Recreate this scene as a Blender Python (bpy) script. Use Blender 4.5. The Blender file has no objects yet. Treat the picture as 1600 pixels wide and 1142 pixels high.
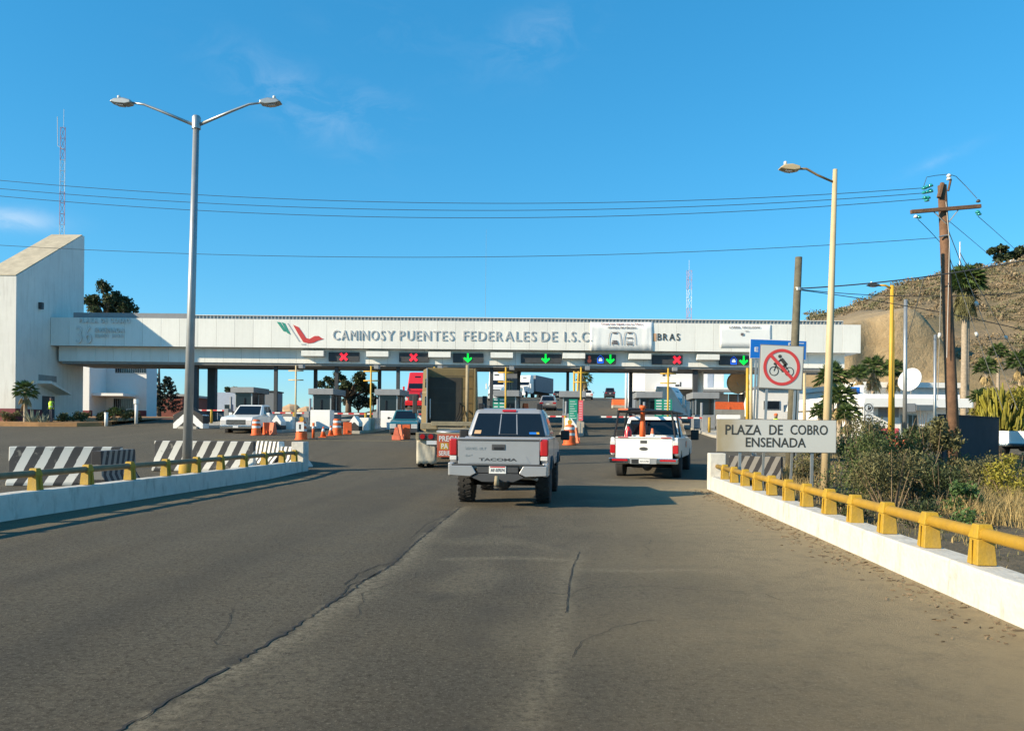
import bpy, bmesh, math, random
from mathutils import Vector, Matrix, noise
R = math.radians
rnd = random.Random(11)
sc = bpy.context.scene
COL = sc.collection

# ---------------------------------------------------------------- camera
F, H, ROLL = 1250.0, 1.48, 0.0094
cam_d = bpy.data.cameras.new('camera')
cam = bpy.data.objects.new('camera', cam_d)
COL.objects.link(cam)
cam_d.sensor_fit = 'HORIZONTAL'
cam_d.sensor_width = 36.0
cam_d.lens = 36.0 * F / 1600.0
cam_d.shift_y = 100.0 / 1600.0
cam_d.clip_start = 0.1
cam_d.clip_end = 20000
cam.matrix_world = Matrix.Translation((0, 0, H)) @ Matrix.Rotation(R(90), 4, 'X') @ Matrix.Rotation(ROLL, 4, 'Z')
sc.camera = cam

# ---------------------------------------------------------------- world, sun, exposure
SA, SB = 0.45, 0.485                      # a shadow runs (1, SA) on the ground while it drops SB
sun_dir = Vector((1.0, SA, -SB)).normalized()
sun_el = math.asin(-sun_dir.z)
world = bpy.data.worlds.new('World')
sc.world = world
world.use_nodes = True
wn, wl = world.node_tree.nodes, world.node_tree.links
wn.clear()
w_out = wn.new('ShaderNodeOutputWorld')
w_bg = wn.new('ShaderNodeBackground')
w_sky = wn.new('ShaderNodeTexSky')
w_sky.sky_type = 'NISHITA'
w_sky.sun_disc = False
w_sky.sun_elevation = sun_el
w_sky.sun_rotation = math.atan2(-sun_dir.x, -sun_dir.y)
w_sky.altitude = 60
w_sky.air_density = 1.0
w_sky.dust_density = 0.0
w_sky.ozone_density = 4.0
w_bg.inputs['Strength'].default_value = 0.114
w_gam = wn.new('ShaderNodeGamma')
w_gam.inputs['Gamma'].default_value = 0.62
w_hsv = wn.new('ShaderNodeHueSaturation')
w_hsv.inputs['Saturation'].default_value = 1.55
w_hsv.inputs['Hue'].default_value = 0.478
# thin cirrus wisps and one small low cloud
w_co = wn.new('ShaderNodeTexCoord')
w_map = wn.new('ShaderNodeMapping')
w_map.inputs['Scale'].default_value = (9.0, 9.0, 20.0)
w_map.inputs['Rotation'].default_value = (0.0, R(28), 0.0)
w_no = wn.new('ShaderNodeTexNoise')
w_no.inputs['Scale'].default_value = 1.6
w_no.inputs['Detail'].default_value = 9
w_no.inputs['Roughness'].default_value = 0.66
w_no.inputs['Distortion'].default_value = 0.8
wl.new(w_co.outputs['Generated'], w_map.inputs['Vector'])
wl.new(w_map.outputs['Vector'], w_no.inputs['Vector'])
def w_math(op, a, b=None, clamp=False):
    m = wn.new('ShaderNodeMath'); m.operation = op; m.use_clamp = clamp
    for k, q in ((0, a), (1, b)):
        if q is None: continue
        if isinstance(q, (int, float)): m.inputs[k].default_value = q
        else: wl.new(q, m.inputs[k])
    return m.outputs[0]
def w_dot(v, d):
    m = wn.new('ShaderNodeVectorMath'); m.operation = 'DOT_PRODUCT'; wl.new(v, m.inputs[0]); m.inputs[1].default_value = d
    return m.outputs['Value']
w_sum = None
for px, py, su, sv, ang, amp, n0 in ((455, 160, .085, .028, 24, .20, .42), (590, 172, .05, .022, 20, .12, .45), (835, 62, .055, .03, -18, .14, .42), (1465, 243, .035, .006, -18, .12, .40), (8, 351, .042, .011, -4, .5, .30), (620, 60, .10, .03, 15, .05, .45)):
    d = Vector(((px - 800) / F, 1.0, (671 - py) / F)).normalized()
    u = Vector((d.y, -d.x, 0)).normalized(); v = u.cross(d)
    c_, s_ = math.cos(R(-ang)), math.sin(R(-ang))
    u, v = u * c_ + v * s_, v * c_ - u * s_
    eu = w_math('DIVIDE', w_dot(w_co.outputs['Generated'], u), su); ev = w_math('DIVIDE', w_dot(w_co.outputs['Generated'], v), sv)
    du, dv = w_math('POWER', w_math('ABSOLUTE', eu), 2.0), w_math('POWER', w_math('ABSOLUTE', ev), 2.0)
    g = w_math('EXPONENT', w_math('MULTIPLY', w_math('ADD', du, dv), -1.0))
    front = w_math('GREATER_THAN', w_dot(w_co.outputs['Generated'], d), 0.0)
    nz_ = w_math('MULTIPLY', w_math('SUBTRACT', w_no.outputs['Fac'], n0), 3.0, True)
    term = w_math('MULTIPLY', w_math('MULTIPLY', w_math('MULTIPLY', g, nz_), front), amp)
    w_sum = term if w_sum is None else w_math('ADD', w_sum, term, True)
w_mix = wn.new('ShaderNodeMix')
w_mix.data_type = 'RGBA'
w_mix.inputs[7].default_value = (4.4, 5.0, 5.6, 1)
wl.new(w_sum, w_mix.inputs[0])
wl.new(w_sky.outputs['Color'], w_gam.inputs['Color'])
wl.new(w_gam.outputs['Color'], w_hsv.inputs['Color'])
w_tin = wn.new('ShaderNodeVectorMath')
w_tin.operation = 'MULTIPLY'
w_tin.inputs[1].default_value = (0.96, 1.47, 1.83)
wl.new(w_hsv.outputs['Color'], w_tin.inputs[0])
wl.new(w_tin.outputs[0], w_mix.inputs[6])
wl.new(w_mix.outputs[2], w_bg.inputs['Color'])
wl.new(w_bg.outputs['Background'], w_out.inputs['Surface'])

sun_d = bpy.data.lights.new('sun', 'SUN')
sun_d.energy = 4.6
sun_d.angle = R(0.5)
sun_d.color = (1.0, 0.85, 0.62)
sun = bpy.data.objects.new('sun', sun_d)
COL.objects.link(sun)
sun.rotation_euler = sun_dir.to_track_quat('-Z', 'Y').to_euler()
sc.view_settings.view_transform = 'Standard'
sc.view_settings.look = 'None'
sc.view_settings.gamma = 1
sc.view_settings.exposure = 0.75
sc.view_settings.use_curve_mapping = False
sc.cycles.max_bounces = 6
sc.cycles.transparent_max_bounces = 8

# ---------------------------------------------------------------- layout helpers
RD = Vector((math.sin(R(4.57)), math.cos(R(4.57)), 0))    # the road's direction
RP = Vector((RD.y, -RD.x, 0))                              # to its right
RZ = -R(4.57)

def smooth(a, b, t):
    t = max(0.0, min(1.0, (t - a) / (b - a)))
    return t * t * (3 - 2 * t)

PROF = [(-50, 0), (23, 0), (27, .10), (35, .44), (45, .9), (55, 1.36), (62, 1.75), (70, 2.3), (89, 3.65), (112, 5.5), (130, 6.6), (150, 7.6), (168, 8.1), (190, 8.0), (260, 7.0), (400, 5.0)]
def prof(y):
    if y <= PROF[0][0]: return 0.0
    for (a, za), (b, zb) in zip(PROF, PROF[1:]):
        if y <= b: return za + (zb - za) * (y - a) / (b - a)
    return PROF[-1][1]

def gz(x, y):
    """height of the paved ground and of the land beside it"""
    z = prof(y)
    if y > 66:
        far = prof(66) + (y - 66) * 0.012 if y < 110 else prof(66) + .53
        k = smooth(-20 - (y - 66) * .10, -11 - (y - 66) * .06, x) * (1 - smooth(24, 42, x) * .6)
        z = far + (z - far) * k
    return z

def P(px, py, Y):
    u, v = px - 800.0, 671.0 - py
    c, s = math.cos(ROLL), math.sin(ROLL)
    return Vector(((u * c - v * s) * Y / F, Y, H + (u * s + v * c) * Y / F))

def G(px, py):
    y = 2.5
    while y < 400:
        p = P(px, py, y)
        if p.z <= gz(p.x, p.y): return p
        y += 0.05
    return P(px, py, 60)

def L(lat, y):
    """a point at a sideways offset from the road's axis, at depth y"""
    return Vector(((lat + RD.x * y) / RD.y, y, 0))

# ---------------------------------------------------------------- materials
MATS = {}
def new_mat(name):
    m = bpy.data.materials.new(name)
    m.use_nodes = True
    b = m.node_tree.nodes['Principled BSDF']
    return m, m.node_tree.nodes, m.node_tree.links, b

def mat(name, col=(.5, .5, .5), rough=.6, metal=0.0, var=.12, scale=3.0, bump=0.0, bscale=40.0, dirt=0.0, dcol=(.12, .10, .07), emit=0.0, coat=0.0, trans=0.0, leaf=False, rand=0.0, streak=.5, dlo=.50):
    if name in MATS: return MATS[name]
    m, n, l, b = new_mat(name)
    MATS[name] = m
    b.inputs['Roughness'].default_value = rough
    b.inputs['Metallic'].default_value = metal
    if coat:
        b.inputs['Coat Weight'].default_value = coat
        b.inputs['Coat Roughness'].default_value = .06
    co = n.new('ShaderNodeTexCoord')
    nz = n.new('ShaderNodeTexNoise')
    nz.inputs['Scale'].default_value = scale
    nz.inputs['Detail'].default_value = 6
    nz.inputs['Roughness'].default_value = .65
    l.new(co.outputs['Object'], nz.inputs['Vector'])
    mr = n.new('ShaderNodeMapRange')
    mr.inputs['From Min'].default_value = .25
    mr.inputs['From Max'].default_value = .75
    mr.inputs['To Min'].default_value = 1 - var
    mr.inputs['To Max'].default_value = 1 + var
    fac = nz.outputs['Fac']
    if leaf:
        ge = n.new('ShaderNodeNewGeometry')
        ad = n.new('ShaderNodeMath'); ad.operation = 'ADD'
        mu = n.new('ShaderNodeMath'); mu.operation = 'MULTIPLY'; mu.inputs[1].default_value = .5
        l.new(ge.outputs['Random Per Island'], ad.inputs[0]); l.new(nz.outputs['Fac'], ad.inputs[1]); l.new(ad.outputs[0], mu.inputs[0])
        fac = mu.outputs[0]
    l.new(fac, mr.inputs['Value'])
    mx = n.new('ShaderNodeVectorMath'); mx.operation = 'SCALE'
    mx.inputs[0].default_value = col
    l.new(mr.outputs['Result'], mx.inputs['Scale'])
    out = mx.outputs['Vector']
    if rand:
        oi = n.new('ShaderNodeObjectInfo'); rr = n.new('ShaderNodeMapRange'); rr.inputs['To Min'].default_value = 1 - rand; rr.inputs['To Max'].default_value = 1 + rand
        l.new(oi.outputs['Random'], rr.inputs['Value']); r2 = n.new('ShaderNodeVectorMath'); r2.operation = 'SCALE'
        l.new(out, r2.inputs[0]); l.new(rr.outputs['Result'], r2.inputs['Scale']); out = r2.outputs['Vector']
    if dirt:
        mp = n.new('ShaderNodeMapping')
        mp.inputs['Scale'].default_value = (1.6, 1.6, streak)
        n2 = n.new('ShaderNodeTexNoise')
        n2.inputs['Scale'].default_value = 2.2; n2.inputs['Detail'].default_value = 9; n2.inputs['Roughness'].default_value = .72
        l.new(co.outputs['Object'], mp.inputs['Vector']); l.new(mp.outputs['Vector'], n2.inputs['Vector'])
        m2 = n.new('ShaderNodeMapRange')
        m2.inputs['From Min'].default_value = dlo; m2.inputs['From Max'].default_value = .78; m2.inputs['To Max'].default_value = dirt
        l.new(n2.outputs['Fac'], m2.inputs['Value'])
        mm = n.new('ShaderNodeMix'); mm.data_type = 'RGBA'
        l.new(m2.outputs['Result'], mm.inputs[0]); l.new(out, mm.inputs[6]); mm.inputs[7].default_value = (*dcol, 1)
        out = mm.outputs[2]
    l.new(out, b.inputs['Base Color'])
    if bump:
        nb = n.new('ShaderNodeTexNoise'); nb.inputs['Scale'].default_value = bscale; nb.inputs['Detail'].default_value = 4
        l.new(co.outputs['Object'], nb.inputs['Vector'])
        bp = n.new('ShaderNodeBump'); bp.inputs['Strength'].default_value = bump; bp.inputs['Distance'].default_value = .02
        l.new(nb.outputs['Fac'], bp.inputs['Height']); l.new(bp.outputs['Normal'], b.inputs['Normal'])
    if emit:
        b.inputs['Emission Color'].default_value = (*col, 1)
        b.inputs['Emission Strength'].default_value = emit
    if trans:
        b.inputs['Subsurface Weight'].default_value = 0
        tr = n.new('ShaderNodeBsdfTranslucent'); l.new(out, tr.inputs['Color'])
        ms = n.new('ShaderNodeMixShader'); ms.inputs[0].default_value = trans
        o = n['Material Output']
        l.new(b.outputs[0], ms.inputs[1]); l.new(tr.outputs[0], ms.inputs[2]); l.new(ms.outputs[0], o.inputs['Surface'])
    return m

def stripe_mat(name, ca, cb, period, slope, axis=0, wear=.5, chev=False, off=0.0):
    """painted stripes with chipped paint; slope leans them; chev mirrors them about the middle"""
    if name in MATS: return MATS[name]
    m, n, l, b = new_mat(name); MATS[name] = m
    b.inputs['Roughness'].default_value = .75
    co = n.new('ShaderNodeTexCoord'); sp = n.new('ShaderNodeSeparateXYZ')
    l.new(co.outputs['Object'], sp.inputs[0])
    a = sp.outputs[axis]
    if chev:
        ab = n.new('ShaderNodeMath'); ab.operation = 'ABSOLUTE'; l.new(a, ab.inputs[0]); a = ab.outputs[0]
    zz = n.new('ShaderNodeMath'); zz.operation = 'MULTIPLY'; zz.inputs[1].default_value = slope
    l.new(sp.outputs[2], zz.inputs[0])
    ad = n.new('ShaderNodeMath'); ad.operation = 'ADD'; l.new(a, ad.inputs[0]); l.new(zz.outputs[0], ad.inputs[1])
    nz = n.new('ShaderNodeTexNoise'); nz.inputs['Scale'].default_value = 7; nz.inputs['Detail'].default_value = 5
    l.new(co.outputs['Object'], nz.inputs['Vector'])
    ns = n.new('ShaderNodeMath'); ns.operation = 'MULTIPLY_ADD'; ns.inputs[1].default_value = period * .10; l.new(nz.outputs['Fac'], ns.inputs[0]); l.new(ad.outputs[0], ns.inputs[2])
    dv = n.new('ShaderNodeMath'); dv.operation = 'DIVIDE'; dv.inputs[1].default_value = period; l.new(ns.outputs[0], dv.inputs[0])
    of = n.new('ShaderNodeMath'); of.operation = 'ADD'; of.inputs[1].default_value = 20 + off; l.new(dv.outputs[0], of.inputs[0])
    fr = n.new('ShaderNodeMath'); fr.operation = 'FRACT'; l.new(of.outputs[0], fr.inputs[0])
    gt = n.new('ShaderNodeMath'); gt.operation = 'GREATER_THAN'; gt.inputs[1].default_value = .5; l.new(fr.outputs[0], gt.inputs[0])
    mx = n.new('ShaderNodeMix'); mx.data_type = 'RGBA'; l.new(gt.outputs[0], mx.inputs[0])
    mx.inputs[6].default_value = (*ca, 1); mx.inputs[7].default_value = (*cb, 1)
    n2 = n.new('ShaderNodeTexNoise'); n2.inputs['Scale'].default_value = 3.2; n2.inputs['Detail'].default_value = 9; n2.inputs['Roughness'].default_value = .7
    l.new(co.outputs['Object'], n2.inputs['Vector'])
    mr = n.new('ShaderNodeMapRange'); mr.inputs['From Min'].default_value = .60; mr.inputs['From Max'].default_value = .66; mr.inputs['To Max'].default_value = wear
    l.new(n2.outputs['Fac'], mr.inputs['Value'])
    m3 = n.new('ShaderNodeMix'); m3.data_type = 'RGBA'; l.new(mr.outputs['Result'], m3.inputs[0]); l.new(mx.outputs[2], m3.inputs[6]); m3.inputs[7].default_value = (.26, .24, .20, 1)
    l.new(m3.outputs[2], b.inputs['Base Color'])
    return m

def M(k): return MATS[k]
mat('white_paint', (.80, .78, .72), .65, var=.05, scale=2, dirt=.22, dcol=(.42, .38, .30), bump=.15)
mat('parapet_white', (.60, .57, .50), .85, var=.12, scale=4, dlo=.53, dirt=.9, dcol=(.20, .165, .115), bump=.5, bscale=16)
mat('panel_white', (.80, .79, .73), .5, var=.04, scale=1.2, dirt=.30, dcol=(.44, .40, .32), rand=.045, streak=.12)
mat('panel_gap', (.16, .16, .15), .8)
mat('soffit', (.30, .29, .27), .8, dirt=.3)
mat('tower_stucco', (.74, .72, .66), .85, var=.08, scale=.6, dirt=.5, dcol=(.40, .36, .29), bump=.25, streak=.14)
mat('tower_roof', (.52, .44, .31), .9, var=.22, scale=1.2, dirt=.5, dcol=(.25, .2, .14))
mat('maroon', (.20, .045, .05), .8, var=.2)
mat('dark_glass', (.008, .012, .018), .08, var=.1)
mat('black', (.012, .012, .013), .5, var=.2)
mat('rubber', (.022, .021, .020), .85, var=.3, scale=14, bump=.3, bscale=60, dirt=.4, dcol=(.10, .085, .065))
mat('charcoal', (.05, .052, .055), .6, var=.2)
mat('grey_metal', (.36, .37, .37), .45, .5, var=.1, dirt=.2)
mat('galv', (.42, .43, .42), .42, .65, var=.1, scale=5)
mat('chrome', (.75, .75, .74), .14, 1.0, var=.05)
mat('rail_yellow', (.40, .225, .014), .65, var=.2, scale=5, dlo=.45, dirt=.7, dcol=(.30, .18, .04), bump=.15)
mat('rail_brown', (.23, .155, .075), .65, var=.25, scale=6, dirt=.5, dcol=(.10, .07, .04))
mat('post_yellow', (.44, .265, .014), .7, var=.2, scale=6, dlo=.44, dirt=.8, dcol=(.28, .20, .08), bump=.2)
mat('pole_cream', (.55, .43, .25), .55, var=.08, dirt=.35, dcol=(.40, .28, .12))
mat('pole_yellow', (.58, .34, .03), .55, var=.1, dirt=.2)
mat('silver_paint', (.38, .38, .385), .33, .35, var=.03, coat=.5, dirt=.10, dcol=(.30, .27, .22))
mat('truck_white', (.80, .79, .75), .32, var=.03, coat=.4, dirt=.12, dcol=(.45, .40, .32))
mat('red_lens', (.42, .012, .015), .18, var=.1, coat=.4)
mat('clear_lens', (.65, .63, .60), .12, var=.1, coat=.5)
mat('plate_white', (.70, .70, .68), .5, var=.08, scale=30)
mat('orange', (.78, .13, .025), .6, var=.14, scale=6, dirt=.3, dcol=(.35, .12, .05))
mat('orange_faded', (.80, .20, .09), .65, var=.15, scale=6, dirt=.35, dcol=(.4, .2, .12))
mat('sheet_white', (.78, .77, .73), .5, var=.06, dirt=.2, dcol=(.4, .35, .3))
mat('olive', (.20, .145, .06), .7, var=.12, scale=2, dirt=.5, dcol=(.20, .15, .085), bump=.1)
mat('olive_dust', (.33, .27, .17), .85, var=.2, scale=3, dirt=.6, dcol=(.16, .13, .09))
mat('mudflap', (.52, .48, .38), .85, var=.15, scale=5, dirt=.75, dcol=(.22, .18, .12))
mat('sign_red', (.52, .10, .045), .6, var=.15, scale=5, dirt=.45, dcol=(.45, .33, .26))
mat('sign_grey', (.58, .58, .53), .5, var=.05, scale=2)
mat('sign_edge', (.22, .20, .17), .6)
mat('sign_ink', (.05, .048, .04), .6, var=.2)
mat('sign_ring', (.62, .055, .05), .5, var=.08)
mat('sign_blue', (.005, .15, .56), .5, var=.05)
mat('sign_green', (.01, .26, .17), .5, var=.1)
mat('sign_pink', (.70, .12, .14), .5, var=.1)
mat('letter_grey', (.50, .50, .49), .55, .2, var=.1)
mat('wood_pole', (.16, .085, .045), .85, var=.35, scale=5, bump=.6, bscale=18, dirt=.4, dcol=(.06, .04, .03))
mat('wood_grey', (.13, .115, .075), .85, var=.3, scale=5, bump=.6, bscale=18)
mat('led_red', (1.0, .02, .04), .4, emit=.55)
mat('led_green', (.0, .85, .06), .4, emit=.50)
mat('led_blue', (.01, .12, .9), .4, emit=.45)
mat('led_amber', (.55, .10, .05), .4, emit=.12)
mat('led_white', (.55, .65, .8), .4, emit=.35)
mat('booth_grey', (.24, .25, .26), .55, var=.08, dirt=.2)
mat('concrete', (.40, .37, .31), .9, var=.16, scale=2, bump=.3, dirt=.4, dcol=(.24, .2, .15))
mat('kerb_rust', (.36, .19, .075), .85, var=.25, scale=3, dirt=.5)
mat('bldg_white', (.82, .81, .78), .8, var=.03, dirt=.08, dcol=(.5, .5, .48))
mat('bldg_blue', (.40, .46, .55), .8, var=.08)
mat('brick_red', (.20, .06, .04), .9, var=.2)
mat('teal', (.025, .13, .15), .3, var=.05, coat=.6)
mat('truck_red', (.62, .02, .025), .3, var=.05, coat=.5)
mat('suv_grey', (.38, .36, .34), .35, .4, var=.04, coat=.4)
mat('trailer_grey', (.20, .22, .25), .55, .2, var=.1, scale=1)
mat('hivis', (.62, .90, .05), .7, var=.15)
mat('skin', (.30, .16, .10), .6)
mat('cloth_dark', (.03, .035, .05), .9, var=.2)
mat('dish_tan', (.60, .38, .20), .6, var=.1)
mat('insul_teal', (.02, .28, .26), .15, var=.1, coat=.5)
mat('porcelain', (.72, .72, .68), .2, var=.05)
mat('wire', (.03, .035, .04), .6)
mat('guy', (.42, .40, .36), .5, .4)
mat('mast_red', (.50, .22, .20), .6)
mat('mast_white', (.62, .63, .64), .6)
mat('leaf_dark', (.045, .062, .020), .7, var=.6, scale=.9, leaf=True, trans=.2)
mat('leaf_mid', (.085, .115, .032), .7, var=.6, scale=.9, leaf=True, trans=.25)
mat('leaf_olive', (.15, .14, .055), .75, var=.55, scale=.9, leaf=True, trans=.2)
mat('leaf_yellow', (.26, .23, .028), .7, var=.5, scale=.9, leaf=True, trans=.25)
mat('leaf_green', (.075, .135, .035), .65, var=.5, scale=.9, leaf=True, trans=.25)
mat('leaf_palm', (.085, .13, .035), .55, var=.5, scale=1.5, leaf=True, trans=.15)
mat('leaf_dead', (.30, .22, .10), .85, var=.5, scale=1.5, leaf=True)
mat('leaf_cypress', (.018, .030, .020), .8, var=.6, scale=.9, leaf=True)
mat('agave', (.24, .27, .20), .6, var=.25, leaf=True)
mat('straw', (.42, .31, .13), .85, var=.45, scale=2, leaf=True, trans=.2)
mat('twig', (.17, .12, .07), .9, var=.4, leaf=True)
mat('scrub_brown', (.24, .18, .105), .9, var=.35, scale=.08, leaf=True)
mat('scrub_green', (.15, .14, .068), .9, var=.4, scale=.08, leaf=True)
mat('bark', (.15, .11, .075), .9, var=.3, scale=6, bump=.5)
mat('bark_palm', (.36, .29, .21), .95, var=.3, scale=6, bump=.8, bscale=10)
mat('asphalt_dark', (.030, .026, .021), .9, var=.3, scale=8)
stripe_mat('jersey_stripe', (.66, .64, .57), (.04, .04, .04), .43, -.46, 0, .75)
stripe_mat('jersey_fine', (.74, .72, .66), (.045, .045, .045), .30, -.25, 0, .5)
stripe_mat('jersey_dark', (.20, .19, .17), (.02, .02, .022), .30, -.45, 0, .5)
stripe_mat('nose_chevron', (.80, .79, .75), (.03, .03, .03), 1.25, 1.15, 0, .15, True, .30)
stripe_mat('arm_stripe', (.78, .76, .72), (.6, .05, .05), .8, 0, 0, .1)

# ---------------------------------------------------------------- mesh helpers
class MB:
    def __init__(s): s.v, s.f = [], []
    def add(s, vs, fs):
        o = len(s.v); s.v += [tuple(v) for v in vs]; s.f += [[i + o for i in f] for f in fs]; return s
    def box(s, x0, x1, y0, y1, z0, z1, m=None):
        vs = [Vector((x, y, z)) for z in (z0, z1) for y in (y0, y1) for x in (x0, x1)]
        if m is not None: vs = [m @ v for v in vs]
        return s.add(vs, [(0, 2, 3, 1), (4, 5, 7, 6), (0, 1, 5, 4), (2, 6, 7, 3), (0, 4, 6, 2), (1, 3, 7, 5)])
    def frus(s, a, b):
        """eight corners: a bottom ring of four, b top ring of four (ccw from above)"""
        return s.add(list(a) + list(b), [(3, 2, 1, 0), (4, 5, 6, 7), (0, 1, 5, 4), (1, 2, 6, 5), (2, 3, 7, 6), (3, 0, 4, 7)])
    def prism(s, poly, axis, a, b):
        """polygon of 2D points extruded along an axis (0: (y,z), 1: (x,z), 2: (x,y)) from a to b"""
        def pt(p, t): return {0: (t, p[0], p[1]), 1: (p[0], t, p[1]), 2: (p[0], p[1], t)}[axis]
        n = len(poly)
        return s.add([pt(p, a) for p in poly] + [pt(p, b) for p in poly],
                     [list(range(n))[::-1], list(range(n, 2 * n))] + [(i, (i + 1) % n, n + (i + 1) % n, n + i) for i in range(n)])
    def tube(s, pts, r, seg=8, cap=True):
        pts = [Vector(p) for p in pts]; n = len(pts)
        rs = r if isinstance(r, (list, tuple)) else [r] * n
        vs, prev = [], None
        for i, p in enumerate(pts):
            d = (pts[min(i + 1, n - 1)] - pts[max(i - 1, 0)]).normalized()
            if prev is None:
                u = d.cross(Vector((0, 0, 1)))
                if u.length < .1: u = d.cross(Vector((1, 0, 0)))
            else: u = prev - d * prev.dot(d)
            u.normalize(); w = d.cross(u); prev = u
            vs += [p + (u * math.cos(2 * math.pi * k / seg) + w * math.sin(2 * math.pi * k / seg)) * rs[i] for k in range(seg)]
        fs = [(i * seg + k, i * seg + (k + 1) % seg, (i + 1) * seg + (k + 1) % seg, (i + 1) * seg + k) for i in range(n - 1) for k in range(seg)]
        if cap: fs += [list(range(seg))[::-1], list(range((n - 1) * seg, n * seg))]
        return s.add(vs, fs)
    def lathe(s, prof_, axis='z', c=(0, 0, 0), seg=16):
        """profile of (radius, height) turned about an axis through c"""
        vs = []
        for r_, h_ in prof_:
            for k in range(seg):
                a = 2 * math.pi * k / seg; x, y = r_ * math.cos(a), r_ * math.sin(a)
                vs.append({'z': (c[0] + x, c[1] + y, c[2] + h_), 'x': (c[0] + h_, c[1] + x, c[2] + y), 'y': (c[0] + x, c[1] + h_, c[2] + y)}[axis])
        n = len(prof_)
        fs = [(i * seg + k, i * seg + (k + 1) % seg, (i + 1) * seg + (k + 1) % seg, (i + 1) * seg + k) for i in range(n - 1) for k in range(seg)]
        fs += [list(range(seg))[::-1], list(range((n - 1) * seg, n * seg))]
        return s.add(vs, fs)
    def poly(s, pts): return s.add(pts, [list(range(len(pts)))])
    def build(s, name, m, parent=None, smooth_=False, bevel=0.0, seg=2, fix=True):
        me = bpy.data.meshes.new(name)
        me.from_pydata(s.v, [], s.f)
        if fix:
            bm = bmesh.new(); bm.from_mesh(me); bmesh.ops.recalc_face_normals(bm, faces=bm.faces); bm.to_mesh(me); bm.free()
        me.materials.append(M(m) if isinstance(m, str) else m)
        if smooth_ or bevel: me.polygons.foreach_set('use_smooth', [True] * len(me.polygons))
        o = bpy.data.objects.new(name, me); COL.objects.link(o)
        if parent is not None: o.parent = parent
        if bevel:
            bv = o.modifiers.new('bevel', 'BEVEL'); bv.width = bevel; bv.segments = seg; bv.limit_method = 'ANGLE'; bv.angle_limit = R(30); bv.harden_normals = True
        elif smooth_ == 'edge':
            es = o.modifiers.new('edges', 'EDGE_SPLIT'); es.split_angle = R(35)
        return o

def bx(name, m, parent, x0, x1, y0, y1, z0, z1, bevel=0.0, mx=None): return MB().box(x0, x1, y0, y1, z0, z1, mx).build(name, m, parent, bevel=bevel)
def tag(o, label=None, cat=None, group=None, kind=None):
    for k, v in (('label', label), ('category', cat), ('group', group), ('kind', kind)):
        if v: o[k] = v
    return o
def thing(name, label, cat, loc=(0, 0, 0), rz=0.0, group=None):
    o = bpy.data.objects.new(name, None); COL.objects.link(o)
    o.empty_display_size = .2
    o.location = loc; o.rotation_euler = (0, 0, rz)
    return tag(o, label, cat, group)
def struct(o): o['kind'] = 'structure'; return o
def copy_tree(o, parent=None):
    c = o.copy(); COL.objects.link(c); c.parent = parent
    for ch in list(o.children): copy_tree(ch, c)
    return c
def share(name, me, parent, loc=(0, 0, 0), rz=0.0):
    o = bpy.data.objects.new(name, me); COL.objects.link(o); o.parent = parent; o.location = loc; o.rotation_euler = (0, 0, rz); return o

TXT = {}
def text_mesh(s, depth=.01, bold=0.0, res=3):
    """flat lettering as a mesh lying in the x-z plane, lower left at the origin; returns mesh, width, height"""
    cu = bpy.data.curves.new('lettering', 'FONT'); cu.body = s; cu.size = 1; cu.extrude = depth; cu.offset = bold; cu.resolution_u = res
    o = bpy.data.objects.new('lettering', cu); COL.objects.link(o)
    dg = bpy.context.evaluated_depsgraph_get(); dg.update()
    me = bpy.data.meshes.new_from_object(o.evaluated_get(dg))
    bpy.data.objects.remove(o); bpy.data.curves.remove(cu)
    if not me.vertices: return me, 0, 0
    xs = [v.co.x for v in me.vertices]; ys = [v.co.y for v in me.vertices]
    x0, y0 = min(xs), min(ys)
    for v in me.vertices: v.co = Vector((v.co.x - x0, -v.co.z, v.co.y - y0))
    return me, max(xs) - x0, max(ys) - y0
def lettering(s, m, parent, x0, x1, z0, z1, y, depth=.01, bold=0.0, name='lettering'):
    """a line of lettering stretched to fill x0..x1, z0..z1 in its parent's x-z plane, facing -y"""
    me, w, h = text_mesh(s, 1.0, bold)
    sx, sz = (x1 - x0) / w, (z1 - z0) / h
    for v in me.vertices: v.co = Vector((v.co.x * sx, v.co.y * depth, v.co.z * sz))
    me.materials.clear(); me.materials.append(M(m))
    o = bpy.data.objects.new(name, me); COL.objects.link(o); o.parent = parent; o.location = (x0, y, z0)
    return o

# ================================================================ the ground, the road, the hill
def lin(a, b, st): 
    n = max(1, int(round((b - a) / st))); return [a + (b - a) * i / n for i in range(n + 1)]
def lat_of(x, y): return x * RD.y - y * RD.x
RIGHT_EDGE = [(-20, 3.7 + -20 * .0), (20.6, 5.35), (22.5, 6.3), (30, 10.5), (40, 14.0), (62, 18.5), (75, 20), (110, 22), (150, 22), (200, 24)]
def right_edge(y):
    if y < 20.6: return (3.60 + RD.x * y) / RD.y
    for (a, xa), (b, xb) in zip(RIGHT_EDGE[1:], RIGHT_EDGE[2:]):
        if y <= b: return xa + (xb - xa) * (y - a) / (b - a)
    return 24.0
def left_edge(y):
    if y < 9: return (-9.2 + RD.x * y) / RD.y
    if y < 74: return -62.0
    return -17 - (y - 74) * .07

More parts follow.
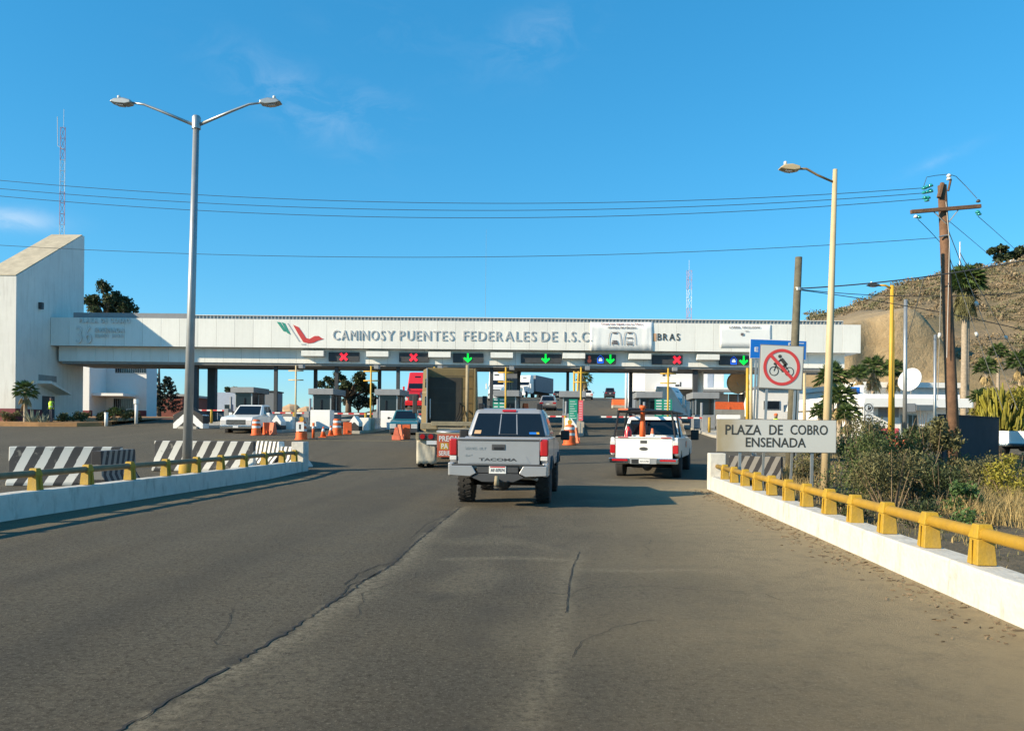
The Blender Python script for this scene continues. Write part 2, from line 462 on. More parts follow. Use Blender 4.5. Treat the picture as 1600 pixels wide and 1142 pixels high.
def polyline(pxs): return [G(*p) for p in pxs]
CRACK = polyline([(150, 1165), (200, 1135), (300, 1076), (400, 1018), (455, 985), (500, 955), (545, 926), (572, 905), (610, 885), (652, 845), (690, 815), (720, 792)])
SEAM = polyline([(820, 1165), (838, 1120), (866, 1050), (880, 985), (884, 955), (889, 905), (905, 868), (918, 845)])
TRACK = polyline([(690, 1165), (705, 1120), (745, 1010), (785, 930), (806, 890), (843, 808)])
CROSS_A = polyline([(700, 874), (800, 872), (905, 876)])
CROSS_B = polyline([(925, 890), (1000, 892), (1060, 890), (1125, 894)])
LINE_W = polyline([(1148, 893), (1210, 958), (1262, 1010), (1335, 1085), (1370, 1120)])
def dist_side(p, pl):
    best, side = 1e9, 0
    for a, b in zip(pl, pl[1:]):
        dx, dy = b.x - a.x, b.y - a.y
        t = max(0, min(1, ((p[0] - a.x) * dx + (p[1] - a.y) * dy) / (dx * dx + dy * dy)))
        qx, qy = p[0] - a.x - dx * t, p[1] - a.y - dy * t
        d = math.hypot(qx, qy)
        if d < best: best, side = d, (1 if dx * qy - dy * qx < 0 else -1)
    return best, side

def make_road():
    xs = lin(-62, -11, 3) + lin(-11, 6.2, .11)[1:] + lin(6.2, 25, 1.6)[1:]
    ys = lin(-8, 2.5, 1.5) + lin(2.5, 26, .11)[1:] + lin(26, 70, 1.0)[1:] + lin(70, 200, 3.0)[1:]
    idx, vs, fs, wear, dark, sand = {}, [], [], [], [], []
    def vert(i, j):
        if (i, j) in idx: return idx[i, j]
        y = ys[j]; x = max(left_edge(y), min(right_edge(y), xs[i]))
        w = d = s = 0.0
        if 2.5 < y < 24 and -11 < x < 6.5:
            nn = noise.noise((x * .9, y * .9, 0))
            dc, side = dist_side((x, y), CRACK)
            if side > 0: w = max(w, math.exp(-(dc / (.20 + .16 * nn)) ** 2))
            d = max(d, math.exp(-(dc / .055) ** 2) * .7)
            ds, side = dist_side((x, y), SEAM)
            w = max(w, math.exp(-(ds / (.06 if side > 0 else .13 + .08 * nn)) ** 2) * (.6 if y < 9 else .6 * max(0, 1 - (y - 9) / 2)))
            if dc > 0 and side < 0 and dist_side((x, y), CRACK)[1] > 0:      # rough stretch between the two
                w = max(w, .30 * smooth(.1, .5, noise.noise((x * 1.1 + 7, y * .8, 3))) )
            dt, _ = dist_side((x, y), TRACK)
            d = max(d, .55 * math.exp(-(dt / .24) ** 2) * (.55 + .6 * noise.noise((x * 1.5, y * .7, 6))))
            w = max(w, .7 * math.exp(-(dist_side((x, y), CROSS_A)[0] / .09) ** 2), .75 * math.exp(-(dist_side((x, y), CROSS_B)[0] / .07) ** 2))
            w = max(w, .55 * math.exp(-(dist_side((x, y), LINE_W)[0] / .045) ** 2) * (.5 + noise.noise((x * 3, y * 3, 1))))
            for lt in (-1.45, .15, -5.2, -3.6):          # tyre-polished wheel tracks
                d = max(d, .30 * math.exp(-((lat_of(x, y) - lt) / .26) ** 2) * (.6 + .7 * noise.noise((x * .5, y * .25, lt))))
            oil = noise.noise((x * 2.3, y * 1.6, 21))
            if oil > .38 and abs(lat_of(x, y) + .65) < .6: d = max(d, (oil - .38) * 2.2)
            e = right_edge(y) - .2 - x
            s = math.exp(-(max(0, e) / (2.3 + .8 * noise.noise((y * .6, 0, 0)))) ** 2)
            e2 = 1.2 - abs(lat_of(x, y) + 8.2)
            s = max(s, .35 * smooth(0, 1.2, e2))
        if y >= 19: s = max(s, .8 * smooth(1.4, 0, right_edge(y) - x) if right_edge(y) - x < 1.4 else 0)
        idx[i, j] = len(vs)
        vs.append((x, y, gz(x, y))); wear.append(w); dark.append(d); sand.append(s)
        return idx[i, j]
    for j in range(len(ys) - 1):
        ym = .5 * (ys[j] + ys[j + 1])
        for i in range(len(xs) - 1):
            if xs[i + 1] <= left_edge(ym) or xs[i] >= right_edge(ym): continue
            fs.append((vert(i, j), vert(i + 1, j), vert(i + 1, j + 1), vert(i, j + 1)))
    me = bpy.data.meshes.new('road'); me.from_pydata(vs, [], fs); me.validate()
    for nm, arr in (('wear', wear), ('dark', dark), ('sand', sand)):
        at = me.attributes.new(nm, 'FLOAT', 'POINT'); at.data.foreach_set('value', arr)
    me.polygons.foreach_set('use_smooth', [True] * len(me.polygons))
    m, n, l, b = new_mat('asphalt'); me.materials.append(m)
    b.inputs['Roughness'].default_value = .92
    b.inputs['Specular IOR Level'].default_value = .15
    co = n.new('ShaderNodeTexCoord')
    def nz(scale, det=5, ro=.6, stretch=None):
        t = n.new('ShaderNodeTexNoise'); t.inputs['Scale'].default_value = scale; t.inputs['Detail'].default_value = det; t.inputs['Roughness'].default_value = ro
        v = co.outputs['Object']
        if stretch:
            mp = n.new('ShaderNodeMapping'); mp.inputs['Scale'].default_value = stretch; mp.inputs['Rotation'].default_value = (0, 0, R(4.57)); l.new(v, mp.inputs['Vector']); v = mp.outputs['Vector']
        l.new(v, t.inputs['Vector']); return t.outputs['Fac']
    def rng(v, a, bb, c, d):
        t = n.new('ShaderNodeMapRange'); t.inputs['From Min'].default_value = a; t.inputs['From Max'].default_value = bb; t.inputs['To Min'].default_value = c; t.inputs['To Max'].default_value = d
        l.new(v, t.inputs['Value']); return t.outputs['Result']
    def mixc(f, a, c):
        t = n.new('ShaderNodeMix'); t.data_type = 'RGBA'
        l.new(f, t.inputs[0])
        for k, q in ((6, a), (7, c)):
            if isinstance(q, tuple): t.inputs[k].default_value = (*q, 1)
            else: l.new(q, t.inputs[k])
        return t.outputs[2]
    def mul(a, c):
        t = n.new('ShaderNodeMath'); t.operation = 'MULTIPLY'; t.use_clamp = True
        for k, q in ((0, a), (1, c)):
            if isinstance(q, (int, float)): t.inputs[k].default_value = q
            else: l.new(q, t.inputs[k])
        return t.outputs[0]
    def attr(nm):
        t = n.new('ShaderNodeAttribute'); t.attribute_name = nm; return t.outputs['Fac']
    big = nz(.35, 6, .6, (1.0, .22, 1)); mid = nz(2.4, 6); fine = nz(17, 8, .92); spk = nz(38, 6, .95); tint = nz(.9, 4, .6); track = nz(.8, 3, .5, (1.0, .03, 1))
    c0 = mixc(rng(big, .3, .7, 0, 1), (.112, .097, .071), (.150, .129, .094))
    c0 = mixc(rng(track, .45, .62, 0, .45), c0, (.086, .075, .057))
    c0 = mixc(rng(mid, .35, .75, 0, .4), c0, (.084, .074, .056))
    c0 = mixc(rng(tint, .45, .7, 0, .5), c0, (.142, .116, .078))
    c0 = mixc(rng(fine, .48, .60, 0, .85), c0, (.034, .030, .023))
    c0 = mixc(rng(spk, .545, .62, 0, .85), c0, (.34, .295, .22))
    c0 = mixc(mul(attr('dark'), rng(mid, .2, .6, .5, 1)), c0, (.050, .048, .044))
    w = mul(attr('wear'), rng(nz(14, 8, .95), .46, .54, .0, 1.0))
    c0 = mixc(w, c0, (.30, .255, .175))
    s = mul(attr('sand'), rng(nz(3.5, 7, .7), .25, .55, .55, 1))
    c0 = mixc(s, c0, (.37, .285, .165))
    l.new(c0, b.inputs['Base Color'])
    bp = n.new('ShaderNodeBump'); bp.inputs['Strength'].default_value = 1.0; bp.inputs['Distance'].default_value = .025
    l.new(fine, bp.inputs['Height']); l.new(bp.outputs['Normal'], b.inputs['Normal'])
    o = bpy.data.objects.new('road', me); COL.objects.link(o)
    return struct(o)
road = make_road()

def ribbon(name, m, pts, widths, parent, dz=.005):
    """a thin strip of paint or an open crack following the road surface"""
    vs, fs = [], []
    for i, p in enumerate(pts):
        d = pts[min(i + 1, len(pts) - 1)] - pts[max(i - 1, 0)]; d.z = 0; d.normalize(); q = Vector((d.y, -d.x, 0)); w = widths[i] if isinstance(widths, list) else widths
        for s in (-1, 1):
            c = p + q * w * .5 * s; vs.append((c.x, c.y, gz(c.x, c.y) + dz))
    for i in range(len(pts) - 1): fs.append((2 * i, 2 * i + 1, 2 * i + 3, 2 * i + 2))
    return MB().add(vs, fs).build(name, m, parent, fix=False)
def densify(pl, st, jit=0.0):
    out = []
    for a, b in zip(pl, pl[1:]):
        n = max(1, int((b - a).length / st))
        for k in range(n):
            p = a.lerp(b, k / n); out.append(p + Vector((rnd.uniform(-jit, jit), rnd.uniform(-jit, jit), 0)))
    return out + [pl[-1]]
def crack(pl, wmin, wmax, jit):
    pts = densify(pl, .05, jit)
    ws = [max(.004, wmin + (wmax - wmin) * (.5 + .8 * noise.noise((i * .21, 3.1, 0)))) for i in range(len(pts))]
    ws[0] = ws[-1] = .003
    return ribbon('crack', 'asphalt_dark', pts, ws, road)
crack(CRACK, .000, .034, .018)
crack(polyline([(530, 935), (545, 915), (575, 905), (592, 893)]), .006, .022, .012)
crack(polyline([(538, 915), (560, 897), (590, 885), (612, 880)]), .005, .018, .012)
crack(polyline([(884, 960), (889, 915), (895, 885), (906, 862)]), .004, .014, .008)
def wander(x, y, ang, n, st=.10):
    p = Vector((x, y, 0)); out = [p.copy()]
    for _ in range(n): ang += rnd.gauss(0, .28); p = p + Vector((math.cos(ang), math.sin(ang), 0)) * st; out.append(p.copy())
    return out
for x, y, an, n in ((-1.2, 6.2, 1.5, 22), (-.5, 7.5, .1, 12), (-2.4, 8.6, 1.7, 26), (1.6, 9.5, 1.5, 30), (-3.2, 7.2, .4, 14), (2.4, 7.0, 1.6, 24), (-5.2, 12.0, 1.5, 40), (-.2, 10.2, 1.5, 30), (.4, 5.2, 1.2, 14), (-1.9, 5.4, 2.2, 12), (1.0, 12.6, 1.6, 30), (-4.0, 10.0, 1.2, 24)):
    crack(wander(x, y, an, n), .000, .009, .006)
crack(polyline([(640, 843), (665, 820), (700, 803)]), .003, .012, .008)
# painted lines on the plaza
mat('line_worn', (.36, .27, .10), .85, var=.4, scale=3, dirt=.7, dcol=(.13, .11, .08))
mat('line_white', (.40, .38, .33), .85, var=.4, scale=3, dirt=.8, dcol=(.13, .12, .10))
def straight(name, m, a, b, w): ribbon(name, m, [a.lerp(b, k / 12) for k in range(13)], w, road, .006)
straight('lane_line', 'line_worn', G(335, 687), G(640, 689), .22)
straight('lane_line', 'line_worn', G(450, 681), G(640, 680), .16)
straight('lane_line', 'line_white', Vector((5.5, 84, 0)), Vector((9.8, 140, 0)), .3)
straight('lane_line', 'line_worn', Vector((-1.0, 84, 0)), Vector((-.5, 140, 0)), .25)

def land(x, y):
    re, le = right_edge(y), left_edge(y)
    z = gz(x, y)
    if le <= x <= re: return z - .10
    nz_ = noise.noise((x * .25, y * .25, 5)) * .22 + noise.noise((x * .9, y * .9, 2)) * .10
    if x > re:
        d = x - re
        if y < 34: z = z - .10 - (.42 * smooth(.2, 2.5, d)) * (1 - smooth(24, 34, y) * .6) + nz_ * smooth(.3, 2, d)
        else: z = z - .10 + nz_ * smooth(.3, 4, d) * .6
    else:
        d = le - x
        z = z - .10 + nz_ * smooth(.3, 4, d) * .6
    if y > 300 or abs(x) > 150: z = z * .999
    return z
def make_ground():
    xs = [-6000, -2500, -1000, -500, -300, -200, -140, -100] + lin(-80, 2, 4) + lin(2, 30, .7)[1:] + lin(30, 60, 2.5)[1:] + [80, 110, 150, 200, 300, 500, 1000, 2500, 6000]
    ys = [-300, -100, -40] + lin(-12, 40, .8) + lin(40, 100, 2.5)[1:] + lin(100, 200, 6)[1:] + [230, 260, 320, 400, 600, 1000, 2000, 4000, 9000]
    vs = [(x, y, land(x, y) if y < 400 and abs(x) < 200 else min(land(x, min(y, 399)), 1.30)) for y in ys for x in xs]
    n = len(xs)
    fs = [(j * n + i, j * n + i + 1, (j + 1) * n + i + 1, (j + 1) * n + i) for j in range(len(ys) - 1) for i in range(n - 1)]
    me = bpy.data.meshes.new('ground'); me.from_pydata(vs, [], fs); me.polygons.foreach_set('use_smooth', [True] * len(fs))
    m, nn, l, b = new_mat('earth'); me.materials.append(m); b.inputs['Roughness'].default_value = .95
    co = nn.new('ShaderNodeTexCoord')
    def noise_n(s, d=6):
        t = nn.new('ShaderNodeTexNoise'); t.inputs['Scale'].default_value = s; t.inputs['Detail'].default_value = d; t.inputs['Roughness'].default_value = .7
        l.new(co.outputs['Object'], t.inputs['Vector']); return t.outputs['Fac']
    cr = nn.new('ShaderNodeValToRGB'); l.new(noise_n(.7), cr.inputs[0])
    e = cr.color_ramp.elements
    e[0].position, e[0].color = .30, (.075, .068, .036, 1)
    e[1].position, e[1].color = .72, (.20, .155, .095, 1)
    e2 = e.new(.5); e2.color = (.125, .098, .058, 1)
    mx = nn.new('ShaderNodeMix'); mx.data_type = 'RGBA'
    mr = nn.new('ShaderNodeMapRange'); mr.inputs['From Min'].default_value = .5; mr.inputs['From Max'].default_value = .7; l.new(noise_n(9, 8), mr.inputs['Value'])
    l.new(mr.outputs[0], mx.inputs[0]); l.new(cr.outputs[0], mx.inputs[6]); mx.inputs[7].default_value = (.05, .045, .028, 1)
    l.new(mx.outputs[2], b.inputs['Base Color'])
    bp = nn.new('ShaderNodeBump'); bp.inputs['Strength'].default_value = .8; bp.inputs['Distance'].default_value = .08; l.new(noise_n(12, 8), bp.inputs['Height']); l.new(bp.outputs[0], b.inputs['Normal'])
    o = bpy.data.objects.new('ground', me); COL.objects.link(o); return struct(o)
ground = make_ground()

CREST = [(30, 0), (44, 6), (52, 16), (60, 22.0), (66, 24.5), (72, 27.5), (80, 30.5), (90, 33.0), (100, 36), (140, 44), (260, 54)]
def interp(t, tab):
    if t <= tab[0][0]: return tab[0][1]
    for (a, va), (b, vb) in zip(tab, tab[1:]):
        if t <= b: return va + (vb - va) * (t - a) / (b - a)
    return tab[-1][1]
def hill_z(x, y):
    c = interp(x * 150 / max(y, 110), CREST)
    nn = noise.noise((x * .05, y * .05, 1)) * 2.2 + noise.noise((x * .17, y * .17, 4)) * .8
    z = c * smooth(66, 158, y) + nn * smooth(75, 110, y) * min(1, c / 12)
    cut = smooth(35.5, 39, x) * (1 - smooth(50, 58, x + 2 * noise.noise((y * .2, 0, 0))))
    fc = smooth(97, 101, y + 1.5 * noise.noise((x * .3, 2, 0)))
    top = 13.5 + (x - 40) * .28
    zc = max(z, top * fc + max(0, y - 101) * .12) if y > 96 else z * .35
    z = z * (1 - cut) + zc * cut
    return z + 1.0, cut * (smooth(95, 97, y) * (1 - smooth(106, 118, y)))
def make_hill():
    xs = lin(28, 66, .9) + lin(66, 130, 2)[1:] + lin(130, 300, 8)[1:]
    ys = lin(66, 94, 2.5) + lin(94, 106, .7)[1:] + lin(106, 165, 2)[1:] + lin(165, 330, 12)[1:]
    n = len(xs); vs, cut = [], []
    for y in ys:
        for x in xs:
            z, c = hill_z(x, y)
            le_ = 31.5 + max(0, y - 100) * .38
            k = smooth(le_, le_ + 6, x)
            if x == xs[0] or y == ys[0]: z = land(x, y) - .6
            vs.append((x, y, max(land(x, y) - .5, z * k + (land(x, y) - .6) * (1 - k)))); cut.append(c)
    fs = [(j * n + i, j * n + i + 1, (j + 1) * n + i + 1, (j + 1) * n + i) for j in range(len(ys) - 1) for i in range(n - 1)]
    me = bpy.data.meshes.new('hill'); me.from_pydata(vs, [], fs); me.polygons.foreach_set('use_smooth', [True] * len(fs))
    at = me.attributes.new('cut', 'FLOAT', 'POINT'); at.data.foreach_set('value', cut)
    m, nn, l, b = new_mat('hillside'); me.materials.append(m); b.inputs['Roughness'].default_value = .95
    co = nn.new('ShaderNodeTexCoord')
    def noise_n(s, d=7):
        t = nn.new('ShaderNodeTexNoise'); t.inputs['Scale'].default_value = s; t.inputs['Detail'].default_value = d; t.inputs['Roughness'].default_value = .7
        l.new(co.outputs['Object'], t.inputs['Vector']); return t.outputs['Fac']
    cr = nn.new('ShaderNodeValToRGB'); l.new(noise_n(.16), cr.inputs[0]); e = cr.color_ramp.elements
    e[0].position, e[0].color = .34, (.125, .105, .055, 1)
    e[1].position, e[1].color = .70, (.29, .205, .12, 1)
    k = e.new(.52); k.color = (.20, .15, .085, 1)
    c2 = nn.new('ShaderNodeValToRGB'); l.new(noise_n(.35), c2.inputs[0]); e = c2.color_ramp.elements
    e[0].position, e[0].color = .3, (.30, .21, .11, 1)
    e[1].position, e[1].color = .7, (.42, .31, .175, 1)
    at_ = nn.new('ShaderNodeAttribute'); at_.attribute_name = 'cut'
    mx = nn.new('ShaderNodeMix'); mx.data_type = 'RGBA'; l.new(at_.outputs['Fac'], mx.inputs[0]); l.new(cr.outputs[0], mx.inputs[6]); l.new(c2.outputs[0], mx.inputs[7])
    l.new(mx.outputs[2], b.inputs['Base Color'])
    bp = nn.new('ShaderNodeBump'); bp.inputs['Strength'].default_value = .9; bp.inputs['Distance'].default_value = .5; l.new(noise_n(.8), bp.inputs['Height']); l.new(bp.outputs[0], b.inputs['Normal'])
    o = bpy.data.objects.new('hill', me); COL.objects.link(o); return struct(o)
hill = make_hill()

# ================================================================ the parapets of the bridge
def parapet(label, lat, side, y0, y1, rail_m, post_ys, pillar_w, pillar_h, wall_h=.33, rail_z=.60, thick=.30):
    """side +1: the wall stands to the right of its road face"""
    t = thing('parapet_wall', label, 'parapet', L(lat, y0), RZ)
    k = 1 / RD.y
    def loc(y): return (y - y0) * k             # distance along the wall
    a, b = (0, thick) if side > 0 else (-thick, 0)
    n = int(loc(y1) / .45); vs, fs = [], []
    for i in range(n + 1):
        s = loc(y1) * i / n
        j = noise.noise((s * .8, lat, 0)) * .018; q = noise.noise((s * 1.7, lat, 5)) * .014; f_ = noise.noise((s * .5, lat, 9)) * .012
        vs += [(a - (.02 if side > 0 else 0) + q * (side > 0), s, -.25), (b + (.02 if side < 0 else 0) + q * (side < 0), s, -.25), (b + f_ * (side < 0), s, wall_h + j), (a + f_ * (side > 0), s, wall_h + j)]
    for i in range(n):
        o = i * 4
        for c in range(4): fs.append((o + c, o + (c + 1) % 4, o + 4 + (c + 1) % 4, o + 4 + c))
    fs += [(3, 2, 1, 0), (n * 4, n * 4 + 1, n * 4 + 2, n * 4 + 3)]
    MB().add(vs, fs).build('wall', 'parapet_white', t, bevel=.025)
    e = loc(y1)
    bx('end_pillar', 'parapet_white', t, a - .04, b + .06, e, e + pillar_w, -.25, pillar_h, .02)
    xc = (a + b) / 2
    MB().tube([(xc, -1, rail_z), (xc, e * .3, rail_z + .004), (xc, e * .7, rail_z - .004), (xc, e + .05, rail_z)], .057, 12).build('rail', rail_m, t, True)
    pm = MB()
    pm.frus([(-.085, -.095, 0), (.085, -.095, 0), (.085, .095, 0), (-.085, .095, 0)], [(-.07, -.075, rail_z - wall_h - .03), (.07, -.075, rail_z - wall_h - .03), (.07, .075, rail_z - wall_h - .03), (-.07, .075, rail_z - wall_h - .03)])
    pm.frus([(-.085, -.085, rail_z - wall_h - .04), (.085, -.085, rail_z - wall_h - .04), (.085, .085, rail_z - wall_h - .04), (-.085, .085, rail_z - wall_h - .04)], [(-.06, -.055, rail_z - wall_h + .085), (.06, -.055, rail_z - wall_h + .085), (.06, .055, rail_z - wall_h + .085), (-.06, .055, rail_z - wall_h + .085)])
    pm.box(-.10, -.083, -.012, .012, 0, rail_z - wall_h - .05); pm.box(.083, .10, -.012, .012, 0, rail_z - wall_h - .05)
    first = None
    for y in post_ys:
        if first is None: first = pm.build('post', 'post_yellow', t, bevel=.008); o = first
        else: o = first.copy(); COL.objects.link(o)
        o.location = (xc, loc(y), wall_h + .005); o.rotation_euler = (rnd.uniform(-.015, .015), rnd.uniform(-.02, .02), rnd.uniform(-.03, .03))
    return t
parapet('white concrete parapet with bright yellow pipe rail, right of the road', 3.42, 1, 1.5, 20.2, 'rail_yellow', [2.6, 3.7, 4.85, 5.95, 7.05, 8.1, 9.2, 10.25, 11.3, 12.4, 13.45, 14.6, 15.75, 16.9, 18.05, 19.2], .42, .93)
parapet('white concrete parapet with brownish pipe rail and yellow posts, left of the road', -8.74, -1, 5.0, 25.6, 'rail_brown', [6.2, 7.6, 9, 10.4, 11.8, 13.2, 14.6, 16.0, 17.4, 18.8, 20.1, 21.5, 22.9, 24.3, 25.35], .5, 1.02, .40, .68)

# ================================================================ concrete jersey barriers
def jersey_mesh(name, m, ln, h=.95, w=.62):
    k = h / .95
    pr = [(-w / 2, 0), (w / 2, 0), (w / 2, .08 * k), (w / 2 - .17, .36 * k), (.11, h), (-.11, h), (-w / 2 + .17, .36 * k), (-w / 2, .08 * k)]
    b = MB(); b.prism(pr, 0, -ln / 2, ln / 2); return b.build(name, m, None, bevel=.02)
def jersey(px0, py0, px1, py1, m, label, h=.95, dz=0.0, w=.62, tilt=0.0):
    a, b = G(px0, py0), G(px1, py1)
    o = jersey_mesh('jersey_barrier', m, (b - a).length, h, w)
    c = (a + b) / 2; o.location = (c.x, c.y, gz(c.x, c.y) + dz); o.rotation_euler = (0, tilt, math.atan2(b.y - a.y, b.x - a.x))
    return tag(o, label, 'barrier', 'striped concrete barriers')
jersey(16, 758, 190, 757, 'jersey_stripe', 'long black and white striped concrete barrier at the far left behind the rail')
jersey(150, 766, 204, 757, 'jersey_dark', 'short grey striped concrete barrier set at an angle against the leftmost one', .90)
jersey(243, 735, 398, 736, 'jersey_stripe', 'worn black and white barrier standing behind the lamp post base')
def jersey_at(px0, y0, px1, y1, m, label, h):
    a, b = P(px0, 700, y0), P(px1, 700, y1); a.z = b.z = 0
    o = jersey_mesh('jersey_barrier', m, (b - a).length, h); c = (a + b) / 2
    o.location = (c.x, c.y, gz(c.x, c.y)); o.rotation_euler = (0, 0, math.atan2(b.y - a.y, b.x - a.x))
    return tag(o, label, 'barrier', 'striped concrete barriers')
jersey_at(403, 29.4, 440, 28.2, 'jersey_fine', 'finely striped barrier next to the worn one behind the lamp post', .80)
jersey_at(443, 28.2, 477, 27.2, 'jersey_fine', 'finely striped barrier hidden partly by the left parapet end pillar', .68)
jersey(1140, 748, 1222, 752, 'jersey_dark', 'dark ribbed barrier under the plaza name sign', .72)

# ================================================================ the toll canopy
YC = 62.0
SC = F / YC
def zc(py): return P(800, py, YC).z           # heights read at the middle of the picture
CX0, CX1 = P(79, 520, YC).x, P(1345, 530, YC).x
Z_TOP, Z_LIP, Z_MID, Z_LOW, Z_SOF = zc(502.5), zc(546.5), zc(556), zc(569.5), zc(572)
canopy = thing('toll_canopy', 'long white panelled canopy spanning all toll lanes with raised grey lettering', 'canopy', (0, YC, 0))
DEPTH = 6.2
bx('backing', 'panel_gap', canopy, CX0 + .03, CX1 - .03, .05, .6, Z_LIP + .02, Z_TOP - .02)
bx('upper_box', 'panel_white', canopy, CX0 + .05, CX1 - .05, .6, DEPTH, Z_LIP + .01, Z_TOP - .35)
LX0, LX1 = P(83, 560, YC).x, P(1326, 565, YC).x
SET = .75                                     # the lower band stands back under the upper one
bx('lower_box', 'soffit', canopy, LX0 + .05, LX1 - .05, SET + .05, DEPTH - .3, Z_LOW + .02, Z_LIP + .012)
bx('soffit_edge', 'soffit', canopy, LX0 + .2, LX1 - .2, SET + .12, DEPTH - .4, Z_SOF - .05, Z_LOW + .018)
pw = 28.6 / SC
def panels(x0, x1, z0, z1, y, name, w):
    n = int(round((x1 - x0) / w)); w = (x1 - x0) / n
    me = None
    for i in range(n):
        if me is None:
            o = bx(name, 'panel_white', canopy, 0.007, w - .007, 0, .04, z0, z1, .006); me = o.data
            o.location = (x0, y, 0); first = o
        else:
            o = first.copy(); COL.objects.link(o); o.location = (x0 + i * w, y + rnd.uniform(-.003, .003), 0)
panels(CX0, CX1, Z_LIP, Z_TOP, 0, 'fascia_panel', pw)
panels(LX0, LX1, Z_LOW, Z_LIP + .008, SET, 'lower_panel', pw)
bx('end_cap', 'panel_white', canopy, CX1 - .03, CX1 + .01, .05, DEPTH, Z_LIP, Z_TOP)
# corrugated roof edge behind the fascia
rb = MB(); z0r, z1r = Z_TOP - .1, zc(496.5)
rx0, rx1 = P(300, 495, YC).x, P(1320, 500, YC).x
x, pts = rx0, []
while x < rx1:
    pts += [(x, .42), (x + .10, .42), (x + .14, .34), (x + .22, .34)]; x += .28
vs = [(a, b, z) for z in (z0r, z1r) for a, b in pts]; n = len(pts)
rb.add(vs, [(i, i + 1, n + i + 1, n + i) for i in range(n - 1)]).build('roof_corrugation', 'grey_metal', canopy)
bx('roof_sheet', 'panel_white', canopy, rx0, rx1, .30, DEPTH, z1r, z1r + .05)
bx('roof_step', 'booth_grey', canopy, P(112, 490, YC).x, rx0 - .02, .25, DEPTH, Z_TOP - .2, zc(494))
# raised lettering, one object for each letter
def canopy_word(word, px0, px1, pt, pb, m='letter_grey', bold=.0, depth=.05, y=-.04, name='letter'):
    a, b = P(px0, pb, YC), P(px1, pt, YC)
    mid = (px0 + px1) / 2
    za, zb = P(mid, pb, YC).z, P(mid, pt, YC).z
    infos = []
    x = 0.0
    for ch in word:
        if ch == ' ': x += .45; continue
        me, w, h = text_mesh(ch, 1.0, bold)
        infos.append((me, x, w, h)); x += w + .20
    tot = x - .20; k = (b.x - a.x) / tot
    kz = (zb - za) / max(h for me, q, w, h in infos)
    for me, q, w, h in infos:
        for v in me.vertices: v.co = Vector((v.co.x * k, v.co.y * depth * .5, v.co.z * kz))
        me.materials.clear(); me.materials.append(M(m))
        o = bpy.data.objects.new(name, me); COL.objects.link(o); o.parent = canopy; o.location = (a.x + q * k, y, za)
for wd, a, b in (('CAMINOS', 520, 601), ('Y', 604, 616), ('PUENTES', 624, 709), ('FEDERALES', 724, 837), ('DE', 845, 870), ('I.S.C.', 881, 925)):
    canopy_word(wd, a, b, 516 + (a - 520) * .006, 531.5 + (a - 520) * .006)
canopy_word('BRAS', 1027, 1062, 521, 532, 'sign_ink', .004, .03, -.03)
mat('faded_letter', (.66, .66, .62), .6, var=.05)
mat('orange_patch', (.62, .36, .2), .6)
bx('plaque', 'orange_patch', canopy, P(1019.5, 525, YC).x, P(1025.5, 525, YC).x, -.02, -.004, zc(531), zc(519))
canopy_word('36', 120, 144.5, 509.5, 536.5, 'faded_letter', .0, .09, -.10)
canopy_word('PLAZA DE COBRO', 125, 204, 497, 505, 'faded_letter', .02, .07, -.09)
canopy_word('ENSENADA', 149, 195, 512, 519.5, 'faded_letter', .02, .07, -.09)
canopy_word('SERVICIO', 149, 170, 522, 527.5, 'faded_letter', .02, .05, -.08)
canopy_word('1000', 176, 193, 522, 527.5, 'faded_letter', .02, .05, -.08)
# emblem: two green bars, a pale bar and a red bird
mat('logo_green', (.03, .28, .20), .5); mat('logo_red', (.55, .05, .045), .5)
def emblem(px_pts, m, y=-.03):
    pts = [P(a, b, YC) for a, b in px_pts]
    MB().prism([(p.x, p.z) for p in pts], 1, y, -.004).build('emblem', m, canopy)
emblem([(432.5, 503), (438, 503.5), (447.5, 518.5), (443, 517.5)], 'logo_green')
emblem([(440, 503.5), (445, 505), (454, 523), (449, 520.5)], 'logo_green')
emblem([(448, 504.5), (450, 505), (469, 534), (466.5, 533.5)], 'letter_grey')
emblem([(458, 507.5), (466.5, 511), (475, 523), (478, 528), (484, 529.5), (488, 527), (492, 525), (498, 525), (502, 528), (506, 529.5), (501, 531), (496, 532.5), (490, 535.5), (482, 536.5), (474, 534.5), (466, 522)], 'logo_red')
emblem([(469.5, 537), (478, 537.3), (477, 538.8), (471, 538.5)], 'letter_grey')
# printed banners hung on the fascia
def banner(px0, px1, pt, pb, wave):
    nx = 26; vs, fs = [], []
    for j in range(5):
        for i in range(nx + 1):
            p = P(px0 + (px1 - px0) * i / nx, pt + (pb - pt) * j / 4, YC)
            w = wave * (.5 + .5 * math.sin(i * 1.9 + j * .8)) * (1.6 if i < 4 or i > nx - 4 else .35)
            vs.append((p.x, -.03 - w, p.z))
    for j in range(4):
        for i in range(nx): o = j * (nx + 1) + i; fs.append((o, o + nx + 1, o + nx + 2, o + 1))
    o = MB().add(vs, fs).build('banner', 'banner_white', canopy, True); so = o.modifiers.new('s', 'SOLIDIFY'); so.thickness = .006
    return o
mat('banner_white', (.82, .82, .79), .4, var=.03)
mat('banner_ink', (.14, .12, .12), .6); mat('banner_red', (.35, .12, .12), .6)
B1 = banner(922, 1020, 503.5, 548, .03)
def on_banner(s, px0, px1, pt, pb, m):
    mid = (px0 + px1) / 2
    lettering(s, m, canopy, P(px0, pb, YC).x, P(px1, pt, YC).x, P(mid, pb, YC).z, P(mid, pt, YC).z, -.085, .004, .012)
on_banner('Cruza más rápido con tu TAG y', 939, 1005, 505, 508.6, 'banner_red')
on_banner('olvídate del efectivo', 949.5, 994, 510, 513.4, 'banner_ink')
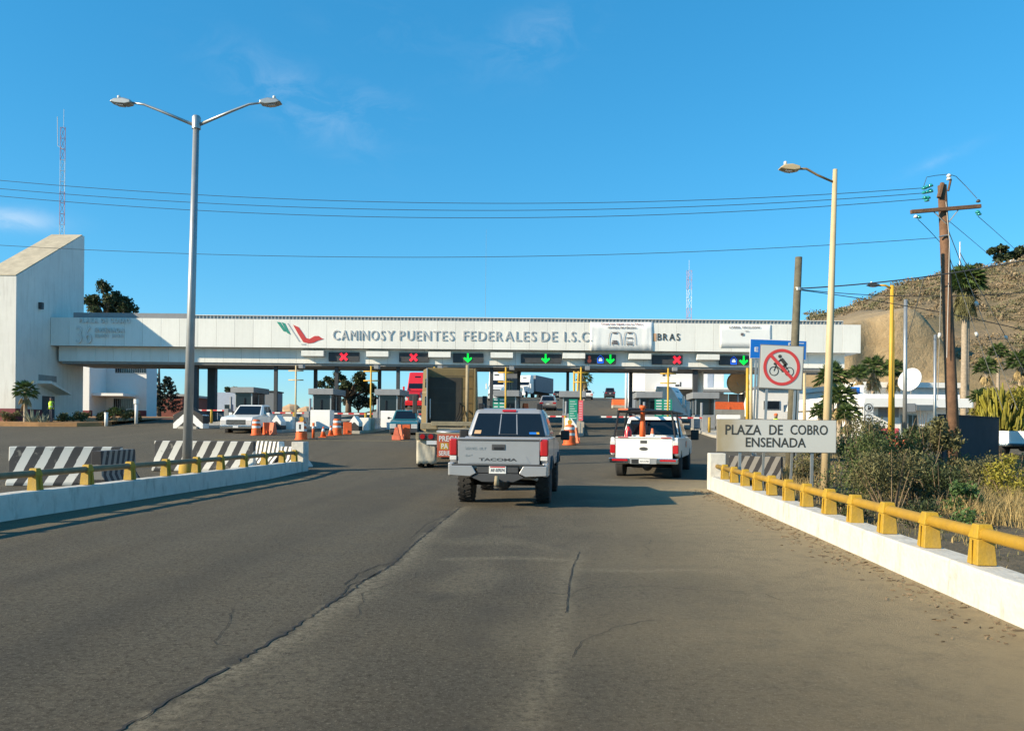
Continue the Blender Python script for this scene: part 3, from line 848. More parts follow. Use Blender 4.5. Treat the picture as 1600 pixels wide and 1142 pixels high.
def arc_icon(cx, kind):
    def q(a, b): p = P(cx + a, b, YC); return (p.x, -.085, p.z)
    MB().tube([q(-9.5, 539), (q(-9.2, 530)), q(-7.5, 521), q(-6, 519.3), q(6, 519.3), q(7.5, 521), q(9.2, 530), q(9.5, 539)], .017, 5).build('icon_outline', 'banner_ink', canopy)
    def rect(a, b, c, d, m='banner_ink'):
        p0, p1 = P(cx + a, d, YC), P(cx + b, c, YC); bx('icon_block', m, canopy, p0.x, p1.x, -.09, -.083, p0.z, p1.z)
    rect(-3, 3, 519.8, 521.6)
    if kind == 'car': rect(-5, 5, 534.5, 537.6); rect(-4, 4, 532, 533.6); rect(-5, -3.4, 538, 539.2); rect(3.4, 5, 538, 539.2)
    else: rect(-5, 5, 527.5, 528.8); rect(-5, -4.5, 529, 538); rect(4.5, 5, 529, 538); rect(-5, 5, 534.4, 535.2); rect(-5, 5, 537, 538.4); rect(-4, -2.6, 538.8, 540); rect(2.6, 4, 538.8, 540)
arc_icon(960.5, 'car'); arc_icon(983.5, 'bus')
B2 = banner(1125, 1205, 508, 543.5, .004)
on_banner('CARRIL', 1138.5, 1157, 509.8, 513.2, 'banner_ink'); on_banner('EXCLUSIVO', 1159.5, 1187.5, 509.9, 513.3, 'banner_ink')
p0, p1 = P(1157, 524.5, YC), P(1161.5, 520.5, YC); bx('icon_block', 'banner_ink', canopy, p0.x, p1.x, -.09, -.083, p0.z, p1.z)
on_banner('TAG', 1163, 1169, 516.8, 518.4, 'banner_ink')

# boxes and lane signals under the fascia
def px_box(name, m, px0, px1, pt, pb, y0, y1, parent=canopy, bevel=.0):
    mid = (px0 + px1) / 2
    return bx(name, m, parent, P(px0, pb, YC).x, P(px1, pb, YC).x, y0, y1, P(mid, pb, YC).z, P(mid, pt, YC).z, bevel)
for a in (470, 571.5, 669, 766.5, 879.5, 983, 1090):
    px_box('light_box', 'panel_white', a, a + 35, 547.5 + (a - 470) * .0094, 556 + (a - 470) * .0094, .10, SET - .01, bevel=.01)
def cross(t, cx, cz, r, y, m):
    b = MB()
    for s in (-1, 1):
        mx = Matrix.Translation((cx, y, cz)) @ Matrix.Rotation(R(45 * s), 4, 'Y')
        b.box(-r, r, -.012 - .002 * s, .012 + .002 * s, -r * .26, r * .26, mx)
    o = b.build('red_cross', m, t)
def arrow(t, cx, cz, r, y, m):
    MB().prism([(cx - .2 * r, cz + r), (cx + .2 * r, cz + r), (cx + .2 * r, cz - .2 * r), (cx + .75 * r, cz + .15 * r), (cx + .88 * r, cz - .18 * r), (cx, cz - r), (cx - .88 * r, cz - .18 * r), (cx - .75 * r, cz + .15 * r), (cx - .2 * r, cz - .2 * r)], 1, y - .012, y + .012).build('green_arrow', m, t)
SIG = [(511, 559, 535, 'x', 'lit red cross signal nearest the red bird emblem', 0), (622, 669, 645, 'x', 'lit red cross signal below the word PUENTES', 0), (707, 755, 730.5, 'a', 'lit green arrow signal above the olive truck tractor', 0),
       (814, 878, 853, 'a', 'lit green arrow signal in the widest dark display', 0), (915, 964, 955, 'a', 'display with amber figure, blue car symbol and green arrow', 2), (1021, 1069, 1060, 'x', 'red cross signal at the right end of its display below the word BRAS', 0), (1127, 1174, 1165, 'a', 'display with blue car symbol and green arrow half behind the blue road sign', 1)]
for a, b, c, k, lab, extra in SIG:
    py0 = 549.3 + (a - 511) * .009; py1 = py0 + 14.4
    z0, z1 = P((a + b) / 2, py1, YC).z, P((a + b) / 2, py0, YC).z
    xa, xb = P(a, py0, YC).x, P(b, py0, YC).x
    t = thing('lane_signal', lab, 'traffic signal', (xa, YC + SET - .22, z0), 0, 'lane signals under the canopy')
    w, h = xb - xa, z1 - z0
    bx('housing', 'charcoal', t, 0, w, 0, .215, 0, h, .01)
    bx('display', 'led_panel', t, .03, w - .03, -.004, .0, .03, h - .03) if 'led_panel' in MATS else None
    cx = P(c, py0, YC).x - xa
    (cross if k == 'x' else arrow)(t, cx, h / 2, h * .52 if k == 'x' else h * .52, -.03, 'led_red' if k == 'x' else 'led_green')
    if extra:
        ex = P(c - 15.5, py0, YC).x - xa
        MB().tube([(ex - .22, -.02, h * .2), (ex - .22, -.02, h * .62), (ex, -.02, h * .92), (ex + .22, -.02, h * .62), (ex + .22, -.02, h * .2)], .022, 5).build('blue_outline', 'led_blue', t)
        bx('blue_bar', 'led_blue', t, ex - .24, ex + .24, -.03, -.01, .04, h * .18)
        bx('car_symbol', 'led_white', t, ex - .14, ex + .14, -.03, -.01, h * .28, h * .48); bx('car_symbol', 'led_white', t, ex - .1, ex + .1, -.03, -.01, h * .52, h * .62)
    if extra == 2:
        ex = P(c - 33, py0, YC).x - xa
        MB().lathe([(.11, -.02), (.11, 0)], 'y', (ex, -.012, h * .7), 10).build('amber_figure', 'led_amber', t)
        MB().lathe([(.17, -.02), (.17, 0)], 'y', (ex, -.012, h * .30), 10).build('amber_figure', 'led_amber', t)

# columns, front and rear rows (parts of the canopy), standing on the islands
def col(px, yy, w, m='charcoal', round_=False):
    x = P(px, 600, yy).x; zb = gz(x, yy) - .3
    if round_: o = MB().tube([(x, yy - YC, zb), (x, yy - YC, Z_LOW + .3)], w / 2, 16).build('column', m, canopy, True)
    else: o = bx('column', m, canopy, x - w / 2, x + w / 2, yy - YC - w / 2, yy - YC + w / 2, zb, Z_LOW + .3, .01)
for px, yy, w in ((305, 63.6, .45), (332, 66.6, .62), (431, 63.4, .26), (493, 66.6, .27), (526, 63.4, .27), (593, 66.6, .27), (622, 63.4, .27), (708, 66.6, .27), (810.5, 66.6, .27), (768, 63.4, .27), (887, 66.6, .24), (908, 63.4, .30), (985.5, 66.6, .27), (1086, 63.4, .36)): col(px, yy, w)
col(1094, 66.0, .55, 'white_paint', True)
for px in (262, 361, 459, 560, 661, 756, 841, 941, 1160):
    p = P(px, 578 + (px - 800) * .0094, YC + 3.5)
    bx('floodlight', 'charcoal', canopy, p.x - .35, p.x + .35, 3.3, 3.8, p.z - .02, Z_LOW + .03)
# whip antenna on the roof
wp = P(758.5, 494, YC + 3)
t = thing('whip_antenna', 'thin whip antenna standing on the canopy roof', 'antenna', (wp.x, YC + 3, z1r + .05))
bx('base', 'charcoal', t, -.16, .16, -.1, .1, 0, .2); MB().tube([(0, 0, .2), (0, 0, 4), (0, 0, P(758, 349, YC + 3).z - wp.z)], [.014, .010, .006], 5).build('rod', 'grey_metal', t)

# ================================================================ the slab tower at the left end
TY0, TY1 = 57.7, 66.8
TXR = CX0 - .02; TXL = TXR - 2.55
tz0 = P(24, 431, TY0).z; tz1 = P(128, 369.5, TY1).z
tb = gz(TXR, TY0) - .4
tower = thing('slab_tower', 'tall white slab tower with sloping top at the left end of the canopy', 'tower', (TXL, TY0, 0))
W_, D_ = TXR - TXL, TY1 - TY0
MB().prism([(0, tb), (D_, tb), (D_, tz1), (D_ - .3, tz1), (0, tz0)], 0, 0, W_).build('wall', 'tower_stucco', tower)
sl = (tz1 - tz0) / (D_ - .3)
MB().prism([(-.04, tz0 + .012), (D_ - .3, tz1 + .012), (D_ - .3, tz1 + .07), (-.04, tz0 + .07)], 0, -.03, W_ - .02).build('sloping_top', 'tower_roof', tower)
bz = gz(TXR, TY0)
bx('skirting', 'maroon', tower, -.03, W_ + .03, -.03, D_ * .5, tb, bz + 1.15)
d0 = (P(66, 620, TY0 + 2).x, 0)
bx('door', 'charcoal', tower, W_ + .002, W_ + .05, 3.3, 4.9, bz - .2, bz + 2.2)
MB().prism([(2.6, bz + 3.1), (5.4, bz + 2.35), (5.4, bz + 2.5), (2.6, bz + 3.3)], 0, W_, W_ + 1.1).build('awning', 'white_paint', tower)
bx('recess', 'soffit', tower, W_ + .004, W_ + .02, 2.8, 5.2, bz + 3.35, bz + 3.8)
q = P(96, 478, 60.5); bx('lamp', 'charcoal', tower, W_, W_ + .25, 2.7, 3.0, q.z - .25, q.z + .25)
bx('stain', 'rubber', tower, W_ * .5, W_ * .5 + .08, -.012, -.004, P(15, 462, TY0).z, P(15, 456, TY0).z)

# lattice masts
def lattice(label, base, h, w, bands, name='lattice_mast'):
    t = thing(name, label, 'antenna mast', base)
    n = max(6, int(h / (w * 2.2)))
    seg = n // bands
    pts = [(w * .58 * math.cos(a), w * .58 * math.sin(a)) for a in (R(90), R(210), R(330))]
    for k in range(bands):
        b = MB(); z0 = h * k / bands; z1 = h * (k + 1) / bands
        m_ = max(2, seg)
        for i in range(3):
            b.tube([(*pts[i], z0), (*pts[i], z1)], .024, 4)
            q = pts[(i + 1) % 3]
            for j in range(m_):
                za, zb = z0 + (z1 - z0) * j / m_, z0 + (z1 - z0) * (j + 1) / m_
                b.tube([(*pts[i], za), (*q, zb)], .018, 3); b.tube([(*pts[i], zb), (*q, zb)], .018, 3)
        b.build('mast_section', 'mast_white' if k % 2 else 'mast_red', t)
    MB().tube([(0, 0, h), (0, 0, h + 1.6)], .02, 4).build('tip', 'mast_white', t)
    return t
mb_ = P(97, 372, TY1 - .6)
lm = lattice('red and white lattice mast rising behind the slab tower', (P(98, 372, 69).x, 69, gz(-40, 69)), P(98, 200, 69).z - gz(-40, 69), .42, 9)
MB().tube([(-.55, 0, 26), (-.5, 0, 23.5), (0, 0, 23.2)], .03, 4).build('side_antenna', 'mast_white', lm)
lattice('distant red and white lattice mast above the canopy roof at right', (P(1076, 500, 120).x, 120, gz(26, 120) - .2), P(1076, 421, 120).z - gz(26, 120), .75, 7)

# ================================================================ toll islands
mat('led_panel', (.03, .035, .04), .25, var=.3)
def chevron_nose(t, x, y, w, h, z=0.0):
    b = MB(); b.prism([(-w / 2, 0), (w / 2, 0), (w / 2, h * .62), (0, h), (-w / 2, h * .62)], 1, 0, .9)
    o = b.build('crash_nose', 'nose_chevron', t, bevel=.015); o.location = (x, y, z)
def island(px, py, label, ln=17.0, w=1.5, nose=True, wall=True, counter=True, booth=True, pole='pole_yellow', arm=True, boards=0, nw=.62, nh=1.1):
    p = G(px, py)
    t = thing('toll_island', label, 'toll island', (p.x, p.y, 0), RZ, 'toll islands under the canopy')
    def zz(y): q = p + RD * y; return gz(q.x, q.y)
    vs, fs = [], []
    n = 10
    for i in range(n + 1):
        y = ln * i / n; z = zz(y)
        ww = w * (.55 if i == 0 else 1)
        vs += [(-ww / 2, y, z - .2), (ww / 2, y, z - .2), (ww / 2, y, z + .17), (-ww / 2, y, z + .17)]
    for i in range(n):
        for c in range(4): fs.append((i * 4 + c, i * 4 + (c + 1) % 4, i * 4 + 4 + (c + 1) % 4, i * 4 + 4 + c))
    fs += [(3, 2, 1, 0), (n * 4, n * 4 + 1, n * 4 + 2, n * 4 + 3)]
    MB().add(vs, fs).build('kerb_slab', 'concrete', t, bevel=.02)
    zt = lambda y: zz(y) + .17
    if nose: chevron_nose(t, 0, .15, nw, nh, zz(.2) + .02)
    if wall:
        y = 2.0
        o = jersey_mesh('low_wall', 'jersey_fine', 3.4, .80, .5); o.parent = t; o.rotation_euler = (0, 0, R(90)); o.location = (.30, 3.6, zt(3.0) - .05)
        bx('white_end', 'white_paint', t, .0, .62, 1.35, 1.88, zt(1.6) - .05, zt(1.6) + .78, .03)
    if counter: bx('white_block', 'bldg_white', t, .35, 1.75, 5.6, 6.6, zt(6) - .18, zt(6) + 1.12, .02)
    if booth:
        b0, b1 = 9.2, 11.8; z = zt(10.2)
        bx('booth_base', 'booth_grey', t, -.72, .72, b0, b1, z, z + .95, .02)
        for sx in (-.70, .62):
            for sy in (b0, (b0 + b1) / 2, b1 - .08): bx('booth_post', 'galv', t, sx, sx + .08, sy, sy + .08, z + .95, z + 2.1)
        bx('booth_glass', 'dark_glass', t, -.66, .66, b0 + .04, b1 - .04, z + .96, z + 2.09)
        bx('booth_roof', 'booth_grey', t, -.95, .95, b0 - .3, b1 + .3, z + 2.1, z + 2.55, .03)
    if pole:
        z = zt(1.5); hp = 4.15
        MB().tube([(.55, 2.1, z - .1), (.55, 2.1, z + hp)], .06, 8).build('signal_pole', pole, t, True)
        for k, zz_ in enumerate((hp - .35, hp - .95)):
            MB().tube([(.05, 2.1, z + zz_), (1.05, 2.1, z + zz_)], .045, 6).build('crossarm', pole, t, True)
        bx('camera_box', 'booth_grey', t, .80, 1.10, 1.85, 2.3, z + hp - .2, z + hp + .05, .02)
        bx('pole_base', 'concrete', t, .32, .78, 1.9, 2.34, z - .02, z + .7, .02)
    if arm:
        z = zt(6.0)
        bx('arm_cabinet', 'booth_grey', t, -.55, -.2, 6.9, 7.3, z, z + 1.05, .02)
        o = MB().box(0, 3.0, -.03, .03, -.05, .05).build('barrier_arm', 'arm_stripe', t); o.location = (-3.5, 7.0, z + .92)
    for k in range(3):
        yy = (4.6, 7.9, 12.4)[k]
        MB().tube([(-.45, yy, zt(yy)), (-.45, yy, zt(yy) + (1.0, 1.9, 1.7)[k])], .09, 10).build('bollard', 'booth_grey' if k else 'post_yellow', t, True)
    if boards:
        z = zt(1.0)
        bx('board_cabinet', 'bldg_white', t, -.42, .30, .9, 1.3, z, z + .95, .02)
        bx('tariff_board', 'sign_green', t, -.18, .34, .78, .84, z + .85, z + 2.1)
        for r_ in range(8): bx('board_line', 'plate_white', t, -.13, .28 - .08 * (r_ % 3), .772, .778, z + .93 + r_ * .145, z + .96 + r_ * .145)
        bx('pink_board', 'sign_pink', t, .40, .68, .82, .88, z + .8, z + 2.05)
        for r_ in range(7): bx('board_line', 'plate_white', t, .44, .62, .812, .818, z + .95 + r_ * .15, z + .975 + r_ * .15)
        for x_ in (-.1, .26, .54): bx('board_leg', 'galv', t, x_ - .02, x_ + .02, .89, .93, z, z + 2.0)
    return t
island(292, 670, 'left island with wide chevron nose behind the tall lamp post', nw=2.1, nh=1.45, w=2.4, wall=False, counter=False, pole=None)
island(430, 676, 'island whose nose stands between the white pickup and the cones', pole='pole_cream')
island(552, 677.5, 'island with an orange yellow pole in front of the round tree')
island(655, 678, 'island hidden behind the olive truck tractor', wall=False)
island(771, 680, 'island behind the silver pickup cab with a yellow pole', wall=False, counter=False)
island(893, 683, 'island with tall green and pink tariff boards', boards=1, wall=False, counter=False)
island(1035, 684, 'island behind the white work pickup', pole='pole_yellow', wall=False, counter=False, nose=False)
island(1140, 686, 'rightmost island beside the plaza name sign', pole=None, wall=False, nose=False)
def board_on_legs(label, px0, px1, pt, pb, y, rows):
    a, b = P(px0, pb, y), P(px1, pt, y); z = gz(a.x, y)
    t = thing('tariff_sign', label, 'sign', (a.x, y, z))
    w = b.x - a.x
    bx('panel', 'sign_green', t, 0, w, 0, .05, a.z - z, b.z - z)
    for s in (.15, .85): bx('leg', 'galv', t, w * s - .03, w * s + .03, .052, .11, 0, b.z - z)
    for r_ in range(rows):
        zz = a.z - z + (b.z - a.z) * (r_ + .5) / rows
        for c in range(2): bx('text_line', 'plate_white', t, w * (.08 + .46 * c), w * (.40 + .5 * c), -.006, -.001, zz - .04, zz + .04)
board_on_legs('green tariff sign behind the rack of the white work pickup', 1023, 1050, 624, 654, 56, 7)
board_on_legs('small white and green tariff sign just above the silver pickup roof', 770, 790, 622, 638, 54, 3)

# ================================================================ vehicles
def arch(yc, ra, zc_, zl, n=10):
    a0 = math.asin(max(-1, min(1, (zl - zc_) / ra)))
    return [(yc - ra * math.cos(a0 + (math.pi - 2 * a0) * k / n), zc_ + ra * math.sin(a0 + (math.pi - 2 * a0) * k / n)) for k in range(n + 1)]
def quad_pt(q, u, v): return (q[0].lerp(q[1], u)).lerp(q[3].lerp(q[2], u), v)
def pane(name, m, parent, q, u0, u1, v0, v1, off=.006, th=.006, bevel=0.0):
    """a thin plate lying on the quad q (corners: bottom left, bottom right, top right, top left seen from outside)"""
    q = [Vector(c) for c in q]
    nrm = (q[1] - q[0]).cross(q[3] - q[0]).normalized()
    c = [quad_pt(q, u, v) for u, v in ((u0, v0), (u1, v0), (u1, v1), (u0, v1))]
    b = MB(); b.frus([p + nrm * (off - th) for p in c], [p + nrm * off for p in c])
    return b.build(name, m, parent, bevel=bevel)
def wheel(parent, x, y, r, w, rim='grey_metal', lug=0, z=None):
    z = r if z is None else z
    b = MB(); h = w / 2
    b.lathe([(r * .60, -h), (r * .78, -h - .01), (r * .93, -h + .01), (r, -h + .045), (r * 1.005, 0), (r, h - .045), (r * .93, h - .01), (r * .78, h + .01), (r * .60, h)], 'x', (x, y, z), 28)
    if lug:
        for k in range(lug):
            a = 2 * math.pi * k / lug
            for s in (-1, 1):
                aa = a + (.5 * math.pi / lug if s > 0 else 0) * 2
                mx = Matrix.Translation((x, y, z)) @ Matrix.Rotation(aa, 4, 'X') @ Matrix.Rotation(.35 * s, 4, 'Z')
                b.box(.02 * s if s > 0 else -h * .98, h * .98 if s > 0 else -.02, -.035, .035, r * .965, r * 1.03, mx)
    t = b.build('tyre', 'rubber', parent, 'edge')
    q = MB(); q.lathe([(r * .60, -h * .55), (r * .60, h * .55)], 'x', (x, y, z), 20)
    rimo = q.build('rim', rim, t, 'edge')
    MB().lathe([(r * .24, -h * .62), (r * .24, h * .62)], 'x', (x, y, z), 12).build('hub', 'charcoal', t, 'edge')
    return t

def pickup(name, label, loc, rz, paint, L=5.4, W=1.88, zr=1.30, zf=None, zroof=1.93, zlow=.62, r=.40, rw=1.25, fw=4.45, yc=1.72, roof0=.26, windy=3.55, roof1=.72, flare=None, ra=None, tw=.27, lug=0, glass='dark_glass', cat='pickup', group=None, rim='grey_metal'):
    t = thing(name, label, cat, loc, rz, group)
    ra = ra or r + .085
    zh = zf or zr - .06
    hw = W / 2
    # bed sides
    poly = [(.10, zlow + .10)] + arch(rw, ra, r, zlow) + [(yc - .015, zlow), (yc - .015, zr), (.05, zr), (.03, zr - .35)]
    for s in (-1, 1):
        a, b = (hw - .13, hw) if s > 0 else (-hw, -hw + .13)
        MB().prism(poly, 0, a, b).build('bed_side', paint, t, bevel=.04, seg=4)
    bx('bed_floor', 'charcoal', t, -hw + .132, hw - .132, .08, yc - .03, zlow + .18, zlow + .36)
    bx('bed_front_wall', paint, t, -hw + .133, hw - .133, yc - .09, yc - .02, zlow + .2, zr - .03)
    # cab and bonnet
    poly = [(yc, zlow)] + arch(fw, ra, r, zlow) + [(L - .12, zlow + .04), (L, zlow + .22), (L - .01, zh - .20), (L - .16, zh - .05), (windy + .1, zh + .06), (windy, zr + .02), (yc, zr + .02)]
    MB().prism(poly, 0, -hw + .005, hw - .005).build('cab_body', paint, t, bevel=.045, seg=3)
    gb, gt = hw - .035, hw - .215
    bot = [Vector((-gb, yc + .015, zr)), Vector((gb, yc + .015, zr)), Vector((gb, windy + .12, zr + .02)), Vector((-gb, windy + .12, zr + .02))]
    top = [Vector((-gt, yc + roof0, zroof)), Vector((gt, yc + roof0, zroof)), Vector((gt, windy - roof1, zroof + .01)), Vector((-gt, windy - roof1, zroof + .01))]
    MB().frus(bot, top).build('cab_roof', paint, t, bevel=.11, seg=4)
    rear = [bot[0], bot[1], top[1], top[0]]; front = [bot[2], bot[3], top[3], top[2]]
    right = [bot[1], bot[2], top[2], top[1]]; left = [bot[3], bot[0], top[0], top[3]]
    pane('windscreen', glass, t, front, .07, .93, .10, .90)
    for q, nm in ((right, 1), (left, -1)):
        us = ((.10, .40), (.44, .82)) if nm > 0 else ((.18, .56), (.60, .90))
        for u0, u1 in us: pane('side_window', glass, t, q, u0, u1, .12, .84)
    if flare:
        for s in (-1, 1):
            for c in (rw, fw):
                out = arch(c, ra + .055, r, zlow); inn = arch(c, ra - .01, r, zlow)[::-1]
                a, b = (hw - .06, hw + .045) if s > 0 else (-hw - .045, -hw + .06)
                MB().prism(out + inn, 0, a, b).build('fender_flare', flare, t, bevel=.015)
    for x in (-1, 1):
        for y in (rw, fw): wheel(t, x * (hw - tw / 2 - .005), y, r, tw, rim, lug)
    bx('chassis', 'black', t, -.42, .42, .15, L - .3, zlow - .14, zlow + .1)
    MB().tube([(-hw + .3, rw, r), (-.16, rw, r), (.16, rw, r), (hw - .3, rw, r)], .06, 8).build('rear_axle', 'black', t, True)
    MB().lathe([(.05, -.16), (.15, -.10), (.17, 0), (.15, .10), (.05, .16)], 'y', (-.05, rw, r), 12).build('differential', 'charcoal', t, True)
    bx('front_axle_beam', 'black', t, -hw + .3, hw - .3, fw - .08, fw + .08, r - .06, r + .12)
    return t, dict(rear=rear, front=front, right=right, left=left, hw=hw, L=L, zr=zr, zlow=zlow, zroof=zroof, yc=yc, windy=windy, zh=zh)
def mirror(t, x, y, z, s, w=.2, h=.22, d=.12):
    MB().tube([(x, y, z), (x + s * .14, y + .02, z + .01)], .03, 6).build('mirror_arm', 'black', t)
    bx('door_mirror', 'black', t, min(x + s * .12, x + s * (.12 + w)), max(x + s * .12, x + s * (.12 + w)), y - d / 2, y + d / 2, z - h * .4, z + h * .6, .03)

# ---- silver lifted pickup in the middle of the road
p = P(779, 700, 15.05)
t, q = pickup('pickup_truck', 'silver lifted pickup with tinted rear window, stopped in the middle of the road', (p.x, 15.05, 0), -R(5.6), 'silver_paint', L=5.4, W=1.86, zr=1.31, zroof=1.93, zlow=.70, r=.405, rw=1.28, fw=4.50, yc=1.72, flare='charcoal', tw=.285, lug=22, ra=.50)
hw = q['hw']
gx = hw - .155
tg = MB(); tg.prism([(0, .74), (.075, .74), (.075, 1.29), (-.035, 1.325), (-.05, 1.295), (0, 1.265)], 0, -gx, gx)
gate = tg.build('tailgate', 'silver_paint', t, bevel=.012)
MB().prism([(-.60, .845), (.60, .845), (.52, .975), (.36, 1.0), (-.36, 1.0), (-.52, .975)], 1, -.006, .004).build('tailgate_emboss', 'silver_paint', gate)
lettering('TACOMA', 'charcoal', gate, -.37, .35, .885, .94, -.008, .003, .03)
bx('handle_bezel', 'charcoal', gate, -.13, .13, -.012, .01, 1.09, 1.20, .02); bx('handle', 'black', gate, -.09, .09, -.022, -.006, 1.105, 1.15, .01)
for s_, x0, x1, z0, z1 in (('SERVIS. BLT', -.64, -.24, 1.095, 1.145), ('4x4', -.645, -.50, .965, 1.01)): lettering(s_, 'grey_metal', gate, x0, x1, z0, z1, -.004, .003, .015)
for s in (-1, 1):
    a, b = sorted((s * (hw - .145), s * (hw + .006)))
    o = bx('tail_light', 'red_lens', t, a, b, -.015, .17, .98, 1.30, .03); bx('reverse_lens', 'clear_lens', o, a + .01, b - .01, -.022, -.002, .90, .978, .01)
for k_ in (-1, 1):
    pr_ = [(k_ * (hw - .02), .62), (k_ * .52, .60), (k_ * .40, .66), (k_ * .48, .80), (k_ * (hw - .01), .80)]
    MB().prism(pr_, 1, -.16, .06).build('rear_bumper', 'silver_paint', t, bevel=.012)
MB().prism([(-.50, .585), (-.30, .50), (.30, .50), (.50, .585), (.385, .655), (-.385, .655)], 1, -.13, .05).build('bumper_valance', 'charcoal', t, bevel=.008)
bx('bumper_step', 'charcoal', t, -.385, .385, -.12, .05, .665, .80, .01)
bx('bumper_pad', 'charcoal', t, -hw + .06, hw - .06, -.15, .05, .801, .83, .008)
for s in (-1, 1): bx('bumper_corner', 'silver_paint', t, min(s * (hw - .10), s * (hw + .015)), max(s * (hw - .10), s * (hw + .015)), -.10, .34, .60, .86, .03)
pl = bx('number_plate', 'plate_white', t, -.16, .16, -.135, -.12, .655, .80, .006); lettering('AF-07074', 'sign_ink', pl, -.13, .13, .69, .75, -.138, .002)
bx('plate_band', 'red_lens', pl, -.14, .14, -.138, -.1355, .77, .79)
MB().tube([(0, -.10, .52), (0, -.28, .52)], .045, 6).build('hitch_receiver', 'black', t); MB().tube([(.0, -.27, .45), (0, -.27, .62)], [.05, .035], 8).build('hitch_ball', 'olive_dust', t, True)
MB().lathe([(.0, -.12), (.33, -.1), (.36, 0), (.33, .1), (0, .12)], 'z', (0, .75, .58), 18).build('spare_tyre', 'rubber', t, True)
MB().tube([(.35, .3, .56), (.62, .25, .56), (.72, .05, .55)], .035, 8).build('exhaust_pipe', 'grey_metal', t, True)
rq = q['rear']
pane('rear_window', 'dark_glass', t, rq, .06, .94, .05, .82, bevel=.004)
for u in (.385, .60): pane('window_bar', 'silver_paint', t, rq, u, u + .012, .10, .79, .010)
pane('window_bar', 'charcoal', t, rq, .39, .605, .10, .115, .011)
pane('window_sticker', 'dish_tan', t, rq, .085, .165, .12, .24, .010)
pane('window_sticker', 'sign_blue', t, rq, .755, .84, .115, .185, .010); pane('window_sticker', 'pole_yellow', t, rq, .842, .875, .115, .185, .010)
pane('brake_light', 'red_lens', t, rq, .40, .60, .87, .94, .02)
for s in (-1, 1):
    x = s * (hw - .30)
    MB().tube([(x, q['yc'] + .35, q['zroof'] - .02), (x, q['yc'] + .42, q['zroof'] + .08), (x, q['windy'] - 1.1, q['zroof'] + .08), (x, q['windy'] - .95, q['zroof'] + .0)], .032, 8).build('roof_rail', 'black', t, True)
    bx('rail_foot', 'black', t, x - .06, x + .06, q['yc'] + .30, q['yc'] + .55, q['zroof'] - .03, q['zroof'] + .105, .02)
    mirror(t, s * hw, q['windy'] - .45, 1.34, s)
MB().tube([(.0, q['yc'] + .5, 1.93), (0, q['yc'] + .45, 2.02)], [.03, .012], 6).build('roof_antenna', 'black', t)
for u in (.25, .45): pane('door_seam', 'charcoal', t, [Vector((hw, q['yc'], .70)), Vector((hw, q['windy'], .70)), Vector((hw, q['windy'], 1.32)), Vector((hw, q['yc'], 1.32))], u, u + .006, .05, .98, .003, .002)

# ---- white work pickup with a pipe rack
p = P(1006, 700, 23.9)
t, q = pickup('pickup_truck', 'white work pickup with black overhead pipe rack, right of the silver one', (p.x, 23.9, gz(p.x, 23.9) - .02), -R(16.5), 'truck_white', L=5.9, W=2.02, zr=1.28, zroof=1.94, zlow=.64, r=.39, rw=1.30, fw=4.85, yc=2.1, windy=4.0, roof0=.20, tw=.27)
hw = q['hw']; gx = hw - .165
gate = MB(); gate.prism([(0, .66), (.07, .66), (.07, 1.27), (-.03, 1.30), (-.04, 1.27), (0, 1.24)], 0, -gx, gx); gate = gate.build('tailgate', 'truck_white', t, bevel=.012)
bx('handle_bezel', 'charcoal', gate, -.11, .09, -.012, .01, 1.10, 1.19, .01)
MB().lathe([(.125, -.012), (.125, .004)], 'y', (0, 0, 0), 20).build('oval_badge', 'charcoal', gate).location = (-.01, 0, .94)
bpy.context.view_layer.update()
ob = gate.children[-1]; ob.scale = (1, 1, .42)
for x in (-.62, .66): bx('reflector_strip', 'red_lens', gate, x - .15, x + .15, -.046, -.041, 1.262, 1.29)
for s in (-1, 1):
    a, b = sorted((s * (hw - .155), s * (hw + .006)))
    o = bx('tail_light', 'red_lens', t, a, b, -.01, .13, .80, 1.05, .02); bx('reverse_lens', 'clear_lens', o, a + .004, b - .004, -.012, .12, 1.052, 1.15, .015)
    a, b = sorted((s * .40, s * (hw + .01)))
    o = bx('rear_bumper', 'chrome', t, a, b, -.20, .04, .50, .66, .02); bx('bumper_reflector', 'red_lens', o, a + .1, b - .06, -.205, -.199, .575, .635)
bx('bumper_centre', 'grey_metal', t, -.398, .398, -.18, .04, .49, .655, .01)
pl = bx('number_plate', 'plate_white', t, -.12, .20, -.195, -.182, .51, .64); lettering('AN-5781', 'sign_ink', pl, -.09, .17, .545, .60, -.198, .002)
bx('plate_holder', 'black', t, -.34, -.125, -.192, -.182, .51, .63)
pane('rear_window', 'dark_glass', t, q['rear'], .07, .93, .10, .84, bevel=.004)
MB().tube([(-.5, .25, .50), (-.72, .05, .50), (-.82, -.02, .49)], .035, 8).build('exhaust_pipe', 'grey_metal', t, True)
for s in (-1, 1): mirror(t, s * hw, q['windy'] - .45, 1.32, s, .26, .34)
bx('door_sticker', 'orange_faded', t, hw + .001, hw + .006, 2.9, 3.2, .95, 1.15)
rk = 'black'
zt_ = 2.06
for s in (-1, 1):
    MB().tube([(s * (hw - .10), .10, 1.27), (s * (hw - .22), .18, zt_)], .032, 6).build('rack_post', rk, t)
    MB().tube([(s * (hw - .10), 1.9, 1.27), (s * (hw - .22), 1.85, zt_)], .032, 6).build('rack_post', rk, t)
    MB().tube([(s * (hw - .22), .05, zt_), (s * (hw - .22), 4.3, zt_ + .02)], .035, 6).build('rack_rail', rk, t)
for y in (.15, 1.85, 3.6): MB().tube([(-hw + .22, y, zt_), (hw - .22, y, zt_)], .035, 6).build('rack_crossbar', rk, t)
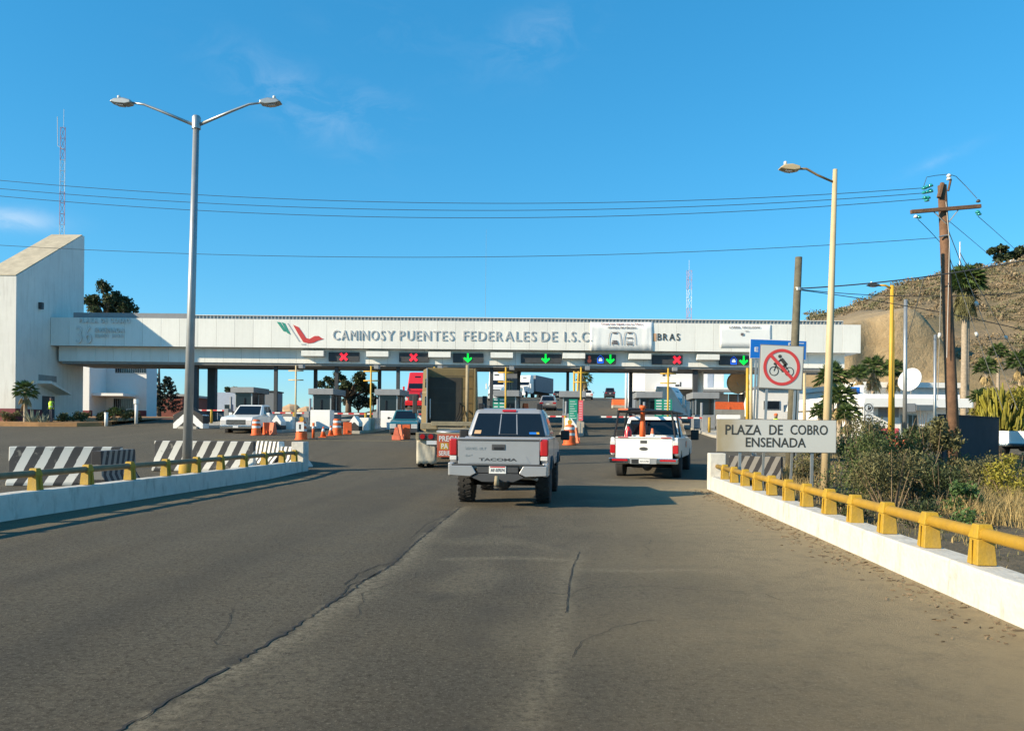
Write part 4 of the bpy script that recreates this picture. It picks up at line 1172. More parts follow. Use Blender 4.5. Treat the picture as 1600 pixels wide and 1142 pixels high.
bx('load_board', 'orange_faded', t, -hw + .22, -hw + .55, .1, 1.5, zt_ + .04, zt_ + .09); MB().tube([(-.5, .1, zt_ + .07), (.3, 4.2, zt_ + .08)], .05, 8).build('pipe', 'charcoal', t, True)
for o, lab, c in (((-.55, .3), 'red cylinder standing in the bed of the white work pickup', 'cyl'), ((-.12, .35), 'tall orange and white delineator in the white pickup bed', 'del'), ((.18, .35), 'small pale traffic cone in the white pickup bed', 'cone')):
    wv = Matrix.Rotation(t.rotation_euler.z, 4, 'Z') @ Vector((o[0], o[1] + .25, 0)) + t.location
    zb = t.location.z + .64 + .362
    if c == 'cyl':
        k = thing('gas_cylinder', lab, 'cylinder', (wv.x, wv.y, zb)); MB().lathe([(.10, 0), (.11, .04), (.11, .44), (.06, .55), (.05, .60)], 'z', (0, 0, 0), 14).build('body', 'truck_red', k, True); MB().lathe([(.05, .60), (.05, .70)], 'z', (0, 0, 0), 8).build('valve', 'charcoal', k)
    elif c == 'del':
        k = thing('delineator_post', lab, 'delineator', (wv.x, wv.y, zb)); MB().lathe([(.10, 0), (.085, .7), (.06, 1.15), (.10, 1.16), (.10, 1.25)], 'z', (0, 0, 0), 12).build('post', 'orange', k, True)
        for zz in (.55, .80): MB().lathe([(.089 - (zz - .5) * .05, zz), (.080 - (zz - .5) * .05, zz + .13)], 'z', (0, 0, 0), 12).build('reflective_band', 'sheet_white', k, True)
    else:
        k = thing('traffic_cone', lab, 'cone', (wv.x, wv.y, zb)); bx('base', 'orange_faded', k, -.14, .14, -.14, .14, 0, .03); MB().lathe([(.11, .03), (.03, .55)], 'z', (0, 0, 0), 12).build('cone_body', 'orange_faded', k, True); MB().lathe([(.085, .20), (.058, .38)], 'z', (0, 0, 0), 12).build('reflective_band', 'sheet_white', k, True)

def face_front(t, q, kind='truck', hl='clear_lens'):
    """grille, lamps and bumper on the nose of a pickup or car seen from the front"""
    hw, L, zl, zh = q['hw'], q['L'], q['zlow'], q['zh']
    zm = zh - .20
    g = bx('grille', 'charcoal', t, -hw + .42, hw - .42, L - .01, L + .02, zl + .22, zm, .01)
    for k in range(3): bx('grille_bar', 'chrome', g, -hw + .44, hw - .44, L + .018, L + .035, zl + .27 + k * (zm - zl - .25) / 3, zl + .32 + k * (zm - zl - .25) / 3)
    for s in (-1, 1):
        a, b = sorted((s * (hw - .40), s * (hw - .03))); bx('headlight', hl, t, a, b, L - .05, L + .025, zm - .30, zm - .02, .02)
    bx('front_bumper', 'chrome' if kind == 'truck' else 'charcoal', t, -hw + .01, hw - .01, L - .12, L + .10, zl - .02, zl + .18, .03)
    pl = bx('number_plate', 'plate_white', t, -.16, .16, L + .10, L + .115, zl + .04, zl + .16)

# ---- white pickup coming out of the left lane, facing the camera
p = G(371, 677)
hd = R(180) - R(2)
fx, fy = p.x, p.y
off = Matrix.Rotation(hd, 4, 'Z') @ Vector((0, 5.6, 0))
t, q = pickup('pickup_truck', 'white pickup facing the camera in the far left lane beside an orange barrel', (fx - off.x, fy - off.y, gz(fx, fy) + .02), hd, 'truck_white', L=5.8, W=2.0, zr=1.25, zf=1.28, zroof=1.92, zlow=.55, r=.40, rw=1.3, fw=4.75, yc=1.75, windy=3.95)
t.rotation_euler = (-.045, 0, hd)
face_front(t, q)
for s in (-1, 1): mirror(t, s * q['hw'], q['windy'] - .4, 1.30, s, .2, .26)
for o in t.children:
    if o.name.startswith('door_mirror'): o.data.materials[0] = M('truck_white')

def car(name, label, loc, rz, paint, L=4.5, W=1.8, zb=.95, zroof=1.5, zlow=.30, r=.33, cab=(.25, 3.2), roof=(.75, 2.3), rear=True, front=True, cat='car', group=None, van=False):
    """cab: where the glasshouse meets the body, roof: where its flat top starts and ends"""
    t = thing(name, label, cat, loc, rz, group); hw = W / 2
    rw, fw = .85, L - .85
    poly = [(.06, zlow + .12)] + arch(rw, r + .06, r, zlow, 8) + arch(fw, r + .06, r, zlow, 8) + [(L - .1, zlow + .05), (L, zlow + .25), (L - .04, zb - .22), (L - .25, zb - .12), (cab[1] + .1, zb), (cab[0], zb + .02), (.05, zb), (0, zb - .3)]
    MB().prism(poly, 0, -hw, hw).build('body', paint, t, bevel=.06, seg=3)
    gb, gt = hw - .05, hw - .22
    bot = [Vector((-gb, cab[0], zb)), Vector((gb, cab[0], zb)), Vector((gb, cab[1], zb - .02)), Vector((-gb, cab[1], zb - .02))]
    top = [Vector((-gt, roof[0], zroof)), Vector((gt, roof[0], zroof)), Vector((gt, roof[1], zroof)), Vector((-gt, roof[1], zroof))]
    MB().frus(bot, top).build('roof', paint, t, bevel=.07, seg=3)
    pane('rear_window', 'dark_glass', t, [bot[0], bot[1], top[1], top[0]], .08, .92, .14, .88)
    pane('windscreen', 'dark_glass', t, [bot[2], bot[3], top[3], top[2]], .07, .93, .10, .90)
    for qd in ([bot[1], bot[2], top[2], top[1]], [bot[3], bot[0], top[0], top[3]]):
        for u0, u1 in ((.12, .46), (.50, .86)): pane('side_window', 'dark_glass', t, qd, u0, u1, .12, .86)
    for x in (-1, 1):
        for y in (rw, fw): wheel(t, x * (hw - .11), y, r, .2)
        a, b = sorted((x * (hw - .38), x * (hw + .004)))
        if rear: bx('tail_light', 'red_lens', t, a, b, -.015, .12, zb - .26, zb - .08, .02)
        mirror(t, x * hw, cab[1] - .45, zb + .06, x, .14, .14)
    if rear:
        bx('rear_bumper', 'charcoal', t, -hw + .04, hw - .04, -.06, .08, zlow + .02, zlow + .26, .03); bx('number_plate', 'plate_white', t, -.17, .17, -.02, -.004, zb - .34, zb - .22)
    if front: face_front(t, dict(hw=hw, L=L, zlow=zlow, zh=zb - .02), 'car')
    bx('underbody', 'black', t, -hw + .2, hw - .2, .2, L - .2, zlow - .08, zlow + .1)
    return t
def ground_at(px, y, dz=0.0):
    x = P(px, 650, y).x; return Vector((x, y, gz(x, y) + dz))
slope = math.atan(.065)
def tilt(t, s=slope): t.rotation_euler.x = s if abs(t.rotation_euler.z) < 1.6 else -s
t = car('parked_car', 'grey station wagon driving uphill beyond the tariff boards', ground_at(856, 88), -R(4), 'suv_grey', 4.5, 1.82, 1.02, 1.62, cab=(.15, 3.2), roof=(.40, 2.5)); t.name = 'station_wagon'; tilt(t)
t = car('saloon_car', 'white car far up the road beside the distant palm', ground_at(917, 122), -R(4), 'truck_white', 4.4, 1.8, .98, 1.5); tilt(t)
t = car('dark_car', 'dark car at the crest of the road', ground_at(871, 160), -R(4), 'charcoal', 4.4, 1.8, .95, 1.45)
t = car('dark_suv', 'dark vehicle right of the distant white car at the crest', ground_at(953, 150), -R(4), 'cloth_dark', 4.6, 1.9, 1.1, 1.9)
p = G(633, 688); p = ground_at(631, 49)
hd = R(180) + R(4); off = Matrix.Rotation(hd, 4, 'Z') @ Vector((0, 4.5, 0))
t = car('teal_car', 'teal car facing the camera left of the olive truck tractor', (p.x - off.x, p.y - off.y, gz(p.x, p.y + 2) - .05), hd, 'teal', 4.6, 1.72, 1.05, 1.62, cab=(.3, 3.35), roof=(.6, 2.6)); tilt(t, .04)
p = ground_at(1592, 35)
t, q = pickup('pickup_truck', 'white pickup parked at the right edge beyond the dark block wall', (p.x - .2, p.y, gz(p.x, p.y) + .1), -R(50), 'truck_white', L=5.3, W=1.8, zr=1.1, zroof=1.7, zlow=.5, r=.34, rw=1.2, fw=4.3, yc=1.9, windy=3.4)
pane('rear_window', 'dark_glass', t, q['rear'], .08, .92, .10, .84)
bx('tailgate', 'truck_white', t, -.76, .76, -.01, .05, .55, 1.08, .01)
for s in (-1, 1): bx('tail_light', 'red_lens', t, min(s * .78, s * .905), max(s * .78, s * .905), -.01, .1, .75, 1.0, .01)
bx('rear_bumper', 'chrome', t, -.88, .88, -.14, .02, .42, .54, .02)

# ---- olive truck tractor seen from behind
mat('shade_black', (.045, .042, .034), .8, var=.25, scale=2, dirt=.5, dcol=(.10, .08, .05))  # near-black colour for the shade painted on the sleeper's back
p = P(696, 700, 27.2)
t = thing('truck_tractor', 'dusty olive truck tractor without trailer, seen from behind with pale mud flaps', 'truck', (p.x + .22, 27.2, gz(p.x, 27.2)), R(5.0))
t.rotation_euler.x = .042
for x in (-.42, .42): bx('frame_rail', 'olive_dust', t, x - .05, x + .05, .1, 10.2, .86, 1.10, .01)
for y in (.15, 2.4, 4.6): bx('frame_crossmember', 'olive_dust', t, -.37, .37, y, y + .12, .88, 1.06)
for y in (.95, 2.25):
    for x in (-1, 1):
        for k in (0, 1): wheel(t, x * (1.07 - .33 * k), y, .50, .27, 'olive_dust')
    MB().tube([(-.9, y, .5), (.9, y, .5)], .09, 8).build('axle', 'charcoal', t, True)
for x in (-1, 1): wheel(t, x * 1.02, 9.6, .50, .28, 'olive_dust')
for x in (-1, 1):
    fl = MB()
    n = 8
    vs = []
    for i in range(n + 1):
        for j in range(7):
            vs.append((x * .86 - .34 + .68 * i / n, .22 + .02 * math.sin(i * 1.7 + j) - .03 * (j / 6), .17 + .83 * j / 6 - (.02 * math.sin(i * 2.3) if j == 0 else 0)))
    fl.add(vs, [(i * 7 + j, (i + 1) * 7 + j, (i + 1) * 7 + j + 1, i * 7 + j + 1) for i in range(n) for j in range(6)])
    o = fl.build('mud_flap', 'mudflap', t, True); so = o.modifiers.new('s', 'SOLIDIFY'); so.thickness = .015
bx('rear_beam', 'olive_dust', t, -1.22, 1.22, .04, .14, .98, 1.24, .01)
for x in (-1.0, -.72, .72, 1.0):
    lb = bx('light_box', 'charcoal', t, x - .13, x + .13, .0, .05, 1.0, 1.22, .01); MB().lathe([(.085, -.02), (.085, .02)], 'y', (x, -.005, 1.11), 14).build('tail_light', 'red_lens', lb)
sg = bx('warning_sign', 'sign_red', t, -.50, .95, -.04, -.01, .42, 1.20, .004)
lettering('PRECAUCION', 'sheet_white', sg, -.44, .90, .95, 1.14, -.043, .003, .02)
lettering('PA RODADO', 'sheet_white', sg, -.36, .80, .70, .88, -.043, .003, .02)
lettering('SERIE DELANTERA', 'sheet_white', sg, -.44, .90, .47, .63, -.043, .003, .02)
bx('warning_patch', 'pole_yellow', sg, -.40, -.12, -.0425, -.0405, .68, .90)
pl = bx('number_plate', 'plate_white', t, -.86, -.52, -.01, .015, .84, .97)
fw_ = MB(); fw_.lathe([(.1, 0), (.52, 0), (.55, .05), (.50, .09), (.1, .09)], 'z', (0, 1.6, 1.16), 24); fw_.build('fifth_wheel', 'grey_metal', t, True)
bx('deck_plate', 'olive_dust', t, -.95, .95, 3.3, 5.1, 1.10, 1.22, .01); bx('deck_step', 'olive_dust', t, -1.15, -.5, 3.2, 3.6, 1.22, 1.45, .02); bx('deck_bar', 'olive_dust', t, -.75, .9, 3.0, 3.14, 1.36, 1.52, .01)
for x in (-1, 1): MB().tube([(x * .98, 4.2, .62), (x * .98, 6.2, .62)], .30, 14).build('fuel_tank', 'grey_metal', t, 'edge')
for x in (-1, 1):
    MB().prism([(.18, 1.0)] + [(1.6 - 1.42 * math.cos(R(a)), .55 + .68 * math.sin(R(a))) for a in range(40, 145, 15)] + [(3.0, 1.0)], 0, x * .86 - .36, x * .86 + .36).build('mudguard', 'olive_dust', t) if False else None
# sleeper: narrower at the back than at the doors
yb, yf = 5.6, 8.9
rb_, fb_ = .95, 1.30
zb0, zb1 = .95, 3.62
bot = [Vector((-rb_, yb, zb0)), Vector((rb_, yb, zb0)), Vector((fb_, yf, zb0)), Vector((-fb_, yf, zb0))]
top = [Vector((-rb_, yb, zb1)), Vector((rb_, yb, zb1)), Vector((fb_ - .12, yf - .9, zb1)), Vector((-fb_ + .12, yf - .9, zb1))]
MB().frus(bot, top).build('sleeper_cab', 'olive', t, bevel=.05, seg=3)
ls = [bot[3], bot[0], top[0], top[3]]; rs = [bot[1], bot[2], top[2], top[1]]
for qd, us in ((ls, (.60, .86)), (rs, (.14, .40))):
    pane('sleeper_window', 'dark_glass', t, qd, us[0], us[1], .42, .56, .012); pane('sleeper_window', 'dark_glass', t, qd, us[0], us[1], .70, .84, .012); pane('cab_seam', 'olive_dust', t, qd, .02, .98, .62, .632, .008)
bx('rear_shade_panel', 'shade_black', t, -rb_ + .05, rb_ - .50, yb - .02, yb + .01, zb0 + .25, zb1 - .38, .01)  # dark sheet painting the shadow across the sleeper's back wall
for z in (1.6, 2.2, 2.8, 3.3): bx('rear_seam', 'charcoal', t, -rb_ + .08, rb_ - .08, yb - .024, yb - .018, z, z + .012)
bx('side_extender', 'grey_metal', t, -rb_ - .03, -rb_ + .02, yb - .40, yb + .06, zb0 + .1, zb1 - .02, .01)
bx('side_extender', 'olive', t, rb_ - .02, rb_ + .06, yb - .42, yb + .06, zb0 + .3, zb1 - .02, .01)
MB().tube([(-rb_ + .12, yb - .08, 1.55), (-rb_ + .12, yb - .16, 1.6), (-rb_ + .12, yb - .16, 2.3), (-rb_ + .12, yb - .08, 2.35)], .022, 6).build('grab_handle', 'sheet_white', t)
MB().tube([(rb_ - .28, yb - .16, 1.1), (rb_ - .28, yb - .16, 3.75)], .075, 10).build('exhaust_stack', 'olive_dust', t, True)
for k, x in enumerate((.38, .48, .58)): MB().tube([(x, yb - .02, 2.2 - .1 * k), (x - .05, yb - .35, 1.8), (x - .2, yb - .9, 1.5), (x - .3, yb - 1.6, 1.45)], .022, 6).build('air_hose', 'black', t, True)
MB().frus([Vector((-1.2, yf, 1.0)), Vector((1.2, yf, 1.0)), Vector((1.0, yf + 1.9, 1.0)), Vector((-1.0, yf + 1.9, 1.0))], [Vector((-1.1, yf - .1, 2.0)), Vector((1.1, yf - .1, 2.0)), Vector((.85, yf + 1.8, 1.75)), Vector((-.85, yf + 1.8, 1.75))]).build('bonnet', 'olive', t, bevel=.08)
for x in (-1, 1): bx('door_mirror', 'charcoal', t, x * 1.55 - .1, x * 1.55 + .1, yf - .4, yf - .2, 1.7, 2.5, .03); MB().tube([(x * 1.15, yf - .3, 2.0), (x * 1.5, yf - .3, 2.0)], .025, 6).build('mirror_arm', 'charcoal', t)

# ---- distant lorries
def semi(label, loc, rz, paint, h=3.9, box=None, boxl=10, hood=True, tractor=True, group='distant lorries'):
    t = thing('articulated_lorry', label, 'lorry', loc, rz, group)
    y = 0.0
    if tractor:
        bot = [Vector((-1.2, 0, .7)), Vector((1.2, 0, .7)), Vector((1.2, 3.0, .7)), Vector((-1.2, 3.0, .7))]
        top = [Vector((-1.1, .0, h)), Vector((1.1, .0, h)), Vector((1.05, 1.3, h - .05)), Vector((-1.05, 1.3, h - .05))]
        MB().frus(bot, top).build('cab', paint, t, bevel=.12, seg=3)
        fr = [bot[2], bot[3], top[3], top[2]]
        pane('windscreen', 'dark_glass', t, fr, .06, .94, .44, .62); pane('roof_window', 'dark_glass', t, fr, .34, .66, .82, .87)
        MB().frus([Vector((-1.15, 2.9, .55)), Vector((1.15, 2.9, .55)), Vector((.95, 4.4, .55)), Vector((-.95, 4.4, .55))], [Vector((-1.05, 2.6, 2.0)), Vector((1.05, 2.6, 2.0)), Vector((.75, 4.25, 1.7)), Vector((-.75, 4.25, 1.7))]).build('bonnet', paint, t, bevel=.1, seg=3)
        bx('grille', 'charcoal', t, -.5, .5, 4.33, 4.40, .85, 1.6, .02)
        for k in range(3): bx('grille_bar', 'chrome', t, -.5, .5, 4.40, 4.42, .95 + .2 * k, 1.02 + .2 * k)
        for s in (-1, 1):
            bx('headlight', 'clear_lens', t, min(s * .62, s * .92), max(s * .62, s * .92), 4.2, 4.36, .85, 1.15, .03)
            bx('door_mirror', paint, t, s * 1.45 - .1, s * 1.45 + .1, 2.5, 2.7, 1.6, 2.4, .03); wheel(t, s * 1.0, 3.6, .5, .28); wheel(t, s * 1.0, .2, .5, .5)
        bx('front_bumper', paint, t, -1.15, 1.15, 4.3, 4.5, .3, .75, .05)
        y = -.5
    if box:
        bx('trailer_box', box, t, -1.25, 1.25, y - boxl, y - .3, 1.2, h + .1, .03)
        for s in (-1, 1): bx('trailer_door', box, t, min(s * .02, s * 1.2), max(s * .02, s * 1.2), y - boxl - .04, y - boxl - .002, 1.25, h + .02, .01)
        for yy in (y - boxl + 1.0, y - boxl + 2.3):
            for s in (-1, 1): wheel(t, s * 1.0, yy, .5, .5)
        bx('trailer_frame', 'charcoal', t, -.5, .5, y - boxl + .3, y - .3, .85, 1.19)
        bx('rear_guard', 'sign_red', t, -1.1, 1.1, y - boxl - .06, y - boxl + .05, .55, .75)
    return t
for px, y, hd, lab, paint, bxm, h in ((776, 116, 180, 'white articulated lorry coming down the road toward the toll lanes', 'truck_white', None, 4.2), (657, 94, 176, 'red lorry tractor facing the camera behind the olive truck', 'truck_red', None, 4.05)):
    p = ground_at(px, y)
    t = semi(lab, p, R(hd), paint, h, bxm); t.rotation_euler.x = -slope
p = ground_at(824, 142, -.1)
t = semi('white lorry with a long grey box trailer crossing the road at the crest', (p.x, p.y, p.z), R(160), 'truck_white', 4.0, 'trailer_grey', 11); t.rotation_euler.x = 0

# ================================================================ poles, lamps and wires
def lamp_head(t, x, y, z, s, m='galv', ln=.95):
    """a flat lamp head pointing along s*x"""
    b = MB(); b.prism([(x, z - .05), (x + s * .18, z - .09), (x + s * ln * .75, z - .06), (x + s * ln, z + .0), (x + s * ln * .8, z + .09), (x + s * .25, z + .12), (x, z + .05)], 1, y - .15, y + .15)
    o = b.build('lamp_head', m, t, bevel=.04, seg=3)
    MB().prism([(x + s * .25, z - .095), (x + s * ln * .7, z - .07), (x + s * ln * .7, z - .085), (x + s * .25, z - .11)], 1, y - .10, y + .10).build('lens', 'clear_lens', o)
    MB().lathe([(.05, 0), (.05, .09), (.03, .11)], 'z', (x + s * .42, y, z + .11), 8).build('photocell', 'porcelain', o, True)
# double-arm lamp, left
yl = 24.6
pb = P(292, 735, yl); top = P(307, 184, yl)
t = thing('street_lamp', 'tall grey street lamp with two arms behind the left parapet', 'street lamp', (pb.x, yl, gz(pb.x, yl)))
ht = top.z - t.location.z; dx = top.x - pb.x
MB().tube([(0, 0, 0), (dx * .5, 0, ht * .5), (dx, 0, ht)], [.145, .118, .090], 16).build('pole', 'grey_metal', t, True)
MB().lathe([(.24, 0), (.24, .18), (.19, .34)], 'z', (0, 0, 0), 14).build('base_collar', 'post_yellow', t, 'edge')
MB().lathe([(.13, -.35), (.13, 0), (.10, .05)], 'z', (dx, 0, ht), 14).build('top_collar', 'galv', t, 'edge')
for s, hx in ((-1, 207), (1, 407)):
    e = P(hx, 161, yl); ex = e.x - pb.x; ez = e.z - t.location.z
    MB().tube([(dx + s * .1, 0, ht - .22), (dx + (ex - dx) * .55, 0, ht - .22 + (ez - ht + .22) * .62), (dx + (ex - dx) * .82, 0, ht - .22 + (ez - ht + .22) * .93), (ex, 0, ez)], [.05, .042, .036, .032], 8).build('arm', 'galv', t, True)
    lamp_head(t, ex, 0, ez, s, 'galv', .66)
# cream single-arm lamp, right
yl = 24.0
pb = P(1289, 730, yl); top = P(1305, 265, yl); zb = land(pb.x, yl)
t = thing('street_lamp', 'cream painted street lamp with one arm behind the name sign', 'street lamp', (pb.x, yl, zb))
ht = top.z - zb; dx = top.x - pb.x
MB().tube([(0, 0, -.2), (dx * .5, 0, ht * .5), (dx, 0, ht)], [.135, .105, .065], 16).build('pole', 'pole_cream', t, True)
e = P(1249, 264, yl); ex, ez = e.x - pb.x, e.z - zb
MB().tube([(dx - .05, 0, ht - .38), (dx + (ex - dx) * .5, 0, ez - .06 - .12), (dx + (ex - dx) * .8, 0, ez + .0), (ex, 0, ez)], .035, 8).build('arm', 'rail_brown', t, True)
lamp_head(t, ex, 0, ez, -1, 'pole_cream', .62)
# stout weathered wooden pole
yl = 27.0
pb = P(1233, 740, yl); top = P(1248, 402, yl); zb = land(pb.x, yl)
t = thing('wooden_pole', 'weathered grey wooden pole rising behind the no cycling sign', 'pole', (pb.x, yl, zb))
MB().tube([(0, 0, -.3), ((top.x - pb.x) * .5, 0, (top.z - zb) * .5), (top.x - pb.x, 0, top.z - zb)], [.16, .14, .115], 12).build('trunk', 'wood_grey', t, True)
w1 = P(1247, 452, yl); MB().lathe([(.14, -.05), (.14, .05)], 'z', (w1.x - pb.x, 0, w1.z - zb), 12).build('clamp', 'galv', t)
# distribution pole with crossarm
yu = 26.0
pb = P(1494, 720, yu); top = P(1472, 290, yu); zb = land(pb.x, yu)
up = thing('utility_pole', 'brown wooden utility pole with crossarm and teal insulators at right', 'utility pole', (pb.x, yu, zb))
ht = top.z - zb; dx = top.x - pb.x
MB().tube([(0, 0, -.3), (dx * .35, 0, ht * .35), (dx * .7, 0, ht * .7), (dx, 0, ht)], [.20, .18, .15, .135], 14).build('trunk', 'wood_pole', up, True)
def ul(px, py, dy=0.0): q = P(px, py, yu); return (q.x - pb.x, dy, q.z - zb)
a, b = ul(1418, 334), ul(1527, 325)
mx = Matrix.Translation(((a[0] + b[0]) / 2, -.2, (a[2] + b[2]) / 2)) @ Matrix.Rotation(-math.atan2(b[2] - a[2], b[0] - a[0]), 4, 'Y')
MB().box(-(b[0] - a[0]) / 2, (b[0] - a[0]) / 2, -.05, .05, -.06, .06, mx).build('crossarm', 'wood_pole', up, bevel=.01)
for s_ in ((1453, 333, 1474, 352), (1492, 331, 1476, 352)): MB().tube([ul(s_[0], s_[1], -.2), ul(s_[2], s_[3], -.17)], .018, 5).build('brace', 'guy', up)
MB().tube([ul(1470, 288, -.1), ul(1463, 311, -.15)], .07, 6).build('pole_cap', 'wood_pole', up); MB().tube([ul(1479, 300, -.1), ul(1483, 282, -.1)], .035, 6).build('pole_pin', 'wood_pole', up)
def disc_stack(pts, m, r=.07):
    for k, q in enumerate(pts): MB().lathe([(.02, -.05), (r, -.03), (r * .8, .02), (.03, .05)], 'z', q, 10).build('insulator', m, up, True)
disc_stack([ul(1444, 294), ul(1449, 292), ul(1454, 290), ul(1444, 301), ul(1449, 300), ul(1454, 299), ul(1445, 309), ul(1450, 309), ul(1455, 297, .05), ul(1448, 313)], 'insul_teal', .085)
disc_stack([ul(1480, 276, -.1), ul(1480, 281, -.1)], 'porcelain', .08); disc_stack([ul(1426, 341, -.2)], 'porcelain', .07); disc_stack([ul(1431, 342, -.2), ul(1522, 334, -.2), ul(1524, 337, -.2)], 'insul_teal', .08); disc_stack([ul(1523, 317, -.2)], 'charcoal', .07)
MB().tube([ul(1443, 292), ul(1448, 277), ul(1462, 274.5), ul(1480, 274, -.1), ul(1494, 276), ul(1508, 290), ul(1521, 313, -.2)], .010, 5).build('jumper_wire', 'wire', up)
MB().tube([ul(1463, 372, -.16), ul(1479, 369, -.17)], .03, 6).build('bracket', 'galv', up)
MB().tube([ul(1473, 318, -.19), ul(1478, 380, -.21), ul(1473, 560, -.24)], .012, 5).build('ground_wire', 'guy', up)
# guy wires with strain insulators
def wire(label, pts, r, m='wire', group='overhead wires', name='overhead_wire', cat='wire'):
    c = Vector(pts[0])
    o = MB().tube([Vector(p) - c for p in pts], r, 5).build(name, m, None); o.location = c
    return tag(o, label, cat, group)
guys = [((1478, 386), (1567, 640), 2.2, 'guy wire running from the utility pole to the cactus tree, lower of three', (1524, 441 + 60)), ((1476, 345), (1590, 640), 2.0, 'middle guy wire right of the utility pole', (1524, 443)), ((1500, 395), (1606, 590), 3.5, 'outermost guy wire right of the utility pole', (1569, 506)), ((1471, 420), (1465, 625), .9, 'steep guy wire close to the left of the utility pole', (1468, 456)), ((1444, 434), (1418, 530), 5.0, 'slanting guy wire left of the utility pole', None)]
for (a, b, dy, lab, ins) in guys:
    A, B = P(a[0], a[1], yu - .1), P(b[0], b[1], yu + dy)
    wire(lab, [A, B], .013, 'guy', 'guy wires of the utility pole', 'guy_wire')
    if ins:
        k = (ins[0] - a[0]) / (b[0] - a[0]); c = A.lerp(B, k); d = (B - A).normalized() * .09
        o = MB().tube([-d, Vector((0, 0, 0)), d], [.04, .055, .04], 8).build('strain_insulator', 'porcelain', None, True); o.location = c
        tag(o, {0: 'white insulator low on the lower guy wire', 1: 'white insulator on the middle guy wire', 2: 'white insulator on the outermost guy wire', 3: 'white insulator on the steep left guy wire'}[guys.index((a, b, dy, lab, ins))], 'insulator', 'strain insulators')
def px_wire(label, keys, r, y0, y1, grp='overhead wires'):
    """a wire sagging through picture points, its depth running evenly from y0 to y1"""
    (xa, ya), (xm, ym), (xb, yb_) = keys
    pts = []
    for i in range(41):
        x = xa + (xb - xa) * i / 40
        l0 = (x - xm) * (x - xb) / ((xa - xm) * (xa - xb)); l1 = (x - xa) * (x - xb) / ((xm - xa) * (xm - xb)); l2 = (x - xa) * (x - xm) / ((xb - xa) * (xb - xm))
        pts.append(P(x, ya * l0 + ym * l1 + yb_ * l2, y0 + (y1 - y0) * i / 40))
    return wire(label, pts, r, 'wire', grp)
px_wire('topmost long wire across the sky', [(-250, 256), (800, 318), (1443, 294)], .011, 34, yu)
px_wire('second long wire across the sky', [(-250, 269), (800, 329), (1443, 302)], .011, 34, yu)
px_wire('third long wire across the sky', [(-250, 280), (800, 340.5), (1443, 311)], .011, 34, yu)
px_wire('lowest long wire, well below the other three', [(-250, 366), (700, 402), (1462, 372)], .010, 34, yu)
px_wire('thick cable rising from the wooden pole to the right edge', [(1247, 451), (1420, 436), (1700, 385)], .022, 27, 24)
px_wire('cable running level from the wooden pole past the utility pole', [(1247, 452), (1480, 463), (1700, 446)], .013, 27, 26.6)
px_wire('sagging cable from the wooden pole to the lower right', [(1247, 453), (1480, 490), (1700, 540)], .014, 27, 26.8)
px_wire('wire from the right crossarm tip toward the hill', [(1528, 338), (1570, 375), (1680, 480)], .010, yu, 60)
px_wire('wire from the left crossarm tip passing behind the pole', [(1434, 343), (1462, 371), (1480, 392)], .010, yu - .2, yu + 1)
px_wire('wire from the middle of the crossarm toward the hill', [(1476, 340), (1545, 398), (1680, 520)], .010, yu, 62)
# slim poles farther back
def slim(label, px, pt, pb_, y, r, m, name='street_lamp', cat='street lamp', arm=None, pxt=None):
    a = P(px, pb_, y); c = P(pxt or px, pt, y); zb = min(a.z, land(a.x, y)) 
    t = thing(name, label, cat, (a.x, y, zb)); MB().tube([(0, 0, 0), (c.x - a.x, 0, c.z - zb)], [r, r * .75], 10).build('pole', m, t, True)
    if arm:
        e = P(arm[0], arm[1], y); ex, ez = e.x - a.x, e.z - zb
        MB().tube([(c.x - a.x, 0, c.z - zb - .2), ((c.x - a.x + ex) / 2, 0, ez + .0), (ex, 0, ez)], r * .45, 6).build('arm', m, t, True); lamp_head(t, ex, 0, ez, -1, 'charcoal', .7)
    return t
slim('yellow street lamp behind the bushes, its arm near the cable', 1391, 446, 690, 46, .14, 'pole_yellow', arm=(1373, 446), pxt=1394)
slim('second thin yellow pole right behind the yellow street lamp', 1396, 500, 690, 48, .08, 'pole_yellow', 'slim_pole', 'pole')
slim('grey metal pole left of the satellite dish', 1413.5, 468, 690, 44, .12, 'galv', 'slim_pole', 'pole', pxt=1415)
slim('short grey pole left of the utility pole', 1461, 523, 690, 30, .06, 'galv', 'slim_pole', 'pole')
slim('yellow pole left of the no cycling sign post', 1168, 575, 670, 50, .12, 'pole_yellow', 'slim_pole', 'pole')
slim('cream pole close right of the yellow pole by the no cycling sign', 1173.5, 560, 670, 51, .12, 'pole_cream', 'slim_pole', 'pole')
slim('thin cream pole right of the no cycling sign under the canopy', 1257, 583, 660, 56, .12, 'pole_cream', 'slim_pole', 'pole')
slim('tall pale pole beyond the toll lanes right of the far palm', 978.5, 580, 630, 85, .16, 'mast_white', 'slim_pole', 'pole')
slim('yellow pole beyond the lanes by the grey tariff boards', 897, 580, 650, 60, .10, 'pole_yellow', 'slim_pole', 'pole')
slim('leaning amber pole beside the far palm', 900, 580, 650, 61, .10, 'pole_yellow', 'slim_pole', 'pole', pxt=904)
slim('thin mast on the hillside left of the tall palm', 1500, 378, 470, 130, .12, 'mast_white', 'slim_pole', 'pole')

